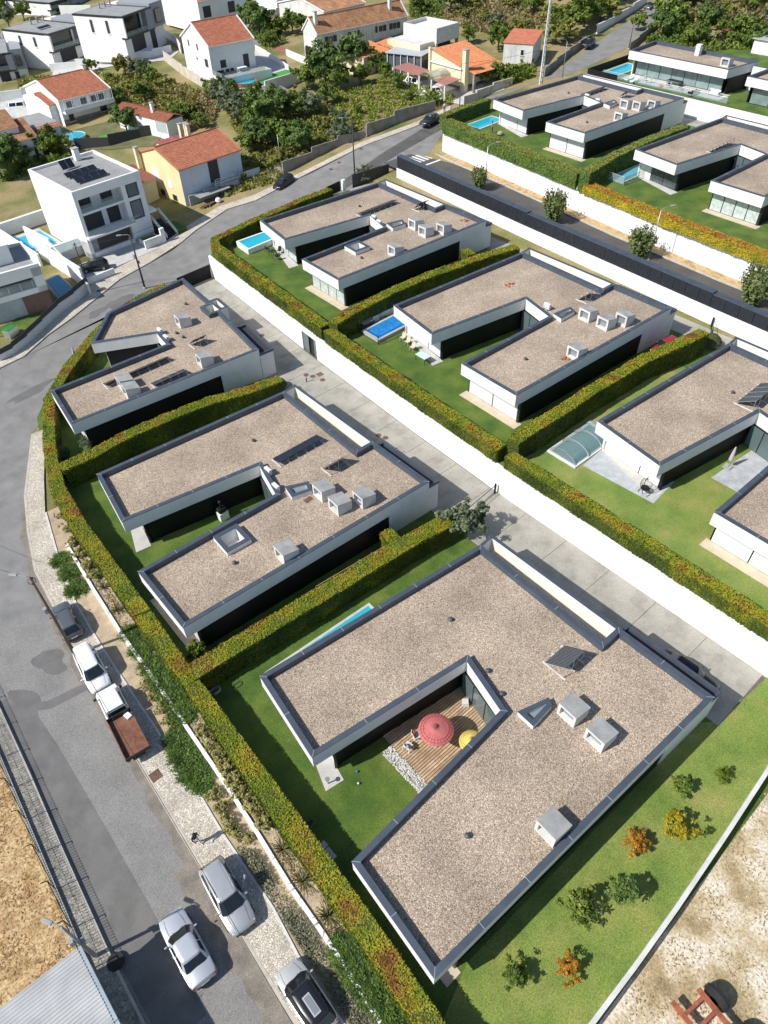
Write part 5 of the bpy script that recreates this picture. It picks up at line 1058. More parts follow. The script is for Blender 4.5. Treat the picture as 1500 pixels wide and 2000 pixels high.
def gable(name,label,A,B,C,base,zb,rise,wm,rm,lm=None,ov=.3,ridge=.5,group='houses beyond the street',barge=WHITE):
    f,h=frame_px(A,B,C,base,zb); t=thing(name,label,'house',f.p(0,0,0),group=group); W,Dp=f.W,f.Dp; yr=Dp*ridge
    # body with gable ends
    def ring_(x,inset): return [f.p(x,0,-1.6),f.p(x,Dp,-1.6),f.p(x,Dp,h-.12),f.p(x,yr,h+rise-.12),f.p(x,0,h-.12)]
    a,b=ring_(0,0),ring_(W,0); mb=MB(); mb.add(a+b,[(4,3,2,1,0),(5,6,7,8,9)]+[(i,(i+1)%5,5+(i+1)%5,5+i) for i in range(5)]); mb.build('wall',wm,t)
    if lm: 
        mb=MB(); mb.add([Vector(v)-Vector((f.ex.x,f.ex.y,0))*.02 for v in ring_(0,0)],[(4,3,2,1,0)]); mb.build('side_wall',lm,t)
    k=rise/yr; k2=rise/(Dp-yr)
    r1=tiles(t,f,-ov*.3,W+ov*.3,-ov,h-ov*k,yr,h+rise,rm); tiles(t,f,-ov*.3,W+ov*.3,Dp+ov,h-ov*k2,yr,h+rise,rm)
    mb=MB(); mb.tube([f.p(-.1,yr,h+rise+.03),f.p(W+.1,yr,h+rise+.03)],.13,8); mb.build('ridge_tiles',rm,r1)
    for x in(-.12,W+.12):
        mb=MB()
        for (ya,za),(yb,zb2) in (((-ov,h-ov*k),(yr,h+rise)),((Dp+ov,h-ov*k2),(yr,h+rise))):
            P=[f.p(x-.13,ya,za-.16),f.p(x+.13,ya,za-.16),f.p(x+.13,yb,zb2-.16),f.p(x-.13,yb,zb2-.16)]; mb.add(P+[v+Vector((0,0,.24)) for v in P],[(0,1,2,3),(7,6,5,4),(0,4,5,1),(1,5,6,2),(2,6,7,3),(3,7,4,0)])
        mb.build('verge',barge,t)
    f.box(-.1,W+.1,-ov-.1,-ov+.02,h-ov*k-.14,h-ov*k-.02,'gutter',barge,t)
    return t,f,h
def chimney(t,f,x,y,z0,z1,m,s=.7):
    c=f.box(x-s/2,x+s/2,y-s/2,y+s/2,z0,z1,'chimney',m,t); f.box(x-s/2-.08,x+s/2+.08,y-s/2-.08,y+s/2+.08,z1,z1+.12,'cap',CONC,c)
# yellow gable house
t,f,h=gable('gable_house','yellow and pale blue gable house with a terracotta roof beside the three storey house',(263,298),(348.4,330),(467.6,290),(372,403),ramp(50),1.9,BLUEW,TERRA,lm=YELL,barge=mat('terracotta_edge',(.45,.19,.09),.85,.1))
for a,b,z0,z1 in [(f.W*.17,f.W*.27,h*.48,h*.76),(f.W*.80,f.W*.89,h*.5,h*.78)]: f.win(t,'f',a,b,z0,z1,BLUEW,SHUT,'shuttered_window',dep=.03)
f.box(f.W*.45,f.W*.61,-.03,.3,h*.38,h*.93,'porch_recess',SHUTD,t); f.win(t,'l',f.Dp*.55,f.Dp*.72,h*.42,h*.72,WHITE,SHUTW,'shuttered_window'); f.win(t,'l',f.Dp*.27,f.Dp*.34,h*.40,h*.62,WHITE,SHUTW,'shuttered_window')
for a in (.5,.2): f.win(t,'l',f.Dp*a,f.Dp*(a+.1),h*.06,h*.2,OLDC,DGLASS,'cellar_window')
f.box(f.W*.10,f.W*.95,-2.2,0,0,.06,'yard',OLDC,t); f.box(f.W*.45,f.W*.86,-1.3,0,h*.33,h*.36,'landing',CONC,t)
for x in (.45,.55,.65,.75,.86): MB().tube([f.p(f.W*x,-1.28,h*.36),f.p(f.W*x,-1.28,h*.36+.9)],.03,5).build('baluster',WHITE,t)
for zz in (.3,.6,.9): MB().tube([f.p(f.W*.45,-1.28,h*.36+zz),f.p(f.W*.80,-1.28,h*.36+zz),f.p(f.W*.98,-1.28,h*.1+zz)],.035,5).build('stair_rail',WHITE,t)
f.box(f.W*.12,f.W*.62,-2.4,-.05,h*.26,h*.28,'lean_to_roof',FLATG,t)
for x,y in ((f.W*.62,f.Dp*.62),): chimney(t,f,x,y,h+.8,h+3.2,CREAM,.55)
chimney(t,f,-.6,f.Dp*.95,0,h+.9,CREAM,.6)
t2=thing('annex','low annex with a dark red corrugated roof behind the yellow house','shed',f.p(3,f.Dp+1,0)); f.box(.5*f.W,1.02*f.W,f.Dp+.4,f.Dp+4.2,0,h*.82,'wall',CREAM,t2); corrug('roof',mat('red_sheet',(.25,.06,.06),.7,.2,1.5),t2,f.p(.48*f.W,f.Dp+.3),f.ey,f.ex,4.2,.56*f.W,.25,.03,lambda x,s:f.zb+h*.85+.0*x); chimney(t2,f,f.W*.83,f.Dp+2,h*.8,h*1.25,CREAM,.6); chimney(t2,f,f.W*.93,f.Dp+2.2,h*.8,h*1.22,CREAM,.6)
t2=thing('annex','low brown roofed annex between the three storey house and the yellow house','shed',f.p(-4,f.Dp,0)); f.box(-5.5,-.9,f.Dp*.55,f.Dp*1.1,0,h*.55,'wall',CREAM,t2); corrug('roof',mat('brown_sheet',(.22,.085,.055),.75,.15,1.2),t2,f.p(-5.8,f.Dp*.5),f.ex,f.ey,5.2,f.Dp*.65,.4,.03,lambda x,s:f.zb+h*.57+.05*s)
# white gable house
t,f,h=gable('gable_house','tall white gable house with a plain terracotta roof and roof terrace below','' or (341.3,71),(406,89.5),(493.3,72.7),(417,165),ramp(95),3.1,WHITE,TERRA)
for a,z in((.74,.80),(.42,.78)): f.win(t,'l',f.Dp*a-.35,f.Dp*a+.35,h*z-.1,h*z+1.1,WHITE,SHUTD)
f.win(t,'l',f.Dp*.5-.4,f.Dp*.5+.4,h*.5,h*.5+.4,WHITE,SHUTD); f.win(t,'l',f.Dp*.1,f.Dp*.22,h*.40,h*.62,WHITE,SHUTD); 
f.win(t,'f',f.W*.2,f.W*.33,h*.38,h*.58,WHITE,SHUTD); f.win(t,'f',f.W*.72,f.W*.85,h*.26,h*.62,WHITE,SHUTD,'door')
f.box(0,f.W*1.12,-4.2,-.02,0,h*.24,'terrace_base',WHITE,t); f.box(.05,f.W*1.1,-4.15,-.05,h*.24,h*.245+.03,'terrace_floor',PAVE,t)
f.box(0,f.W*.98,-4.2,-4.16,h*.25,h*.25+.95,'glass_balustrade',CLEAR,t); f.box(0,.04,-4.15,-.1,h*.25,h*.25+.95,'glass_balustrade',CLEAR,t); f.win(t,'l',-2.6,-1.7,h*.03,h*.2,WHITE,SHUTD,'door')
for k,(x,nm,l) in enumerate([(1.2,'outdoor_sofa','dark outdoor sofa on the terrace of the tall white gable house'),(2.9,'outdoor_chair','dark outdoor chair nearest the sofa on the white gable house terrace'),(4.0,'outdoor_chair','dark outdoor chair beside the table on the white gable house terrace')]):
    q=thing(nm,l,'furniture',f.p(x,-1.6,h*.25+.03)); w2=.9 if k==0 else .4; f.box(x-w2,x+w2,-2.0,-1.2,h*.25+.03,h*.25+.4,'seat',DARKF,q); f.box(x-w2,x+w2,-1.2,-1.05,h*.25+.03,h*.25+.8,'backrest',DARKF,q)
q=thing('outdoor_table','white table on the terrace of the tall white gable house','table',f.p(6,-1.6,h*.25)); f.box(5.0,7.0,-2.2,-1.3,h*.25+.7,h*.25+.76,'table_top',SHUTW,q)
for x,y in((5.1,-2.1),(6.9,-2.1),(5.1,-1.4),(6.9,-1.4)): f.box(x-.04,x+.04,y-.04,y+.04,h*.25+.03,h*.25+.7,'leg',SHUTW,q)
sheet('artificial_turf',[T(x,y).xy for x,y in [(497,158),(520,172),(588,152),(562,138)]],mat('artificial_turf',(.06,.26,.04),.9,.06,1,fine=.1),dz=.3,sub=8)
sheet('pool_terrace',[T(x,y).xy for x,y in [(500,100),(540,122),(562,138),(497,158),(470,160),(440,160)]],PAVE,dz=.28,sub=8)
# oval wood clad pool
p=T(481,172); q=thing('garden_pool','oval above ground pool with wooden cladding beside the artificial turf','pool',p)
ov=[(p.x+2.3*math.cos(a),p.y+2.3*math.sin(a)) for a in np.linspace(0,2*math.pi,21)[:-1]]
for k in range(20): MB().wall(ov[k],ov[(k+1)%20],.06,p.z,p.z+1.25,0).build('plank',mat('pool_wood',(.30,.13,.055),.8,.2,2),q)
flat([ov],p.z+1.15).build('water',WATER,q); mb=MB(); ring(mb,polyoff(ov,-.12),polyoff(ov,.1),p.z+1.25,p.z+1.3); mb.build('rim',mat('pool_wood',()),q)
p=T(143,275); q=thing('garden_pool','round blue above ground pool in the garden of the red roofed veranda house','pool',p); ov=[(p.x+2.6*math.cos(a),p.y+2.6*math.sin(a)) for a in np.linspace(0,2*math.pi,25)[:-1]]
mb=MB(); ring(mb,ov,polyoff(ov,.08),p.z,p.z+1.0); mb.build('wall',SHUT,q); flat([polyoff(ov,.05)],p.z+.9).build('water',WATER,q)
sheet('green_carpet',[T(x,y).xy for x,y in [(192,268),(222,258),(236,270),(205,280)]],mat('artificial_turf',()),dz=.05,sub=20)
# red roofed veranda house
t,f,h=gable('veranda_house','white house with a red tiled roof and glazed upper veranda','' or (53,167),(113,196),(213,171),(122,243),ramp(60),2.3,WHITE,TERRA)
f.box(f.W*.02,f.W*.99,-1.3,-.02,h*.42,h*.50,'balcony',WHITE,t); f.box(f.W*.02,f.W*.99,-1.3,-1.2,h*.5,h*.5+.55,'parapet',WHITE,t)
for k in range(7): x=f.W*(.03+.157*k); MB().tube([f.p(x,-1.25,h*.5),f.p(x,-1.25,h*.97)],.05,6).build('post',WHITE,t)
for a in (.12,.38,.60,.75): f.win(t,'f',f.W*a,f.W*(a+.13),h*.60,h*.85,SHUTW,mat('veranda_glass',(.10,.12,.13),.1),bars=2)
f.win(t,'f',f.W*.1,f.W*.2,h*.03,h*.32,WHITE,SHUTD,'door'); f.win(t,'f',f.W*.72,f.W*.86,h*.1,h*.33,WHITE,DGLASS); f.box(-.04,f.W*1.01,-.06,0,0,h*.14,'plinth',OLDC,t)
for a in(.25,.6): f.win(t,'l',f.Dp*a,f.Dp*(a+.13),h*.55,h*.8,WHITE,DGLASS,bars=2)
tiles(t,f,-1.6,.2,f.Dp*.1,h*.78,f.Dp*.5,h*1.08,TERRA); f.box(-1.5,0,f.Dp*.12,f.Dp*.9,0,h*.74,'side_wing',WHITE,t); chimney(t,f,f.W*.93,f.Dp*.5,h+1.2,h+3.0,WHITE,.6)
# small red roofed outbuilding right of it
p=T(305,262); f2=Fr(T(322,262),T(300,270),T(290,240),ramp(70)); q=thing('outbuilding','small outbuilding with a terracotta roof and glass lean to beside the round dark tree','shed',f2.p(0,0)); 
z=ramp(70)+2.6; f2=Fr(G(324,237,z),G(226,212,z),G(300,226,z),ramp(70)); f2.box(0,f2.W,0,4,0,2.5,'wall',WHITE,q); tiles(q,f2,-.2,f2.W+.2,-.3,2.5,2.0,3.3,TERRA); tiles(q,f2,-.2,f2.W+.2,4.3,2.5,2.0,3.3,TERRA); f2.box(.2,3.2,-.06,-.01,.4,2.2,'window',CLEAR,q); chimney(q,f2,f2.W*.35,1.4,2.6,4.6,WHITE,.5)
# three storey white house
def big_white():
    f,h=frame_px((50,332),(139,376),(271,333),(181,507),.05); t=thing('modern_house','white three storey house with recessed balconies and a roof of solar racks','house',f.p(0,0)); W,Dp=f.W,f.Dp; r=1.6; L1,L2=h*.335,h*.665
    f.box(0,W,r,Dp,0,h-.35,'wall',WHITE,t)
    f.box(0,W,0,r,0,L1*.22,'front_base',WHITE,t)
    f.box(0,.55,0,r,L1,h-.35,'front_pier',WHITE,t); f.box(W*.68,W*.745,0,r,0,h-.35,'front_pier',WHITE,t); f.box(W*.93,W,0,r,0,h-.35,'front_pier',WHITE,t); f.box(W*.745,W*.93,0,r,h*.62,h*.67,'spandrel',WHITE,t); f.box(W*.745,W*.93,0,r,h-1.3,h-.35,'spandrel',WHITE,t); f.box(W*.745,W*.93,0,r,0,L1,'spandrel',WHITE,t)
    f.box(.55,W*.68,0,r,h-1.25,h-.35,'lintel',WHITE,t); f.box(.55,W*.68,0,r,L2-.25,L2+.05,'floor_slab',WHITE,t); f.box(-.02,W*.72,-1.0,r,L1-.15,L1+.1,'balcony_slab',WHITE,t); f.box(0,.55,0,r,0,L1,'front_pier',WHITE,t)
    f.box(.55,W*.68,.25,.3,L2+.05,L2+1.0,'glass_balustrade',CLEAR,t); f.box(0,W*.72,-.95,-.9,L1+.1,L1+1.0,'glass_balustrade',CLEAR,t)
    for a,b,z0,z1 in [(.08,.28,L2+.1,h-1.4),(.43,.60,L2+.1,h-1.4),(.08,.38,L1+.15,L2-.35),(.46,.64,L1+.15,L2-.35)]: f.box(W*a,W*b,r-.06,r+.02,z0,z1,'dark_shutter',SHUTD,t)
    f.box(W*.16,W*.66,.4,.5,.15,L1-.25,'garage_door',SHUTD,t); f.box(.55,W*.68,.5,r,0,L1-.2,'garage_recess',GREYW,t)
    for z0,z1 in((h*.68,h-1.35),(h*.35,h*.61)):
        w_=f.box(W*.755,W*.92,.12,.2,z0,z1,'window',DARKF,t); f.box(W*.765,W*.91,.09,.12,z0+.1,z1-.1,'pane',glass_mat('pale_window',(.13,.16,.18),.08),w_)
    for a,b,z0,z1 in [(.50,.56,h*.70,h*.83),(.36,.46,h*.36,h*.53),(.12,.22,h*.25,h*.47)]: f.win(t,'l',Dp*a,Dp*b,z0,z1,WHITE,SHUT,'shutter',dep=.02)
    P=[f.p(0,0).xy,f.p(W,0).xy,f.p(W,Dp).xy,f.p(0,Dp).xy]
    if sum(P[i].x*P[(i+1)%4].y-P[(i+1)%4].x*P[i].y for i in range(4))<0: P=P[::-1]
    mb=MB(); ring(mb,[tuple(p) for p in P],polyoff([tuple(p) for p in P],.3),f.zb+h-.36,f.zb+h); mb.build('parapet',WHITE,t); flat([polyoff([tuple(p) for p in P],.2)],f.zb+h-.33).build('roof_membrane',FLATG,t)
    f.box(W,W*1.12,0,Dp*.3,L1+.2,L1+.5,'side_balcony',WHITE,t); chimney(t,f,W*.68,Dp*.9,h-.3,h+1.3,WHITE,.8)
    # forecourt
    struct('forecourt',MB().prism([f.p(-4.5,-5.2),f.p(W*.80,-4.2),f.p(W*.80,0),f.p(-4.5,0)],-.2,.12),PAVE)
    q=thing('forecourt_wall','white front wall with letterboxes and a planter before the three storey house','wall',f.p(W*.7,-4))
    f.box(W*.66,W*.98,-3.2,-2.95,0,1.3,'panel',WHITE,q); f.box(W*.70,W*.95,-2.9,-.6,0,.75,'planter',WHITE,q); f.box(W*.72,W*.93,-2.7,-.8,.75,.8,'planter_turf',LAWN,q); f.box(W*.93,W*.99,-3.3,-2.9,0,2.2,'pillar',WHITE,q)
    for k in range(3): f.box(W*(.74+.05*k),W*(.775+.05*k),-3.23,-3.2,.75,1.05,'letterbox',ALU,q)
    q=thing('forecourt_wall','white boundary wall left of the black hatchback','wall',f.p(-5,-3))
    f.box(-4.9,-4.6,-6.4,Dp*.5,0,2.6,'panel',WHITE,q); f.box(-4.9,-.2,-6.6,-6.35,0,.9,'panel',WHITE,q); f.box(-4.6,-.1,Dp*.22,Dp*.25,0,2.4,'cross_wall',WHITE,q)
    f.box(-4.6,-.05,.2,Dp*.22,2.3,2.4,'glass_canopy',CLEAR,t)
    q=thing('garden_stair','dark stair with a white balustrade right of the three storey house','stair',f.p(W+1.5,0))
    for k in range(9): f.box(W+.5,W+2.1,-2.6+k*.42,-2.2+k*.42,0,.2+.2*k,'step',SHUTD,q)
    for dx in (.35,2.2):
        a,b=f.p(W+dx,-2.8,.3),f.p(W+dx,1.4,2.6); MB().add([a,b,b+Vector((0,0,.6)),a+Vector((0,0,.6)),a+Vector((f.ex.x*.15,f.ex.y*.15,0)),b+Vector((f.ex.x*.15,f.ex.y*.15,0)),b+Vector((f.ex.x*.15,f.ex.y*.15,.6)),a+Vector((f.ex.x*.15,f.ex.y*.15,.6))],[(0,1,2,3),(7,6,5,4),(3,2,6,7),(0,4,5,1),(0,3,7,4),(1,5,6,2)]).build('balustrade',WHITE,q)
    f.box(W+2.35,W+3.9,-3.0,.5,0,1.0,'hedge_bank',LAWN,q)
    # pool behind
    q=thing('swimming_pool','turquoise pool with a rolled blue cover behind the three storey house','pool',f.p(-3,Dp*.7)); f.box(-5.2,-.6,Dp*.62,Dp*1.2,0,.35,'surround',PAVE,q); f.box(-4.8,-1.0,Dp*.68,Dp*1.12,.3,.38,'water',WATER,q); MB().tube([f.p(-4.9,Dp*.66,.55),f.p(-4.9,Dp*1.14,.55)],.22,10).build('rolled_cover',mat('blue_cover',(.03,.22,.5),.5),q)
    q=thing('garden_wall','white wall around the pool garden left of the three storey house','wall',f.p(-6,Dp)); f.box(-6.2,-5.9,Dp*.3,Dp*1.4,0,1.7,'panel',WHITE,q); f.box(-6,2,Dp*1.36,Dp*1.4,0,1.9,'panel',WHITE,q)
    return f,h
fb,hb=big_white()
def rack_f(f,label,x,y,z,w,d,tilt,n=1,legs=True,name='solar_rack'):
    q=thing(name,label,'solar panel',f.p(x,y,z),group='roof mounted solar panels'); c,s=math.cos(tilt),math.sin(tilt)
    P=lambda a,b,o=0:f.p(x+a,y+b*c-o*s,z+.25+b*s+o*c)
    for k in range(n):
        a,b=w*k/n+.02,w*(k+1)/n-.02; MB().add([P(a,0),P(b,0),P(b,d),P(a,d),P(a,0,.05),P(b,0,.05),P(b,d,.05),P(a,d,.05)],[(3,2,1,0),(4,5,6,7),(0,1,5,4),(1,2,6,5),(2,3,7,6),(3,0,4,7)]).build('panel',mat('solar_glass',(.012,.014,.022),.25,.2,spec=.6),q)
    for a in (.1,w/2,w-.1): MB().tube([P(a,d*.95,-.03),f.p(x+a,y+d*c*.95,z)],.03,5).build('leg',ALU,q)
    return q
rack_f(fb,'front row of solar panels on the three storey house',fb.W*.22,fb.Dp*.20,hb-.33,fb.W*.45,1.1,.35,4); rack_f(fb,'second row of solar panels on the three storey house',fb.W*.22,fb.Dp*.42,hb-.33,fb.W*.45,1.1,.35,4); rack_f(fb,'solar water heater rack at the back of the three storey house roof',fb.W*.32,fb.Dp*.68,hb-.33,2.0,1.4,.8,2)
# modern house at the left edge
def left_modern():
    z=6.2; C=G(75,514,z); B=G(-60,552,z); A=G(-95,515,z); f=Fr(B,C,A,0); W,Dp=f.W,8.0; t=thing('modern_house','white flat roofed house with a recessed terrace at the left edge','house',f.p(W-4,2))
    f.box(0,W,2.4,Dp,0,z-.4,'wall',WHITE,t); f.box(0,W,0,2.4,2.6,3.3,'terrace_slab',WHITE,t); f.box(0,W,0,2.4,z-1.5,z-.4,'lintel',WHITE,t); f.box(W-1.2,W,0,2.4,2.6,z-.4,'pier',WHITE,t); f.box(0,W-1.2,.2,.26,3.3,4.2,'glass_balustrade',CLEAR,t)
    for k in range(4): f.box(W-1.6-k*1.5,W-1.52-k*1.5,.18,.28,3.3,4.25,'post',ALU,t)
    f.box(0,W-1.2,2.36,2.41,3.4,z-1.6,'window',glass_mat('pale_window',()),t); f.box(0,W-3.4,.3,2.4,0,2.6,'lower_wall',mat('grey_blue_render',(.38,.41,.45),.85),t); f.box(W-3.4,W-.1,.2,2.4,0,2.6,'brown_wall',mat('brown_render',(.16,.10,.085),.85),t)
    P=[tuple(f.p(*q).xy) for q in((0,0),(W,0),(W,Dp),(0,Dp))]
    if sum(P[i][0]*P[(i+1)%4][1]-P[(i+1)%4][0]*P[i][1] for i in range(4))<0: P=P[::-1]
    mb=MB(); ring(mb,P,polyoff(P,.35),z-.41,z); mb.build('parapet',WHITE,t); flat([polyoff(P,.3)],z-.36).build('roof_membrane',FLATG,t)
    f.box(W*.2,W*.72,3,Dp,z-.36,z+2.0,'upper_floor',WHITE,t)
left_modern()
q=thing('swimming_pool','deep blue pool between white walls at the street bend','pool',G(118,560,.6)); PP=[G(x,y,.9).xy for x,y in [(86,546),(113,533),(150,568),(119,590)]]; MB().prism(PP,0,.8).build('basin',PAVE,q); MB().prism([p+(Vector((sum(k.x for k in PP)/4,sum(k.y for k in PP)/4))-p)*.12 for p in PP],.8,.86).build('water',WATERD,q)
q=thing('boundary_wall','stepped white boundary wall along the bend of the street','wall',G(110,640,0))
wl=[(0,706),(30,690),(58,668),(88,640),(118,612),(150,590),(176,568)]; hs=[1.3,1.5,1.7,1.9,2.1,2.3]
for (a,b),hh_ in zip(zip(wl,wl[1:]),hs): 
    A_,B_=G(*a,0),G(*b,0); MB().wall(A_.xy,B_.xy,.25,0,hh_*.62,0).build('panel',CONC_W,q); MB().wall(A_.xy,B_.xy,.06,hh_*.62,hh_*.62+.6,0).build('dark_screen',SHUTD,q)
sheet('corner_garden',[G(x,y,0).xy for x,y in [(-60,660),(60,655),(115,605),(92,590),(0,640),(-60,640)]],LAWN,dz=.05,flat=0)
q=thing('garden_bin','green plastic garden box on the lawn at the bend','box',G(24,652,0)); p=G(24,655,0); MB().box(p+Vector((0,0,.5)),(1.6,1.0,1.0),.5).build('body',STEEL,q); MB().box(p+Vector((0,0,1.02)),(1.5,.9,.06),.5).build('lid',mat('green_plastic',(.02,.22,.05),.5),q)
q=thing('boundary_wall','white walls enclosing the blue pool and the black hatchback forecourt','wall',G(150,545,0))
for a,b,hh_ in [((108,505),(135,535),2.4),((135,535),(178,575),1.6),((60,480),(108,505),3.0)]: MB().wall(G(*a,0).xy,G(*b,0).xy,.25,0,hh_,0).build('panel',WHITE,q)
# twin modern houses and others further back
def modern(label,A,B,C,base,zb,tower=True,flip=False):
    f,h=frame_px(A,B,C,base,zb); t=thing('modern_house',label,'house',f.p(0,0),group='houses beyond the street'); W,Dp=f.W,f.Dp; m=h*.5
    f.box(0,W,1.2,Dp,0,h-.25,'wall',WHITE,t); f.box(0,W*.95,.6,1.2,0,m-.3,'front_wall',WHITE,t)
    f.box(-.1,W*.68,-.2,Dp+.1,h-.32,h,'roof_slab',DARKF,t); f.box(.4,W*.6,.2,Dp-.4,h,h+.06,'roof_membrane',FLATG,t); f.box(-.1,.25,-.2,1.2,m-.3,h-.3,'frame',SHUTW,t); f.box(W*.52,W*.68,-.2,1.2,m-.3,h-.3,'frame',GREYW,t); f.box(-.1,W*.68,-.2,1.2,m-.55,m-.2,'balcony_slab',DARKF,t)
    f.box(W*.68,W,.3,Dp*.7,m-.4,h+.5,'tower',GREYW,t); f.win(t,'f',W*.76,W*.9,m+.5,h-.8,DARKF,DGLASS); f.box(W*.1,W*.48,1.14,1.21,m-.1,h-.5,'window',DGLASS,t); f.box(.25,W*.52,-.15,-.1,m-.2,m+.7,'glass_balustrade',CLEAR,t)
    f.box(W*.15,W*.45,.55,.62,.2,m-.7,'window',SHUTD,t); f.box(W*.6,W*.72,.55,.62,0,m-.8,'door',SHUTD,t); f.win(t,'l',Dp*.3,Dp*.36,m+.4,h-.9,WHITE,SHUTD); f.win(t,'l',Dp*.62,Dp*.68,m+.4,h-.9,WHITE,SHUTD)
    for k in (0,1,2): MB().tube([f.p(W*(.35+.12*k),Dp*.75,h),f.p(W*(.35+.12*k),Dp*.75,h+1.3)],.22,8).build('roof_vent',GREYW,t)
    return f,h
f,h=modern('left one of the twin white and grey modern houses',(27,50),(93,67),(192,37),(113,130),ramp(75)); rack_f(f,'row of solar panels on the left twin modern house',f.W*.12,f.Dp*.3,h+.05,3.6,.9,.3,3)
modern('right one of the twin white and grey modern houses',(170,17),(237,33),(318,4),(256,110),ramp(100))
modern('grey modern house cut by the left edge below the twins',(-70,75),(-25,108),(42,100),(-12,172),ramp(50))
t,f,h=gable('gable_house','white house with a red roof at the top edge behind the tall gable house',(330,-18),(385,2),(478,-16),(392,52),ramp(130),1.8,WHITE,TERRA)
f.win(t,'f',f.W*.08,f.W*.24,h*.3,h*.75,WHITE,SHUTD); f.win(t,'f',f.W*.6,f.W*.75,h*.3,h*.75,WHITE,SHUTD)
modern('white modern house with an orange door at the top left edge',(40,-12),(95,6),(175,-16),(100,30),ramp(90))
# long old house with arches
t,f,h=gable('farmhouse','long weathered white house with shuttered windows and arches under its end roof',(561,62),(618,64),(795,28),(623,119),ramp(105),2.4,OLDW,TERRAD)
for a in (.12,.37,.67,.83): 
    w_=f.win(t,'f',f.W*a,f.W*(a+.045),h*.58,h*.78,OLDW,DGLASS); f.box(f.W*a-1.0,f.W*a-.1,-.12,-.06,h*.57,h*.79,'open_shutter',SHUTD,w_); f.box(f.W*(a+.045)+.1,f.W*(a+.045)+1.0,-.12,-.06,h*.57,h*.79,'open_shutter',SHUTD,w_)
for a in (.13,.63,.73): f.win(t,'f',f.W*a,f.W*(a+.03),h*.12,h*.27,OLDW,DGLASS)
for k in range(4):
    y=f.Dp*(.12+.22*k); mb=MB(); pts=[(-.03,y+.85*math.cos(a),.2+1.3+.85*math.sin(a)) for a in np.linspace(0,math.pi,10)]; P=[f.p(-.05,y+.85,.1)]+[f.p(*q) for q in [(-.05,b,c) for _,b,c in pts]]+[f.p(-.05,y-.85,.1)]; mb.add(P,[tuple(range(len(P)))]); mb.build('arch',DGLASS,t)
for x in (.04,.85): chimney(t,f,f.W*x,f.Dp*.3,h+.4,h+3.4,OLDW,.7)
for k in range(5): f.box(f.W*(.30+.12*k)-.12,f.W*(.30+.12*k)+.12,-.18,0,0,h-.3,'pilaster',OLDW,t)
t,f,h=gable('gable_house','red roofed house behind the long weathered house',(600,-8),(632,22),(712,4),(640,50),ramp(125),1.8,OLDW,TERRAD)
t,f,h=gable('gable_house','white house at the top edge between the gable house and the long house',(520,-12),(540,0),(600,-16),(545,18),ramp(140),1.2,WHITE,TERRA)
# concrete cube, annexes, bungalow
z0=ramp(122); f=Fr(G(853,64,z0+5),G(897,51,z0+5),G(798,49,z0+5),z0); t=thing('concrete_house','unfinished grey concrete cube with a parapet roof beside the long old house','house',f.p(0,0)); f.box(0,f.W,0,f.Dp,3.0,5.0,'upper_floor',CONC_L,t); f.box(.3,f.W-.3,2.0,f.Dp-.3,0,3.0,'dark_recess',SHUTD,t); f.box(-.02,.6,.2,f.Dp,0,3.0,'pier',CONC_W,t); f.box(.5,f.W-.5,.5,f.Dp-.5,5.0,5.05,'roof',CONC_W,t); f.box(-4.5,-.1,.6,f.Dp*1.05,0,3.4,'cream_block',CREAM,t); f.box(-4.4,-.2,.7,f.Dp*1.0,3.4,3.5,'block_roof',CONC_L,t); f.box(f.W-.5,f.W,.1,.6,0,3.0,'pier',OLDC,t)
P=[tuple(f.p(*q).xy) for q in((0,0),(f.W,0),(f.W,f.Dp),(0,f.Dp))]
if sum(P[i][0]*P[(i+1)%4][1]-P[(i+1)%4][0]*P[i][1] for i in range(4))<0: P=P[::-1]
mb=MB(); ring(mb,P,polyoff(P,.3),z0+5,z0+5.7); mb.build('parapet',CONC_L,t)
z0=ramp(112); f=Fr(G(712,113,z0+2.9),G(765,98,z0+2.9),G(696,95,z0+2.9),z0); t=thing('annex','low annex with an orange tiled roof beside the dark fig tree','house',f.p(0,0)); f.box(0,f.W,.3,f.Dp,0,2.8,'wall',CREAM,t); tiles(t,f,-.2,f.W+.2,0,2.9,f.Dp,3.7,TERRAO); f.win(t,'f',f.W*.3,f.W*.5,.9,2.1,WHITE,DGLASS,dep=-.28); f.win(t,'f',f.W*.65,f.W*.85,.3,2.2,WHITE,DGLASS,'door',dep=-.28)
f=Fr(G(768,97,z0+2.9),G(795,86,z0+2.9),G(748,87,z0+2.9),z0); t=thing('annex','second orange tiled annex next to the glazed veranda','house',f.p(0,0)); f.box(0,f.W,.3,f.Dp,0,2.8,'wall',CREAM,t); tiles(t,f,-.1,f.W+.2,0,2.95,f.Dp,3.7,TERRAO)
z0=ramp(118); f=Fr(G(823,109,z0+2.9),G(850,93,z0+2.9),G(767,95,z0+2.9),z0); t=thing('glazed_veranda','glazed veranda with a pale sheet roof behind the bungalow','veranda',f.p(0,0)); f.box(-.2,f.W+.2,-.2,f.Dp+.2,2.8,2.9,'sheet_roof',mat('pale_sheet',(.45,.47,.48),.5,.08),t); f.box(.2,f.W-.2,.4,f.Dp-.2,0,2.8,'glazing',mat('veranda_glass',()),t)
for k in range(6): f.box(-.05,.1,f.Dp*k/5.2,f.Dp*k/5.2+.12,0,2.8,'post',SHUTW,t)
z0=ramp(122); f=Fr(G(902,134,z0+3.0),G(968,116,z0+3.0),G(862,112,z0+3.0),z0); W,Dp=f.W,max(6,f.Dp); t=thing('bungalow','cream bungalow with orange tiles, a tall chimney and a columned pergola','house',f.p(0,0))
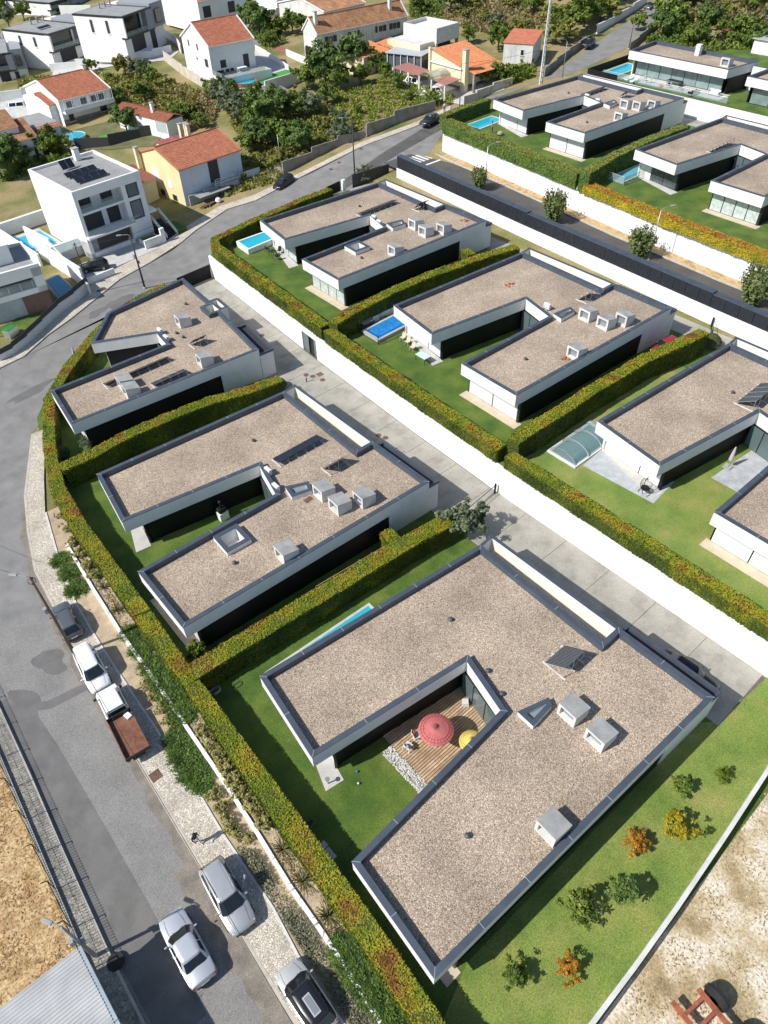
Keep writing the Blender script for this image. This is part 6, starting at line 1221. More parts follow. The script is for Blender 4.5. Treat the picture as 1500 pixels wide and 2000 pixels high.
mb=MB(); a=[f.p(0,0,0),f.p(0,Dp,0),f.p(0,Dp,4.7),f.p(0,0,2.95)]; b=[f.p(W,0,0),f.p(W,Dp,0),f.p(W,Dp,4.7),f.p(W,0,2.95)]; mb.add(a+b,[(3,2,1,0),(4,5,6,7)]+[(i,(i+1)%4,4+(i+1)%4,4+i) for i in range(4)]); mb.build('wall',CREAM,t)
tiles(t,f,0,W+.2,-.3,2.95,Dp,4.85,TERRAO); f.box(-.3,0,-.3,Dp+.2,2.8,3.0,'verge',WHITE,t); chimney(t,f,.4,-.5,0,6.0,CREAM,.9); f.win(t,'f',W*.35,W*.5,1.0,2.2,WHITE,DGLASS); f.win(t,'f',W*.7,W*.85,.2,2.2,WHITE,SHUTD,'door'); f.box(-.35,0,Dp*.98,Dp+.3,0,5.2,'rear_wall',CREAM,t)
tiles(t,f,W*.08,W*1.05,-2.6,2.3,-.25,2.9,TERRAO,name='porch_roof')
for x in(W*.12,W*.98): f.box(x-.2,x+.2,-2.5,-2.1,0,2.3,'porch_pillar',OLDC,t)
q=thing('pergola','long pergola with red sheet roof panels on white columns before the bungalow','pergola',T(850,170)); z0=ramp(108)
PR=[[(767,131),(797,122),(838,137),(818,147)],[(846,155),(877,148),(899,155),(870,167)]]
for pr_ in PR: MB().prism([G(x,y,z0+2.6).xy for x,y in pr_],z0+2.5,z0+2.62).build('roof_panel',mat('red_panel',(.36,.16,.12),.7,.08,1),q)
for x,y in [(768,131),(798,142),(819,148),(843,156),(869,167)]:
    p=G(x,y,z0+2.5); MB().tube([(p.x,p.y,z0-.2),(p.x,p.y,z0+2.5)],.16,10).build('column',WHITE,q)
a=G(832,152,z0+2.7); b=G(868,143,z0+2.7); mb=MB(); dv=(b-a); nv=Vector((-dv.y,dv.x,0)).normalized(); vs=[]
for k in range(9):
    th=math.pi*k/8; o=nv*(-1.5*math.cos(th)); vs+=[a+o+Vector((0,0,.9*math.sin(th))),b+o+Vector((0,0,.9*math.sin(th)))]
mb.add(vs,[(2*k,2*k+1,2*k+3,2*k+2) for k in range(8)]); mb.build('arched_canopy',glass_mat('canopy_plastic',(.45,.45,.33),.3,.75),q)
# sheds, walls
z0=ramp(145); f=Fr(G(1042,86,z0+3.2),G(1059,66,z0+3.2),G(988,79,z0+3.2),z0); t=thing('outbuilding','old white outbuilding with a red sheet roof beside the concrete pylon','shed',f.p(0,0)); f.box(0,max(4,f.W),0,f.Dp,0,3.1,'wall',OLDW,t); corrug('roof',mat('red_tile_sheet',(.40,.13,.07),.8,.2,1.5,fine=.15),t,f.p(-.2,-.2),f.ey,f.ex,f.Dp+.4,max(4,f.W)+.4,.3,.04,lambda x,s:z0+3.15+.08*s); f.win(t,'l',f.Dp*.3,f.Dp*.4,1.2,2.1,OLDW,DGLASS)
z0=ramp(170); f=Fr(G(1410,60,z0+2.2),G(1440,57,z0+2.2),G(1405,50,z0+2.2),z0); t=thing('outbuilding','small hut with a red roof among the gardens at the upper right','shed',f.p(0,0)); f.box(0,f.W,0,3,0,2.1,'wall',OLDC,t); f.box(-.3,f.W+.3,-.4,3.3,2.1,2.25,'roof',TERRA,t)
z0=ramp(175); f=Fr(G(1475,74,z0+2.4),G(1525,82,z0+2.4),G(1478,58,z0+2.4),z0); t=thing('outbuilding','white sheet roofed hut at the right edge above the villas','shed',f.p(0,0)); f.box(0,f.W,0,5,0,2.3,'wall',WHITE,t); f.box(-.3,f.W+.3,-.4,5.3,2.3,2.42,'roof',CORR,t)
t=thing('outbuilding','white house part with a red tiled roof at the left edge','house',T(50,300)); z0=ramp(40); f=Fr(G(36,274,z0+4),G(73,266,z0+4),G(28,247,z0+4),z0); f.box(0,f.W,0,f.Dp,0,3.9,'wall',WHITE,t); tiles(t,f,-.2,f.W+.2,-.3,3.9,f.Dp,5.2,TERRAD); f.win(t,'f',f.W*.6,f.W*.8,.2,2.1,WHITE,SHUTD,'door'); f=Fr(G(0,253,z0+5.5),G(34,246,z0+5.5),G(-10,230,z0+5.5),z0); f.box(-6,f.W,0,f.Dp,0,5.4,'tall_wall',WHITE,t); tiles(t,f,-6,f.W+.2,-.3,5.4,f.Dp,6.6,TERRAD); f.box(-6,f.W,-1.2,0,2.6,2.8,'balcony',WHITE,t); f.win(t,'f',f.W*.2,f.W*.6,3.2,4.6,WHITE,DGLASS)
for k in range(12): MB().tube([f.p(-5.8+k*.8,-1.15,2.8),f.p(-5.8+k*.8,-1.15,3.7)],.06,5).build('baluster',WHITE,t)
t=thing('outbuilding','flat grey roofed annex in front of the veranda house','shed',T(70,255)); z0=ramp(50); f=Fr(G(68,251,z0+3),G(114,239,z0+3),G(34,231,z0+3),z0); f.box(0,f.W,0,f.Dp,0,2.9,'wall',WHITE,t); f.box(-.2,f.W+.2,.6,f.Dp+.2,2.9,3.05,'roof',FLATG,t); tiles(t,f,-.2,f.W+.2,-.9,2.6,.6,3.05,TERRA)
def lwall(label,pts,h,m,th=.25,flatz=None,name='garden_wall'):
    q=thing(name,label,'wall',T(*pts[0]))
    for a,b in zip(pts,pts[1:]):
        A_,B_=T(*a),T(*b); za,zb=A_.z,B_.z; d=(B_-A_); d.z=0; n=max(1,int(d.length/5))
        for k in range(n):
            p,r=A_.lerp(B_,k/n),A_.lerp(B_,(k+1)/n); MB().wall(p.xy,r.xy,th,min(p.z,r.z)-.2,max(p.z,r.z)+h,0).build('panel',m,q)
lwall('stained grey garden wall along the main street below the scrub',[(553,338),(610,310),(660,285),(713,268)],1.1,OLDC); lwall('higher grey garden wall along the main street towards the graphite car',[(716,266),(770,243),(850,214)],1.5,OLDC)
lwall('grey block wall in front of the yellow house',[(372,402),(400,390),(428,378)],1.3,CONC); lwall('white wall with a dark hedge strip right of the yellow house',[(432,376),(470,357),(508,340)],1.1,OLDW)
lwall('stained retaining wall below the tall white gable house',[(322,118),(360,148),(400,172),(430,182)],1.9,mat('aged_wall',(.52,.47,.38),.9,.15,.6,streak=.25)); lwall('plain grey wall around the artificial turf garden',[(468,200),(520,188),(588,158)],1.9,CONC_W); lwall('short old wall among the scrub trees',[(548,180),(570,192),(592,205)],1.2,OLDC)
lwall('white wall beside the climbing road under the trees',[(1165,66),(1200,45),(1235,24),(1262,5)],1.3,WHITE); lwall('grey wall beside the climbing road near the street lamp',[(1062,150),(1085,130),(1110,110),(1150,82)],1.2,OLDC); lwall('dark boundary wall on the right side of the climbing road',[(1228,100),(1262,70),(1290,45)],1.2,OLDC)
lwall('wall of the bungalow garden with a tiled gate',[(905,205),(930,195),(962,180),(1000,165)],1.2,mat('aged_wall',()))
lwall('white wall behind the long old house',[(505,45),(540,30),(600,12)],1.3,OLDW)

def yard(name,pts,m=PAVE,dz=.03): sheet(name,[T(x,y).xy for x,y in pts],m,dz=dz,sub=8)
yard('paved_drive',[(100,150),(215,130),(330,118),(350,100),(250,105),(190,112),(110,125)]); yard('paved_yard',[(0,180),(60,175),(95,205),(60,232),(0,228)]); yard('paved_yard',[(0,330),(55,300),(75,310),(60,340),(0,352)],OLDC)
yard('paved_yard',[(118,260),(215,236),(330,250),(300,285),(215,292),(150,290)],mat('garden_soil',(.13,.13,.05),.95,.3,.5)); yard('side_lane',[(470,40),(505,30),(540,85),(500,90)],ASPH2); yard('garden_path',[(505,75),(560,110),(572,104),(520,68)],mat('red_path',(.28,.12,.08),.9)); yard('back_street',[(560,30),(700,0),(700,-25),(540,15)],ASPH2); yard('yard',[(478,300),(555,330),(540,348),(500,352),(470,345)],OLDC); yard('bungalow_yard',[(775,165),(880,150),(990,150),(985,175),(900,205),(860,195),(780,190)],PAVE); yard('vegetable_soil',[(650,185),(760,150),(890,190),(880,205),(760,235),(700,258),(660,240)],mat('dry_soil',(.24,.17,.10),.95,.2,.5),dz=.02)
lwall('white wall along the drive of the twin modern houses',[(195,125),(255,118),(300,112),(335,100)],1.3,WHITE); lwall('white wall left of the veranda house',[(0,200),(45,190),(75,180)],1.6,WHITE); lwall('white wall between the left twin house and the veranda house',[(100,140),(150,132),(190,125)],1.2,WHITE); lwall('dark fence wall behind the round blue pool',[(150,292),(215,285),(275,268),(330,258)],1.5,SHUTD); lwall('white wall of the left edge gardens',[(0,318),(60,296),(78,300)],1.5,WHITE); lwall('white wall behind the twin modern houses',[(120,30),(180,25)],1.8,WHITE); lwall('white wall right of the right twin house',[(305,60),(345,85),(355,105)],1.6,WHITE); lwall('low white wall below the oval wooden pool terrace',[(500,98),(545,125),(565,140)],1.0,WHITE); lwall('white wall beside the long old house arches',[(560,108),(590,122),(620,128)],1.2,WHITE)
q=thing('junk_heap','dark heap of building junk right of the yellow house','junk',T(505,325)); rg_=random.Random(4)
for k in range(16): p=T(490+rg_.uniform(0,45),312+rg_.uniform(0,28)); MB().box(p+Vector((0,0,rg_.uniform(.1,.4))),(rg_.uniform(.4,1.6),rg_.uniform(.2,.8),rg_.uniform(.2,.7)),rg_.uniform(0,3)).build('debris',(SHUTD,OLDC,STEEL,DARKF)[k%4],q)
q=thing('timber_stack','stack of old planks and rubble at the foot of the grey block wall','timber',T(410,402))
for k in range(9): p=T(398+k*2.5,404-k*.8); MB().box(p+Vector((0,0,.12+.05*(k%3))),(1.8,.2,.1),.4+rg_.uniform(-.3,.3)).build('plank',mat('dark_wood',(.16,.10,.06),.9),q)
p=T(427,417-22); tag(MB().lathe(p,[(.3,0),(.5,.25),(.4,.6),(.1,.8)],9).build('rubble_sack',SHUTW),'white rubble sack on the pavement below the yellow house','sack')
# ------------------------------------------------------------------ trees and shrubs
def mk(kind):
    T_={ 'dark':lambda: tree_proto('leafy_tree',None,None,4.2,.16,70,70,2.2,1.9,2.7,.24,LEAFD,11,shell=.35),
         'mid':lambda: tree_proto('leafy_tree',None,None,3.6,.14,62,66,2.0,1.6,2.2,.22,LEAFM,12,shell=.35),
         'olive':lambda: tree_proto('olive_tree',None,None,3.2,.13,60,60,1.7,1.5,2.1,.16,LEAFO,13,lump=.26,shell=.35),
         'scrub':lambda: tree_proto('scrub_bush',None,None,2.2,.08,60,60,2.0,1.25,1.2,.2,LEAFS,14,lump=.28,flatb=.35,shell=.35),
         'lime':lambda: tree_proto('leafy_bush',None,None,2.0,.07,46,56,1.3,1.1,1.2,.2,LEAFY,15,shell=.35),
         'cone':lambda: tree_proto('conical_bush',None,None,3.0,.08,60,70,1.5,1.9,1.8,.15,LEAFO,16,lump=.3,shell=.4),
         'gold':lambda: tree_proto('leafy_tree',None,None,3.6,.13,60,60,2.0,1.7,2.3,.22,leaf_mat('tawny_leaf',[(0,(.09,.085,.02)),(.5,(.19,.17,.03)),(1,(.30,.26,.06))],.5),17,shell=.35)}
    return T_[kind]
TREES=[(250,262,'dark',1.15,'round dark tree beside the round blue pool'),(246,150,'gold',1.15,'tawny tree in front of the twin modern houses'),(277,158,'olive',1.3,'grey green tree between the tawny tree and the scrub'),(300,165,'mid',.9,'low green tree at the top of the scrub plot'),(318,172,'scrub',1.0,'scrub bush below the stained retaining wall'),
(337,225,'scrub',1.5,'big pale scrub bush in the middle of the dry plot'),(352,240,'mid',1.1,'green bush between the scrub and the yellow house roof'),(305,225,'scrub',1.0,'scrub bush left of the dry grass patch'),(420,190,'mid',1.0,'green tree under the oval wooden pool'),(437,215,'olive',1.6,'grey tree right of the dry plot'),(465,245,'olive',1.7,'tall grey green tree behind the yellow house'),(490,225,'mid',1.3,'green tree left of the artificial turf wall'),
(530,250,'dark',1.6,'large dark tree in the scrub above the main street'),(512,295,'dark',1.3,'dark tree at the lower left of the scrub'),(500,270,'mid',1.3,'green tree beside the thin grey post'),(560,290,'mid',1.4,'green tree overhanging the grey garden wall'),(585,300,'dark',1.2,'low dark tree near the grey garden wall'),(575,235,'mid',1.3,'green tree behind the large dark scrub tree'),(607,232,'olive',1.6,'silvery tree beside the vegetable plot'),(600,175,'mid',1.3,'green bush at the corner of the turf garden wall'),(570,200,'scrub',1.0,'scrub bush above the short old wall'),
(637,172,'dark',1.75,'big dark fig tree in front of the long old house'),(690,142,'dark',1.5,'tall dark tree beside the orange tiled annex'),(660,178,'mid',1.1,'green bush right of the big fig tree'),(663,275,'cone',1.25,'dense conical grey green bush by the street wall'),(735,140,'mid',1.1,'green shrub before the second orange tiled annex'),(752,152,'lime',1.2,'pale green shrub left of the pergola'),(775,175,'mid',.9,'green shrub at the left pergola column'),
(973,98,'mid',1.35,'rounded tree beside the red roofed outbuilding'),(965,62,'olive',1.3,'grey bush on the dry slope'),(822,30,'mid',1.2,'green tree above the concrete cube'),(880,28,'dark',1.5,'dark tree on the dry slope above the concrete cube'),(905,35,'scrub',1.0,'scrub bush beside the dark slope tree'),(975,160,'mid',1.0,'green bush in the bungalow garden'),(1000,150,'lime',1.0,'pale vine bush behind the bungalow wall'),(950,165,'mid',.7,'clipped round bush at the bungalow gate'),
(545,70,'lime',1.6,'bright green tree left of the long old house'),(572,66,'mid',1.4,'green tree beside the bright green tree'),(590,60,'mid',1.0,'dark shrub at the end wall of the long old house'),
(1085,85,'scrub',1.9,'olive coloured tree behind the concrete pylon'),(1112,70,'mid',1.9,'green tree between pylon and climbing road'),(1140,52,'mid',2.0,'green tree overhanging the climbing road wall'),(1172,40,'scrub',1.9,'pale tree by the white road wall'),(1195,28,'mid',1.8,'green tree at the end of the white road wall'),(1120,30,'dark',2.0,'dark tree at the top edge above the pylon'),(1160,12,'dark',2.0,'dark tree at the top edge left of the grey saloon'),(1080,40,'scrub',1.8,'tawny scrub tree behind the red roofed outbuilding'),(1040,30,'mid',1.3,'green bush on the dry slope near the pylon'),
(1305,62,'mid',1.8,'green tree right of the climbing road'),(1330,32,'dark',1.7,'dark tree beside the upper climbing road'),(1290,82,'dark',1.2,'dark bush at the brown wooden pole'),(1350,95,'mid',1.2,'green tree above the glass fronted villa'),(1385,92,'scrub',1.1,'scrub bush above the glass fronted villa chimney'),(1410,85,'mid',1.2,'green tree beside the small red roofed hut'),(1455,90,'mid',1.6,'green tree right of the small red roofed hut'),(1470,105,'dark',1.1,'dark bush at the right edge above the villas'),(1270,95,'lime',1.0,'lime bush beside the brown wooden pole'),
(100,305,'mid',1.2,'green garden tree behind the three storey house'),(125,300,'mid',.9,'leafy shrub beside the round blue pool'),(22,335,'dark',1.5,'dark tree at the left edge above the pool garden'),(48,325,'mid',1.1,'green tree behind the pool garden wall'),(5,350,'dark',1.2,'dark shrub cut by the left edge'),(20,58,'olive',1.6,'grey tree at the top left edge'),(48,40,'mid',1.2,'green bush behind the left twin modern house'),(5,30,'mid',1.4,'green tree at the top left corner'),
(508,75,'dark',1.4,'dark tree between the gable house and the white car'),(490,60,'dark',1.3,'dark tree behind the tall white gable house'),(525,90,'mid',.9,'hedge bush below the white car'),(470,15,'mid',1.2,'green tree at the top edge beside the red roofed house'),(330,20,'lime',1.0,'pale bush between the top houses'),(925,15,'scrub',1.2,'dry bush at the top edge of the slope'),(1000,15,'scrub',1.2,'tawny bush at the top edge of the slope'),(475,355,'lime',.7,'yellow green shrub in front of the yellow house')]
for px,py,k,s,l in TREES: put('tree_'+k,mk(k),T(px,py),l,'bush' if 'bush' in l or 'shrub' in l else 'tree',(s,s,s*random.uniform(.85,1.1)),group='trees and bushes of the town gardens')
for px,py,l in [(716,348,'first clipped ball at the middle row gate'),(704,356,'second clipped ball at the middle row gate')]: put('tree_cone',mk('cone'),G(px,py,3),l,'topiary',(.75,.75,.55))
def ball(label,px,py,z,r):
    p=G(px,py,z); t=thing('topiary_ball',label,'topiary',p); rg=np.random.default_rng(int(px)); n=2600; d=unit(rg.normal(size=(n,3))); d[:,2]=np.abs(d[:,2])*1.0-.25; P=d*r*np.array([1,1,.85])+np.array([0,0,r*.6]); quads_mesh('foliage',leaves(P,d,.1,.5,1.6,rg),LEAFO,t); MB().tube([p,p+Vector((0,0,r*.9))],[.08,.05],6).build('stem',BARK,t); MB().lathe(p+Vector((0,0,r*.6)),[(.3*r,-.6*r),(.85*r,-.2*r),(.9*r,.2*r),(.5*r,.65*r),(.05,.78*r)],14).build('twigs',HBODY,t)
ball('round clipped shrub in the corner of the hedges by the corner villa',122,892,0,.85); ball('round clipped shrub beside the lane end of the corner hedge',545,757,0,.9); ball('large round clipped shrub beside the upper lane gate',1387,675,3,1.05)
put('tree_olive',mk('olive'),G(907,1047,0),'silvery olive tree casting its shadow on the concrete lane','tree',(1.15,1.15,1.1))
put('tree_lime',mk('lime'),G(388,1282,0),'bright green shrub at the tip of the villa beside the street hedge','shrub',(.6,.6,.75)); put('tree_olive',mk('olive'),G(172,875,0),'grey shrub at the tip of the corner villa','shrub',(.45,.45,.4))
XT=[(180,140,'mid',.7,'small tree at the left twin house drive'),(215,160,'lime',.8,'pale bush beside the veranda house chimney'),(232,205,'mid',.9,'green bush right of the veranda house'),(262,185,'scrub',1.1,'scrub bush at the left edge of the dry plot'),(285,200,'mid',1.0,'green bush in the upper dry plot'),(375,222,'scrub',1.0,'scrub bush right of the big pale bush'),(395,250,'mid',.8,'green bush behind the red annex'),(450,180,'mid',.8,'green shrub at the turf garden wall corner'),(625,255,'scrub',1.0,'scrub bush left of the conical bush'),(640,205,'mid',1.1,'green bush between silvery tree and vegetable plot'),(548,315,'scrub',.9,'scrub bush at the left end of the grey garden wall'),(487,300,'mid',1.0,'green tree at the junk heap'),(70,292,'mid',.9,'green shrub behind the flat roofed annex'),(170,285,'lime',.6,'small bush beside the round blue pool'),(705,165,'mid',1.0,'green bush in the back of the vegetable plot'),(800,195,'lime',.8,'pale bush in the front of the bungalow garden'),(845,205,'mid',.7,'green bush above the graphite car'),(700,225,'lime',.7,'pale bush in the vegetable plot'),(1015,60,'scrub',1.2,'dry bush left of the red roofed outbuilding'),(945,40,'scrub',1.0,'dry bush in the middle of the slope'),(860,70,'olive',1.0,'grey bush right of the concrete cube'),(915,85,'mid',.9,'green bush above the bungalow roof'),(1020,120,'mid',.9,'green bush before the red roofed outbuilding'),(1380,60,'dark',1.2,'dark bush among the reeds'),(1430,40,'scrub',1.6,'tawny bush among the reeds'),(1470,30,'mid',1.6,'green bush at the right end of the reeds'),(1245,60,'mid',.9,'green bush at the right kerb of the climbing road')]
for px,py,k,s,l in XT: put('tree_'+k,mk(k),T(px,py),l,'bush',(s,s,s*random.uniform(.85,1.1)),group='trees and bushes of the town gardens')
# upright shrubs of the side street
def upright():
    t=thing('upright_shrub',None,None); rg=np.random.default_rng(5); V=[]; mb=MB()
    for i in range(70):
        a=rg.uniform(0,6.28); r=1.1*math.sqrt(rg.random()); top=rg.uniform(2.0,3.5)*(1-.25*r); b=np.array([.25*math.cos(a)*r,.25*math.sin(a)*r,0]); e=np.array([1.15*math.cos(a)*r,1.15*math.sin(a)*r,top]); mb.tube([b,(b+e)/2,e],[.025,.018,.006],4,False)
        k=46; s=rg.uniform(.12,1,(k,1)); P=b+(e-b)*s+rg.normal(0,.10,(k,3)); V.append(leaves(P,np.tile([math.cos(a),math.sin(a),.6],(k,1)),.13,.8,2.2,rg))
    mb.build('stems',BARK,t); quads_mesh('foliage',np.concatenate(V),leaf_mat('oleander_leaf',[(0,(.06,.09,.03)),(.4,(.13,.17,.05)),(.8,(.22,.26,.09)),(1,(.24,.15,.10))],1.0),t); return t
for px,py,s,l in [(935,370,1.15,'upright shrub at the first street lamp of the side street'),(1080,433,1.5,'upright shrub in the middle of the side street verge'),(1247,502,1.4,'upright shrub beside the street lamp at the golden hedge'),(1466,594,1.65,'largest upright shrub at the right edge of the side street')]: put('upright',upright,G(px,py,4.62),l,'shrub',s,group='upright shrubs of the side street')
# young trees on the corner lawn
def young(m,seed,n=46): return lambda: tree_proto('young_tree',None,None,1.9,.04,n,44,1.0,.95,1.25,.115,m,seed,nl=9,trunk=BARK,lump=.27,shell=.25)
for px,py,k,m,s,l in [(1327,1545,'yg',LEAFM,.72,'small round green tree on the corner lawn nearest the villa back corner'),(1402,1522,'yl',LEAFY,.55,'smallest lime tree on the corner lawn near the low wall'),(1238,1652,'yo',LEAFOR,.72,'orange leaved tree on the corner lawn beside the golden one'),(1315,1630,'ygo',LEAFG,1.0,'golden yellow tree on the corner lawn'),(1128,1780,'yg',LEAFM,1.1,'largest green tree on the corner lawn'),(1215,1752,'yd',LEAFD,1.0,'dark green tree on the corner lawn right of the largest one'),(1003,1908,'yg',LEAFM,.8,'thin green tree on the corner lawn near the villa tip'),(1107,1897,'yo',LEAFOR,.65,'thin orange leaved tree at the bottom of the corner lawn')]: put(k,young(m,{'yg':21,'yl':22,'yo':23,'ygo':24,'yd':25}[k]),G(px,py,.03),l,'tree',s,group='young trees on the corner lawn')
# undergrowth of the town gardens
def patch(name,label,cat,pts,n,m,ls,h,seed): cover(name,label,cat,[tuple(T(x,y).xy) for x,y in pts],n,None,m,ls,h,seed,1.1)
patch('dry_grass','tall dry grass on the scrub plot below the gable house','dry grass',[(270,190),(330,165),(430,190),(420,235),(360,262),(300,235)],15000,LEAFR,.3,.7,31)
patch('undergrowth','green undergrowth of the scrub plot above the main street','undergrowth',[(440,215),(600,190),(680,230),(700,262),(560,325),(500,330),(455,250)],22000,LEAFS,.3,.9,32)
patch('vegetable_patch','overgrown green vegetable plot left of the graphite car','vegetables',[(650,185),(760,150),(890,190),(880,205),(760,235),(700,255),(660,230)],15000,leaf_mat('crop_leaf',[(0,(.10,.15,.02)),(.5,(.22,.27,.035)),(1,(.36,.38,.07))],.35),.26,.5,33)
patch('reeds','brown reeds on the slope at the upper right','reeds',[(1310,50),(1330,0),(1480,0),(1490,50),(1420,62)],14000,leaf_mat('reed_stand',[(0,(.10,.11,.035)),(.5,(.22,.19,.08)),(1,(.33,.26,.13))],.25),.5,2.2,34)
patch('dry_grass','dry grass on the slope above the bungalow','dry grass',[(860,40),(900,0),(1060,0),(1060,60),(985,75),(930,60)],13000,LEAFR,.35,.8,35)
patch('vine','green vine and shrubs in the bungalow garden','vine',[(962,150),(1040,125),(1045,150),(985,172)],4000,LEAFY,.28,1.2,36)
patch('undergrowth','bushy gardens behind the glass fronted villa','undergrowth',[(1260,100),(1480,110),(1490,75),(1300,60)],12000,LEAFM,.3,1.4,37)
patch('undergrowth','garden growth behind the three storey house','undergrowth',[(0,360),(10,310),(120,285),(140,310),(60,340)],7000,LEAFM,.28,.9,38)
patch('undergrowth','rough growth of the plot between veranda house and retaining wall','undergrowth',[(205,150),(300,150),(400,182),(330,262),(270,240),(225,232)],12000,LEAFS,.32,.8,39)
patch('undergrowth','rough grass around the twin modern houses','undergrowth',[(30,150),(110,150),(200,140),(215,165),(110,180),(40,180)],5000,LEAFS,.3,.4,41)
patch('undergrowth','weeds along the yellow house and main street','undergrowth',[(470,300),(560,345),(530,360),(480,372),(440,385)],4000,LEAFS,.28,.4,42)
patch('undergrowth','green growth behind the long old house','undergrowth',[(800,0),(870,10),(860,40),(800,35)],3500,LEAFM,.3,1.0,43)
patch('undergrowth','shaded growth between the top row of houses','undergrowth',[(480,60),(540,40),(560,85),(520,100)],4500,LEAFM,.28,1.0,40)
# ------------------------------------------------------------------ roof gear of the villas
def rack(label,px,py,z,w,d,tilt,n=1,rz=0.0,low=.18,m=None,face=1,cells=False):
    "panel rack standing on the gravel; low edge towards +y, width along x"
    zg=z+GZ+.02; o=G(px,py,zg); q=thing('solar_rack',label,'solar panel',o,rz,'roof mounted solar panels'); c,s=math.cos(tilt),math.sin(tilt); K=dict(local=True)
    P=lambda a,b,u=0:(a,(d/2-b)*c*face-u*s*face,low+b*s+u*c); m=m or mat('solar_glass',())
    for k in range(n):
        a,b=-w/2+w*k/n+.015,-w/2+w*(k+1)/n-.015
        o2=MB().add([P(a,0),P(b,0),P(b,d),P(a,d),P(a,0,.05),P(b,0,.05),P(b,d,.05),P(a,d,.05)],[(3,2,1,0),(4,5,6,7),(0,1,5,4),(1,2,6,5),(2,3,7,6),(3,0,4,7)]).build('panel',m,q,**K)
        if cells:
            mb=MB()
            nc=6 if cells is True else cells
            for j in range(1,nc): mb.tube([P(a+(b-a)*j/nc,0,.055),P(a+(b-a)*j/nc,d,.055)],.006,3)
            mb.tube([P(a,.01,.055),P(a,d-.01,.055)],.018,4); mb.build('cell_lines',ALU,o2,**K)
    nl=max(2,n+1) if n>1 else 3
    for k in range(nl):
        a=-w/2+.08+(w-.16)*k/(nl-1); MB().tube([P(a,d-.04,-.02),(P(a,d-.04)[0],P(a,d-.04)[1],0)],.022,5).build('leg',ALU,q,**K)
        MB().tube([P(a,d-.04,-.02),P(a,0,-.02)],.018,5).build('rafter',ALU,q,**K); MB().box((a,(0)*c,.03),(.12,d*c+.4,.06)).build('base_rail',CONC_L,q,**K)
    MB().tube([(-w/2,-d/2*c*face,.2),(w/2,-d/2*c*face,low+d*s*.5)],.015,5).build('brace',ALU,q,**K)
    return q
THERM=mat('collector_glass',(.035,.037,.040),.3,.35,7)
rack('tilted solar collector on the roof of the nearest villa',1100,1294,0,2.2,2.0,.62,1,0,.15,THERM,cells=16)
rack('long low black panel on the roof beside the square roof well villa courtyard',583,882,0,5.2,1.15,.22,5,.0,.25); rack('steep collector frame behind the three light scoops of the square well villa',655,912,0,2.3,1.5,.72,2,0,.12,THERM)
rack('long row of solar panels along the corner villa courtyard',268,728,0,7.6,1.1,.42,6,.0,.1); rack('four celled solar panels at the edge of the corner villa roof',331,741,0,4.0,1.15,.30,4,0,.12,cells=True); rack('steep collector frame in the middle of the corner villa roof',388,672,0,1.9,1.4,.75,2,0,.1)
rack('long solar row on the turquoise pool villa',737,409,3,6.6,1.1,.30,6,0,.2); rack('steep collector frame on the turquoise pool villa',822,408,3,2.0,1.5,.75,2,0,.12,THERM)
rack('steep collector frame on the blue covered pool villa',1146,583,3,2.2,1.5,.75,2,0,.12,THERM); rack('large celled solar array on the arched pool cover villa',1476,778,3,4.4,1.9,.55,4,0,.2,cells=True)
rack('long low solar row on the green hedge villa',1160,181,7.7,6.0,1.1,.25,5,0,.2); rack('steep collector frame on the green hedge villa',1220,190,7.7,2.0,1.4,.75,2,0,.12); rack('long solar row on the yellow hedge villa',1407,290,7.7,5.0,1.2,.6,5,0,.2)
def ac(label,px,py,z,rz=0):
    o=G(px,py,z+GZ+.02); q=thing('air_conditioner',label,'air conditioner',o,rz,'air conditioning units on the roofs'); K=dict(local=True); b=MB().box((0,0,.40),(.34,.82,.62)).build('casing',SHUT,q,bevel=.02,**K); g=MB(); g.tube([(.185,.14,.42),(.195,.14,.42)],.25,16); g.build('fan_grille',DARKF,b,**K)
    for y in(-.3,.3): MB().box((0,y,.04),(.5,.08,.08)).build('foot',RUB,q,**K)
for px,py,z,l in [(525,926,0,'upper air conditioner at the courtyard end of the square well villa'),(540,958,0,'lower air conditioner at the courtyard end of the square well villa'),(314,652,0,'upper air conditioner at the corner villa courtyard'),(326,666,0,'lower air conditioner at the corner villa courtyard'),(731,431,3,'left air conditioner on the turquoise pool villa'),(741,440,3,'right air conditioner on the turquoise pool villa'),(1068,604,3,'air conditioner on the blue covered pool villa'),(1146,193,7.7,'left air conditioner on the green hedge villa'),(1167,202,7.7,'right air conditioner on the green hedge villa')]: ac(l,px,py,z)
BRK=mat('orange_brick',(.45,.15,.06),.85,.2,3)
def bricks(label,px,py,z,n,seed):
    rg=random.Random(seed); o=G(px,py,z+GZ+.02); q=thing('brick_pile',label,'bricks',o,group='loose bricks on the roofs')
    for k in range(n): MB().box((rg.uniform(-.5,.5),rg.uniform(-.4,.4),.08),(.32,.16,.16),rg.uniform(0,3)).build('brick',BRK,q,local=True)
for px,py,z,n,l in [(786,386,3,3,'bricks beside the light well wall of the turquoise pool villa'),(862,447,3,3,'bricks between the scoops of the turquoise pool villa'),(905,432,3,5,'scattered bricks at the back edge of the turquoise pool villa roof'),(996,557,3,4,'brick heap at the far end of the blue covered pool villa roof'),(1100,703,3,4,'bricks beside the single scoop of the blue covered pool villa'),(1255,633,3,2,'bricks behind the scoops of the blue covered pool villa'),(791,490,3,2,'brick beside the single scoop of the turquoise pool villa')]: bricks(l,px,py,z,n,px)
tag(MB().box(G(602,976,GZ+.02)+Vector((0,0,.02)),(.75,.45,.04),.1).build('roof_hatch',IRON),'brown hatch plate beside the triangular roof light of the square well villa','hatch')
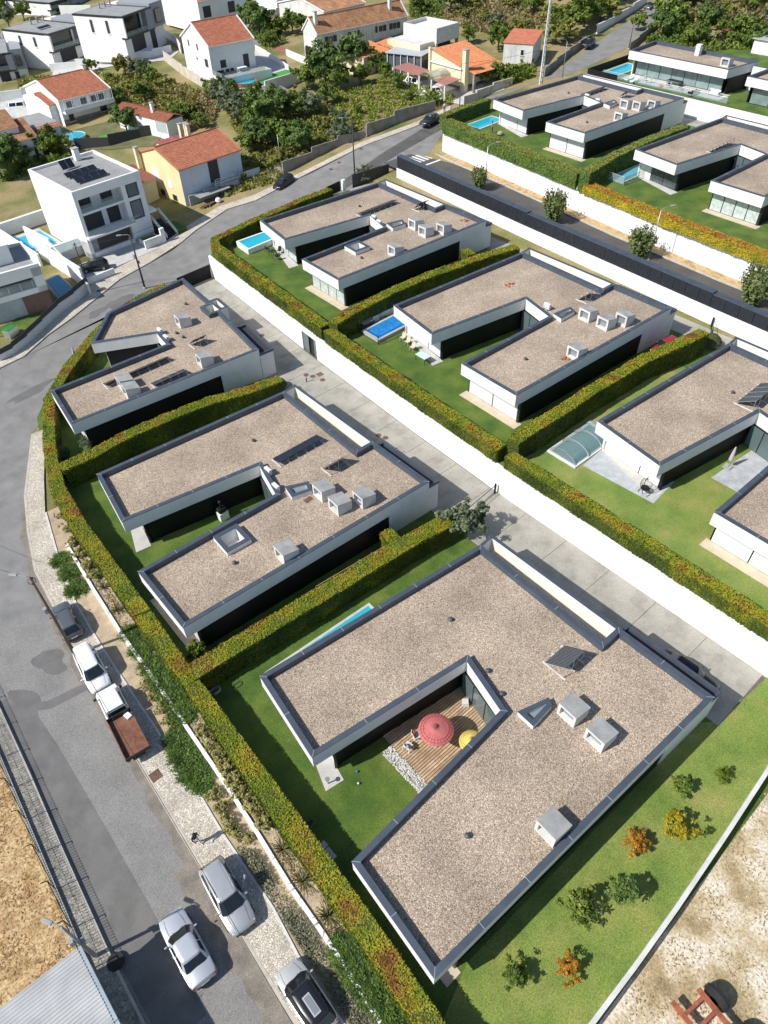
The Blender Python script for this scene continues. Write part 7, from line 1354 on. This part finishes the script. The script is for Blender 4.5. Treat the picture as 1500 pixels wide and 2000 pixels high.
# ------------------------------------------------------------------ gardens
DECK=mat('deck_wood',(.40,.28,.165),.8,.22,1.2,fine=.2,fscale=6); DECK2=mat('pale_deck_wood',(.48,.35,.22),.8,.2,1.5,fine=.2,fscale=6)
t=thing('wooden_deck','plank deck under the red parasol in the nearest villa courtyard','deck',(18,14.5,0)); x0,x1=15.0,21.9
for k in range(30):
    y=12.9+k*.2; cut=x0+random.uniform(1.5,5.5)
    for a,b in((x0,cut-.01),(cut+.01,x1)):
        MB().box(((a+b)/2,y,.075+random.uniform(0,.008)),(b-a,.15,.05)).build('plank',DECK if random.random()<.6 else DECK2,t)
MB().box((18.45,15.8,.02),(6.9,6.1,.05)).build('joists',mat('dark_wood',(.05,.035,.025),.9),t)
rg=np.random.default_rng(9); V=[]
for i in range(2300):
    c=np.array([rg.uniform(14.1,14.98),rg.uniform(13.0,17.9),.05+rg.random()*.05]); r=rg.uniform(.03,.06); d=unit(rg.normal(size=(1,3)))[0]; u=unit(np.cross(d,[0,0,1.1]))*r; v=unit(np.cross(d,u))*r; n_=np.array([0,0,r*.7])
    for a,b in((u,v),(v,-u),(-u,-v),(-v,u)): V.append([c+a,c+b,c+n_])
V=np.array(V); quads_mesh('pebbles',V,mat('white_pebble',(.72,.70,.66),.8,.12,9),None,None,3); tag(D.objects['pebbles'],'strip of white pebbles between lawn and wooden deck','pebbles',kind='stuff')
def parasol(label,px,py,z,r,h,col,col2):
    p=G(px,py,z+h); b=Vector((p.x,p.y,z)); t=thing('parasol',label,'parasol',b,group='open parasols of the nearest villa'); n=28; m=mat('parasol_'+label[:6].replace(' ','_'),col,.8,.12,3,fine=.15,fscale=14)
    for k in range(n):
        a0,a1=2*math.pi*k/n,2*math.pi*(k+1)/n; pr=[(.03,.42),(r*.35,.33),(r*.7,.17),(r*.97,.0),(r,-.06)]; vs=[]
        for rr,zz in pr:
            for a in(a0,a1): vs.append(b+Vector((rr*math.cos(a),rr*math.sin(a),h-.1+zz+ (0 if a==a0 else 0))))
        MB().add(vs,[(2*i,2*i+1,2*i+3,2*i+2) for i in range(len(pr)-1)]).build('gore',m,t)
        MB().tube([b+Vector((.05*math.cos(a0),.05*math.sin(a0),h+.33)),b+Vector((r*.7*math.cos(a0),r*.7*math.sin(a0),h+.08)),b+Vector((r*.98*math.cos(a0),r*.98*math.sin(a0),h-.10))],.012,4).build('rib',mat('rib_'+label[:6].replace(' ','_'),col2,.8),t)
    mb=MB()
    for rr,zz in((r*.72,.065),(r*.86,-.015)): mb.tube([b+Vector((rr*math.cos(a),rr*math.sin(a),h+zz)) for a in np.linspace(0,2*math.pi,33)],.018,4)
    mb.build('band',mat('rib_'+label[:6].replace(' ','_'),()),t); MB().tube([b,b+Vector((0,0,h+.3))],.03,8).build('pole',mat('dark_wood',()),t); MB().lathe(b+Vector((0,0,h+.28)),[(.10,0),(.09,.1),(.03,.16)],10).build('finial',SLATE,t); MB().lathe(b,[(.3,0.1),(.3,.16),(.05,.2)],16).build('foot',CONC,t)
parasol('red fringed parasol on the wooden deck',852,1423,0,1.22,2.25,(.46,.13,.12),(.25,.05,.05)); parasol('yellow fringed parasol half hidden by the roof edge',922,1447,0,.88,1.75,(.62,.48,.11),(.35,.25,.05))
def chair(label,px,py,z,rz,m,leg,cush=None,s=1.0):
    o=G(px,py,z); t=thing('garden_chair',label,'chair',o,rz,'garden chairs'); K=dict(local=True)
    MB().add([(x*s,y*s,zz*s) for x,y,zz in[(-.26,-.27,.40),(.27,-.27,.43),(.27,.27,.43),(-.26,.27,.40),(-.26,-.27,.45),(.27,-.27,.48),(.27,.27,.48),(-.26,.27,.45)]],[(3,2,1,0),(4,5,6,7),(0,1,5,4),(1,2,6,5),(2,3,7,6),(3,0,4,7)]).build('seat',m,t,bevel=.02,**K)
    vs=[]
    for zz,bx,w in((.44,-.25,.27),(.7,-.33,.29),(.92,-.40,.22)):
        for k in range(5): a=-1+.5*k; vs.append(((bx+.10*abs(a))*s,w*a*s,zz*s))
    mb=MB().add(vs,[(5*r+k,5*r+k+1,5*r+k+6,5*r+k+5) for r in range(2) for k in range(4)]); bo=mb.build('backrest',m,t,**K); sd=bo.modifiers.new('t','SOLIDIFY'); sd.thickness=.04
    for sy in(-1,1): MB().tube([(.26*s,sy*.25*s,.44*s),(.30*s,sy*.27*s,.02),(-.34*s,sy*.27*s,.02),(-.24*s,sy*.25*s,.44*s)],.016*s,5).build('leg',leg,t,**K)
    if cush: MB().box((-.16*s,0,.62*s),(.12,.36,.34)).build('cushion',cush,t,bevel=.04,**K)
chair('white chair on the wooden deck left of the red parasol',797,1462,.1,math.radians(10),mat('pale_weave',(.55,.55,.53),.8),SHUTW,mat('grey_cushion',(.40,.42,.46),.9)); chair('chair with an orange cushion beside the red parasol',813,1441,.1,math.radians(-30),mat('pale_weave',()),SHUTW,mat('orange_cushion',(.65,.10,.04),.9))
tag(MB().lathe(G(909,1375,.1),[(.32,0),(.36,.05),(.30,.42),(.26,.44)],4).build('side_table',CONC_L),'pale square pouf in the corner of the wooden deck','stool')
def hose(label,px,py,z,r,n,m,rise=.0):
    c=G(px,py,z); pts=[c+Vector(((r+.05*math.sin(3*a))*math.cos(a),(r*.7+.05*math.cos(2*a))*math.sin(a),.03+rise*a)) for a in np.linspace(0,2*math.pi*n,14*n)]; tag(MB().tube(pts,.022,5).build('garden_hose',m),label,'hose',group='garden hoses')
hose('grey hose loop on the lawn below the junction of the hedges',422,1352,.02,.42,3,STEEL,.02); hose('blue hose coil in the hedge shade',604,1612,.02,.38,3,mat('blue_hose',(.05,.12,.22),.5),.01); hose('thin dark hose on the lawn behind the nearest villa tip',465,1338,.02,.35,2,CABLE)
for k,(px,py) in enumerate([(632,1651),(641,1663),(649,1673)]): tag(MB().box(G(px,py,.02)+Vector((0,0,.04)),(.42,.42,.06),.1).build('stepping_stone',PAVE),'%s stepping stone in the hedge shade of the nearest villa'%('top','middle','bottom')[k] ,'stepping stone',group='stepping stones')
for px,py,c,l in [(697,1508,(.02,.25,.55),'tiny blue ball on the courtyard lawn'),(700,1531,(.75,.75,.72),'tiny white ball on the courtyard lawn')]: tag(MB().lathe(G(px,py,.05),[(.01,-.03),(.06,.02),(.075,.09),(.06,.15),(.01,.18)],10).build('ball',mat('ball_%d'%px,c,.5)),l,'ball')
q=thing('garden_tap','small stone garden tap at the tip of the nearest villa',"tap",G(641,1531,0)); p=G(641,1531,0); MB().box(p+Vector((0,0,.03)),(.45,.45,.06)).build('base',PAVE,q); MB().tube([p,p+Vector((0,0,.7))],.05,8).build('stand',STEEL,q); MB().lathe(p+Vector((0,0,.65)),[(.05,0),(.17,.08),(.17,.1)],12).build('bowl',STEEL,q)
MB().box((11.0,14.9+5.7,.02),(.1,.1,.1)) 
# pools
def pool(label,poly,z,h=.08,w=WATER,edge=PAVE,ew=.3):
    P=[tuple(p) for p in poly]
    if sum(P[i][0]*P[(i+1)%len(P)][1]-P[(i+1)%len(P)][0]*P[i][1] for i in range(len(P)))<0: P=P[::-1]
    t=thing('swimming_pool',label,'pool',(P[0][0],P[0][1],z),group='pools of the estate'); mb=MB(); ring(mb,polyoff(P,-ew),P,z,z+h); mb.build('coping',edge,t); mb=MB(); ring(mb,P,polyoff(P,.05),z,z+h-.03); mb.build('tiles',POOLT,t); flat([polyoff(P,.03)],z+h-.05).build('water',w,t); return t
pool('narrow turquoise lap pool between hedge and nearest villa',[(11.9,26.2),(21.7,25.8),(21.7,28.2),(11.9,28.5)],0,.12,ew=.22); pool('turquoise pool beside the curtained villa',[(47.2,83.2),(51.9,83.5),(51.9,85.9),(47.4,86.0)],3,.75,edge=WHITE,ew=.25)
t=pool('pool under a bright blue bubble cover behind a black rail',[(45.6,54.3),(52,54.5),(52,56.9),(45.6,56.7)],3,.35,mat('bubble_cover',(.02,.20,.52),.4,.25,2,fine=.2,fscale=5),ew=.28)
pool('turquoise pool of the green hedge villa',[(94.9,85.6),(101,85.9),(101,88.4),(94.9,88.2)],7.7,.15); pool('pale pool of the yellow hedge villa behind a glass fence',[(92.6,55.9),(99.5,55.9),(99.5,58.0),(92.6,58.0)],7.7,.15,glass_mat('pale_pool_water',(.12,.42,.50),.05)); pool('small turquoise pool beside the glass fronted villa',[(127.2,82.3),(135,82.6),(135,85.6),(127.2,85.2)],10.2,.15)
def rail(label,pts,z,h,m=BLACK,glassm=None,cat='railing',name='pool_railing',sp=.12):
    t=thing(name,label,cat,(*pts[0],z))
    for p in pts: MB().box((p[0],p[1],z+h/2),(.06,.06,h)).build('post',m,t)
    for a,b in zip(pts,pts[1:]):
        MB().tube([(*a,z+h),(*b,z+h)],.025,5).build('top_rail',m,t); L=math.hypot(b[0]-a[0],b[1]-a[1])
        if glassm: MB().wall(a,b,.02,z+.08,z+h-.06,0).build('glass_pane',glassm,t)
        else:
            MB().tube([(*a,z+.12),(*b,z+.12)],.02,5).build('bottom_rail',m,t); mb=MB(); n=int(L/sp)
            for k in range(1,n): x,y=a[0]+(b[0]-a[0])*k/n,a[1]+(b[1]-a[1])*k/n; mb.tube([(x,y,z+.12),(x,y,z+h)],.008,3)
            o=mb.build('bars',m,t); o['kind']='stuff'
rail('black rail around the blue covered pool',[(45.0,57.2),(45.0,53.7),(49.4,53.6)],3.05,1.05); rail('glass fence in front of the pale pool of the yellow hedge villa',[(92.0,58.5),(91.8,55.2),(95.0,55.0),(97,55)],7.72,1.1,STEEL,CLEAR); rail('low glass railing at the edge of the top terrace',[(125.2,84),(125.2,75),(125.4,68),(125.5,60)],10.22,1.0,STEEL,CLEAR)
t=thing('pool_box','dark storage box beside the blue covered pool','box',(45.8,57.4,3)); MB().box((46.6,57.5,3.4),(1.7,.7,.8)).build('body',DARKF,t); MB().box((46.6,57.5,3.83),(1.75,.75,.06)).build('lid',OLDC,t)
t=thing('privacy_screen','dark privacy screen on a low white wall behind the blue covered pool','screen',(50,57.9,3)); MB().wall((43.2,57.75),(60,58.1),.2,3,3.75,0).build('base_wall',WHITE,t); 
for k in range(6): MB().wall((43.2+k*2.8,57.78+k*.055),(43.2+k*2.8+2.77,57.78+k*.055+.05),.06,3.75,4.75,0).build('panel',mat('navy_screen',(.018,.024,.034),.6),t)
# arched pool enclosure
t=thing('pool_enclosure','arched transparent pool enclosure of the villa at the right edge','pool cover',(46,27.2,3)); AR=glass_mat('enclosure_plastic',(.30,.36,.36),.12,.45)
PX=[44.7,46.6,48.5,50.4]; yc,ww,hh2=27.25,1.45,.85
for k,(a,b) in enumerate(zip(PX,PX[1:])):
    w2=ww+.06*k; h3=hh2+.05*k; vs=[]
    for j in range(13):
        th=math.pi*j/12
        for x in(a,b): vs.append((x,yc-w2*math.cos(th),3.15+h3*math.sin(th)))
    MB().add(vs,[(2*j,2*j+1,2*j+3,2*j+2) for j in range(12)]).build('arched_pane',AR,t,smooth=True)
    for x in(a,b): MB().tube([(x,yc-(w2+.02)*math.cos(math.pi*j/12),3.15+(h3+.02)*math.sin(math.pi*j/12)) for j in range(13)],.035,5).build('rib',ALU,t)
P=[(44.7,yc-ww*math.cos(math.pi*j/12),3.15+hh2*math.sin(math.pi*j/12)) for j in range(13)]; MB().add(P,[tuple(range(13))]).build('end_pane',AR,t)
P=[(44.5,25.6),(51,25.6),(51,28.9),(44.5,28.9)]; mb=MB(); ring(mb,P,polyoff(P,.3),3,3.16); mb.build('kerb',SHUT,t); flat([polyoff(P,.2)],3.06).build('water',glass_mat('green_pool_water',(.03,.22,.22),.05),t)
tag(MB().prism([(48.5,25.6),(49.6,18.5),(45.9,18.2),(45.4,25.4)],3,3.03).build('paved_terrace',mat('blue_grey_paving',(.42,.44,.46),.7,.15,1.6,dirt=.2)),'pale grey paved terrace before the white shutters at the right edge','terrace')
tag(MB().prism([(52.5,16.6),(59.5,16.0),(58.6,12.4),(52.5,12.6)],3,3.03).build('paved_terrace',mat('blue_grey_paving',())),'pale grey paved courtyard under the folded parasol','terrace')
def eggchair():
    p=G(1258,962,3.05); t=thing('hanging_chair','black wire egg chair hanging from a curved stand','chair',p); K=dict(local=True)
    MB().tube([(.5*math.cos(a),.5*math.sin(a),.03) for a in np.linspace(-2.2,2.2,18)],.025,5).build('base_ring',BLACK,t,**K); MB().tube([(-.3,0,.03),(-.62,0,.9),(-.5,0,1.75),(-.1,0,2.0)],.03,6).build('stand',BLACK,t,**K); MB().tube([(-.1,0,2.0),(-.1,0,1.7)],.012,4).build('chain',BLACK,t,**K)
    mb=MB()
    for k in range(12):
        a=-2.3+4.6*k/11; mb.tube([(.1-.1+ (-.55*math.sin(b))*math.cos(a)*(-1)*-1*1.0-.1,.48*math.sin(b)*math.sin(a),1.05+.65*math.cos(b)) for b in np.linspace(0,math.pi,12)],.010,3)
    for zz in np.linspace(.5,1.6,9):
        rr=.5*math.sqrt(max(0,1-((zz-1.05)/.65)**2)); mb.tube([(-rr*math.cos(a)-.1,rr*math.sin(a),zz) for a in np.linspace(-2.0,2.0,16)],.008,3)
    mb.build('basket',BLACK,t,**K); MB().lathe((-.1,0,.55),[(.05,0),(.36,.05),(.38,.14),(.3,.18)],14).build('cushion',DARKF,t,**K)
eggchair()
def folded(label,px,py,z,m,h=2.4):
    p=G(px,py,z); t=thing('folded_parasol',label,'parasol',p); MB().tube([p,p+Vector((0,0,h))],.03,8).build('pole',ALU,t); MB().lathe(p+Vector((0,0,.75)),[(.12,0),(.2,.15),(.17,.7),(.12,1.2),(.05,h-.8)],9).build('canopy',m,t); MB().box(p+Vector((0,0,.05)),(.7,.7,.1)).build('base_plate',CONC,t)
folded('folded lilac parasol in the courtyard of the villa at the right edge',1421,912,3.05,mat('lilac_cloth',(.50,.40,.48),.9,.1,4)); folded('folded pale parasol in the hedge corner of the corner villa',153,712,.05,mat('pale_cloth',(.45,.42,.40),.9))
for k,(px,py) in enumerate([(787,665),(796,673),(806,684)]): chair('%s pale armchair in the row on the blue pool terrace'%('first','second','third')[k],px,py,3.05,math.radians(185),mat('cream_plastic',(.60,.52,.42),.6),mat('cream_plastic',()),None,1.0)
def table(label,px,py,z,w,d,h,m,rz=0,leg=DARKF):
    p=G(px,py,z); t=thing('garden_table',label,'table',p,rz); K=dict(local=True); MB().box((0,0,h),(w,d,.05)).build('table_top',m,t,**K)
    for x in(-1,1):
        for y in(-1,1): MB().box((x*(w/2-.06),y*(d/2-.06),h/2),(.05,.05,h)).build('leg',leg,t,**K)
table('pale green glass table on the blue pool terrace',826,705,3.05,.95,1.5,.72,mat('pale_green_top',(.55,.68,.66),.3)); table('dark wire table by the turquoise pool terrace',533,500,3.05,.8,.8,.72,DARKF)
for k,(px,py,rz) in enumerate([(523,492,0),(541,507,2),(546,495,3.5)]): chair('%s dark wire chair by the turquoise pool terrace'%('left','front','back')[k],px,py,3.05,rz,DARKF,DARKF)
table('dark dining table in front of the glass villa',1317,167,10.25,1.1,2.6,.74,DARKF); table('low table of the sofa group in front of the glass villa',1360,182,10.25,.7,.9,.4,DARKF)
for k,(px,py,rz) in enumerate([(1306,172,0),(1328,176,0),(1312,160,3.1),(1330,165,3.1),(1258,158,1),(1268,162,2)]): chair(('dining chair left of the dark table','dining chair right front of the dark table','dining chair behind the dark table','dining chair at the far end of the dark table','left pool chair before the glass villa','right pool chair before the glass villa')[k]+', top terrace',px,py,10.25,rz,DARKF if k<4 else SHUT,DARKF)
def sofa(label,px,py,z,rz,m,w=2.0):
    p=G(px,py,z); t=thing('outdoor_sofa',label,'sofa',p,rz); K=dict(local=True); MB().box((0,0,.22),(.8,w,.2)).build('frame',ALU,t,**K); MB().box((.05,0,.38),(.7,w-.1,.16)).build('seat',m,t,bevel=.04,**K); MB().box((-.36,0,.6),(.16,w,.5)).build('backrest',m,t,bevel=.04,**K)
    for y in(-1,1): MB().box((0,y*(w/2-.06),.5),(.75,.12,.3)).build('armrest',m,t,**K)
sofa('pale outdoor sofa before the glass villa at the right',1393,186,10.25,math.pi,mat('pale_weave',())); sofa('dark outdoor sofa before the glass villa beside the low table',1350,186,10.25,math.pi/2,DARKF,1.4)
for k,(px,py) in enumerate([(1228,157),(1238,161)]):
    p=G(px,py,10.25); t=thing('sun_lounger','%s white sun lounger beside the small top terrace pool'%('left','right')[k],'lounger',p); MB().box(p+Vector((0,0,.3)),(1.9,.65,.1)).build('bed',SHUTW,t); MB().add([p+Vector(v) for v in[(.4,-.32,.35),(.95,-.32,.8),(.95,.32,.8),(.4,.32,.35)]],[(0,1,2,3)]).build('backrest',SHUTW,t)
    for x in(-.8,.7): MB().box(p+Vector((x,0,.13)),(.06,.6,.26)).build('leg',ALU,t)
p=G(1290,170,10.25); tag(MB().lathe(p,[(.2,0),(.34,.15),(.3,.4),(.05,.5)],12).build('bean_bag',mat('orange_fabric',(.65,.16,.03),.9)),'orange pouf in front of the glass villa','pouf'); p=G(977,263,7.75); tag(MB().lathe(p,[(.35,0),(.5,.15),(.42,.4),(.1,.55)],14).build('bean_bag',mat('sand_fabric',(.33,.29,.24),.9)),'sand coloured bean bag by the pool of the green hedge villa','bean bag')
# barbecue
p=G(437,1012,0); t=thing('barbecue','white barbecue chimney with a black hood in the courtyard','barbecue',p); MB().box(p+Vector((0,0,.45)),(.9,.7,.9)).build('base',WHITE,t); MB().box(p+Vector((0,0,1.15)),(.8,.6,.5)).build('hood',BLACK,t,bevel=.08); MB().tube([p+Vector((0,0,1.3)),p+Vector((0,0,2.1))],.10,10).build('flue',BLACK,t); MB().lathe(p+Vector((0,0,2.1)),[(.18,0),(.16,.08),(.02,.18)],10).build('cowl',BLACK,t)
# vegetable bed with canes along the hedge
t=thing('cane_trellis','bamboo cane trellis over the vegetable bed along the dividing hedge','trellis',(20,31.8,0)); 
for a,b,zz in[((19.2,31.9),(26.5,31.4),1.3),((17.0,31.9),(20.3,31.8),1.1)]: MB().tube([(*a,zz),(*b,zz)],.035,6).build('cane',mat('bamboo',(.40,.26,.10),.7),t)
for k in range(8): x=17.2+k*1.3; MB().tube([(x,31.9-.04*k,0),(x,31.9-.04*k,1.3)],.025,5).build('cane',mat('bamboo',()),t)
sheet('vegetable_bed',[(12,31.3),(26.6,30.7),(26.6,32.4),(12,32.9)],BED,dz=.03,flat=0)
cover('vegetables','leafy vegetables in the bed along the dividing hedge','vegetables',[(13.5,31.4),(24,31.0),(24,32.1),(13.5,32.5)],4200,.05,LEAFM,.12,.7,51)
# pavement furniture of the upper row courtyard
p=G(1428,335,7.7); t=thing('garden_swing','small white canopy swing in the courtyard of the yellow hedge villa','swing',p); MB().box(p+Vector((0,0,2.0)),(1.6,1.4,.06)).build('canopy',mat('pale_cloth',()),t)
for x in(-.7,.7):
    for y in(-.6,.6): MB().tube([p+Vector((x,y,0)),p+Vector((x,y,2.0))],.03,5).build('post',SHUTW,t)
rg=np.random.default_rng(77); V=[]
for i in range(380):
    x,y=rg.uniform(9,39),rg.uniform(-13,-2.2); r=rg.uniform(.03,.11)*(2 if rg.random()<.06 else 1); c=np.array([x,y,.01]); a0=rg.uniform(0,6); P=[c+np.array([r*math.cos(a0+k*1.57),r*math.sin(a0+k*1.57)*.8,0]) for k in range(4)]; tp=c+np.array([0,0,r*.8])
    for k in range(4): V.append([P[k],P[(k+1)%4],tp])
tag(quads_mesh('stones',np.array(V),mat('pale_stone',(.55,.50,.42),.9,.2,4),None,None,3),'loose pale stones scattered over the sandy lot','stones',kind='stuff')
# rusty machine in the sandy lot
c=G(1402,2012,.4); t=thing('farm_machine','rusty red farm implement with black tyres on the sandy lot','machine',(c.x,c.y,0),math.radians(-8)); K=dict(local=True); RR=mat('rusty_red',(.30,.085,.04),.8,.25,2,fine=.2,fscale=8)
MB().box((-.9,.2,.75),(.18,3.0,.2)).build('side_beam',RR,t,**K); MB().box((.35,.2,.75),(.18,2.4,.2)).build('side_beam',RR,t,**K)
for y in(-.9,-.2,.5,1.1): MB().box((-.3,y,.75),(1.3,.14,.14)).build('cross_beam',RR,t,**K)
MB().box((-.3,-.5,.85),(1.0,.8,.06)).build('deck_plate',RR,t,**K)
for y in(.75,-.9):
    wl=MB()
    for rr,xx in[(.2,-.18),(.5,-.18),(.55,0),(.5,.18),(.2,.18)]:
        for k in range(18): th=2*math.pi*k/18; wl.v.append((.8+xx,y+rr*math.cos(th),.55+rr*math.sin(th)))
    wl.f+=[(i*18+k,i*18+(k+1)%18,(i+1)*18+(k+1)%18,(i+1)*18+k) for i in range(4) for k in range(18)]; wl.build('tyre',RUB,t,**K)
t.scale=(1.3,1.3,1.15)
for o in D.objects:
    if '_o' in o: del o['_o']
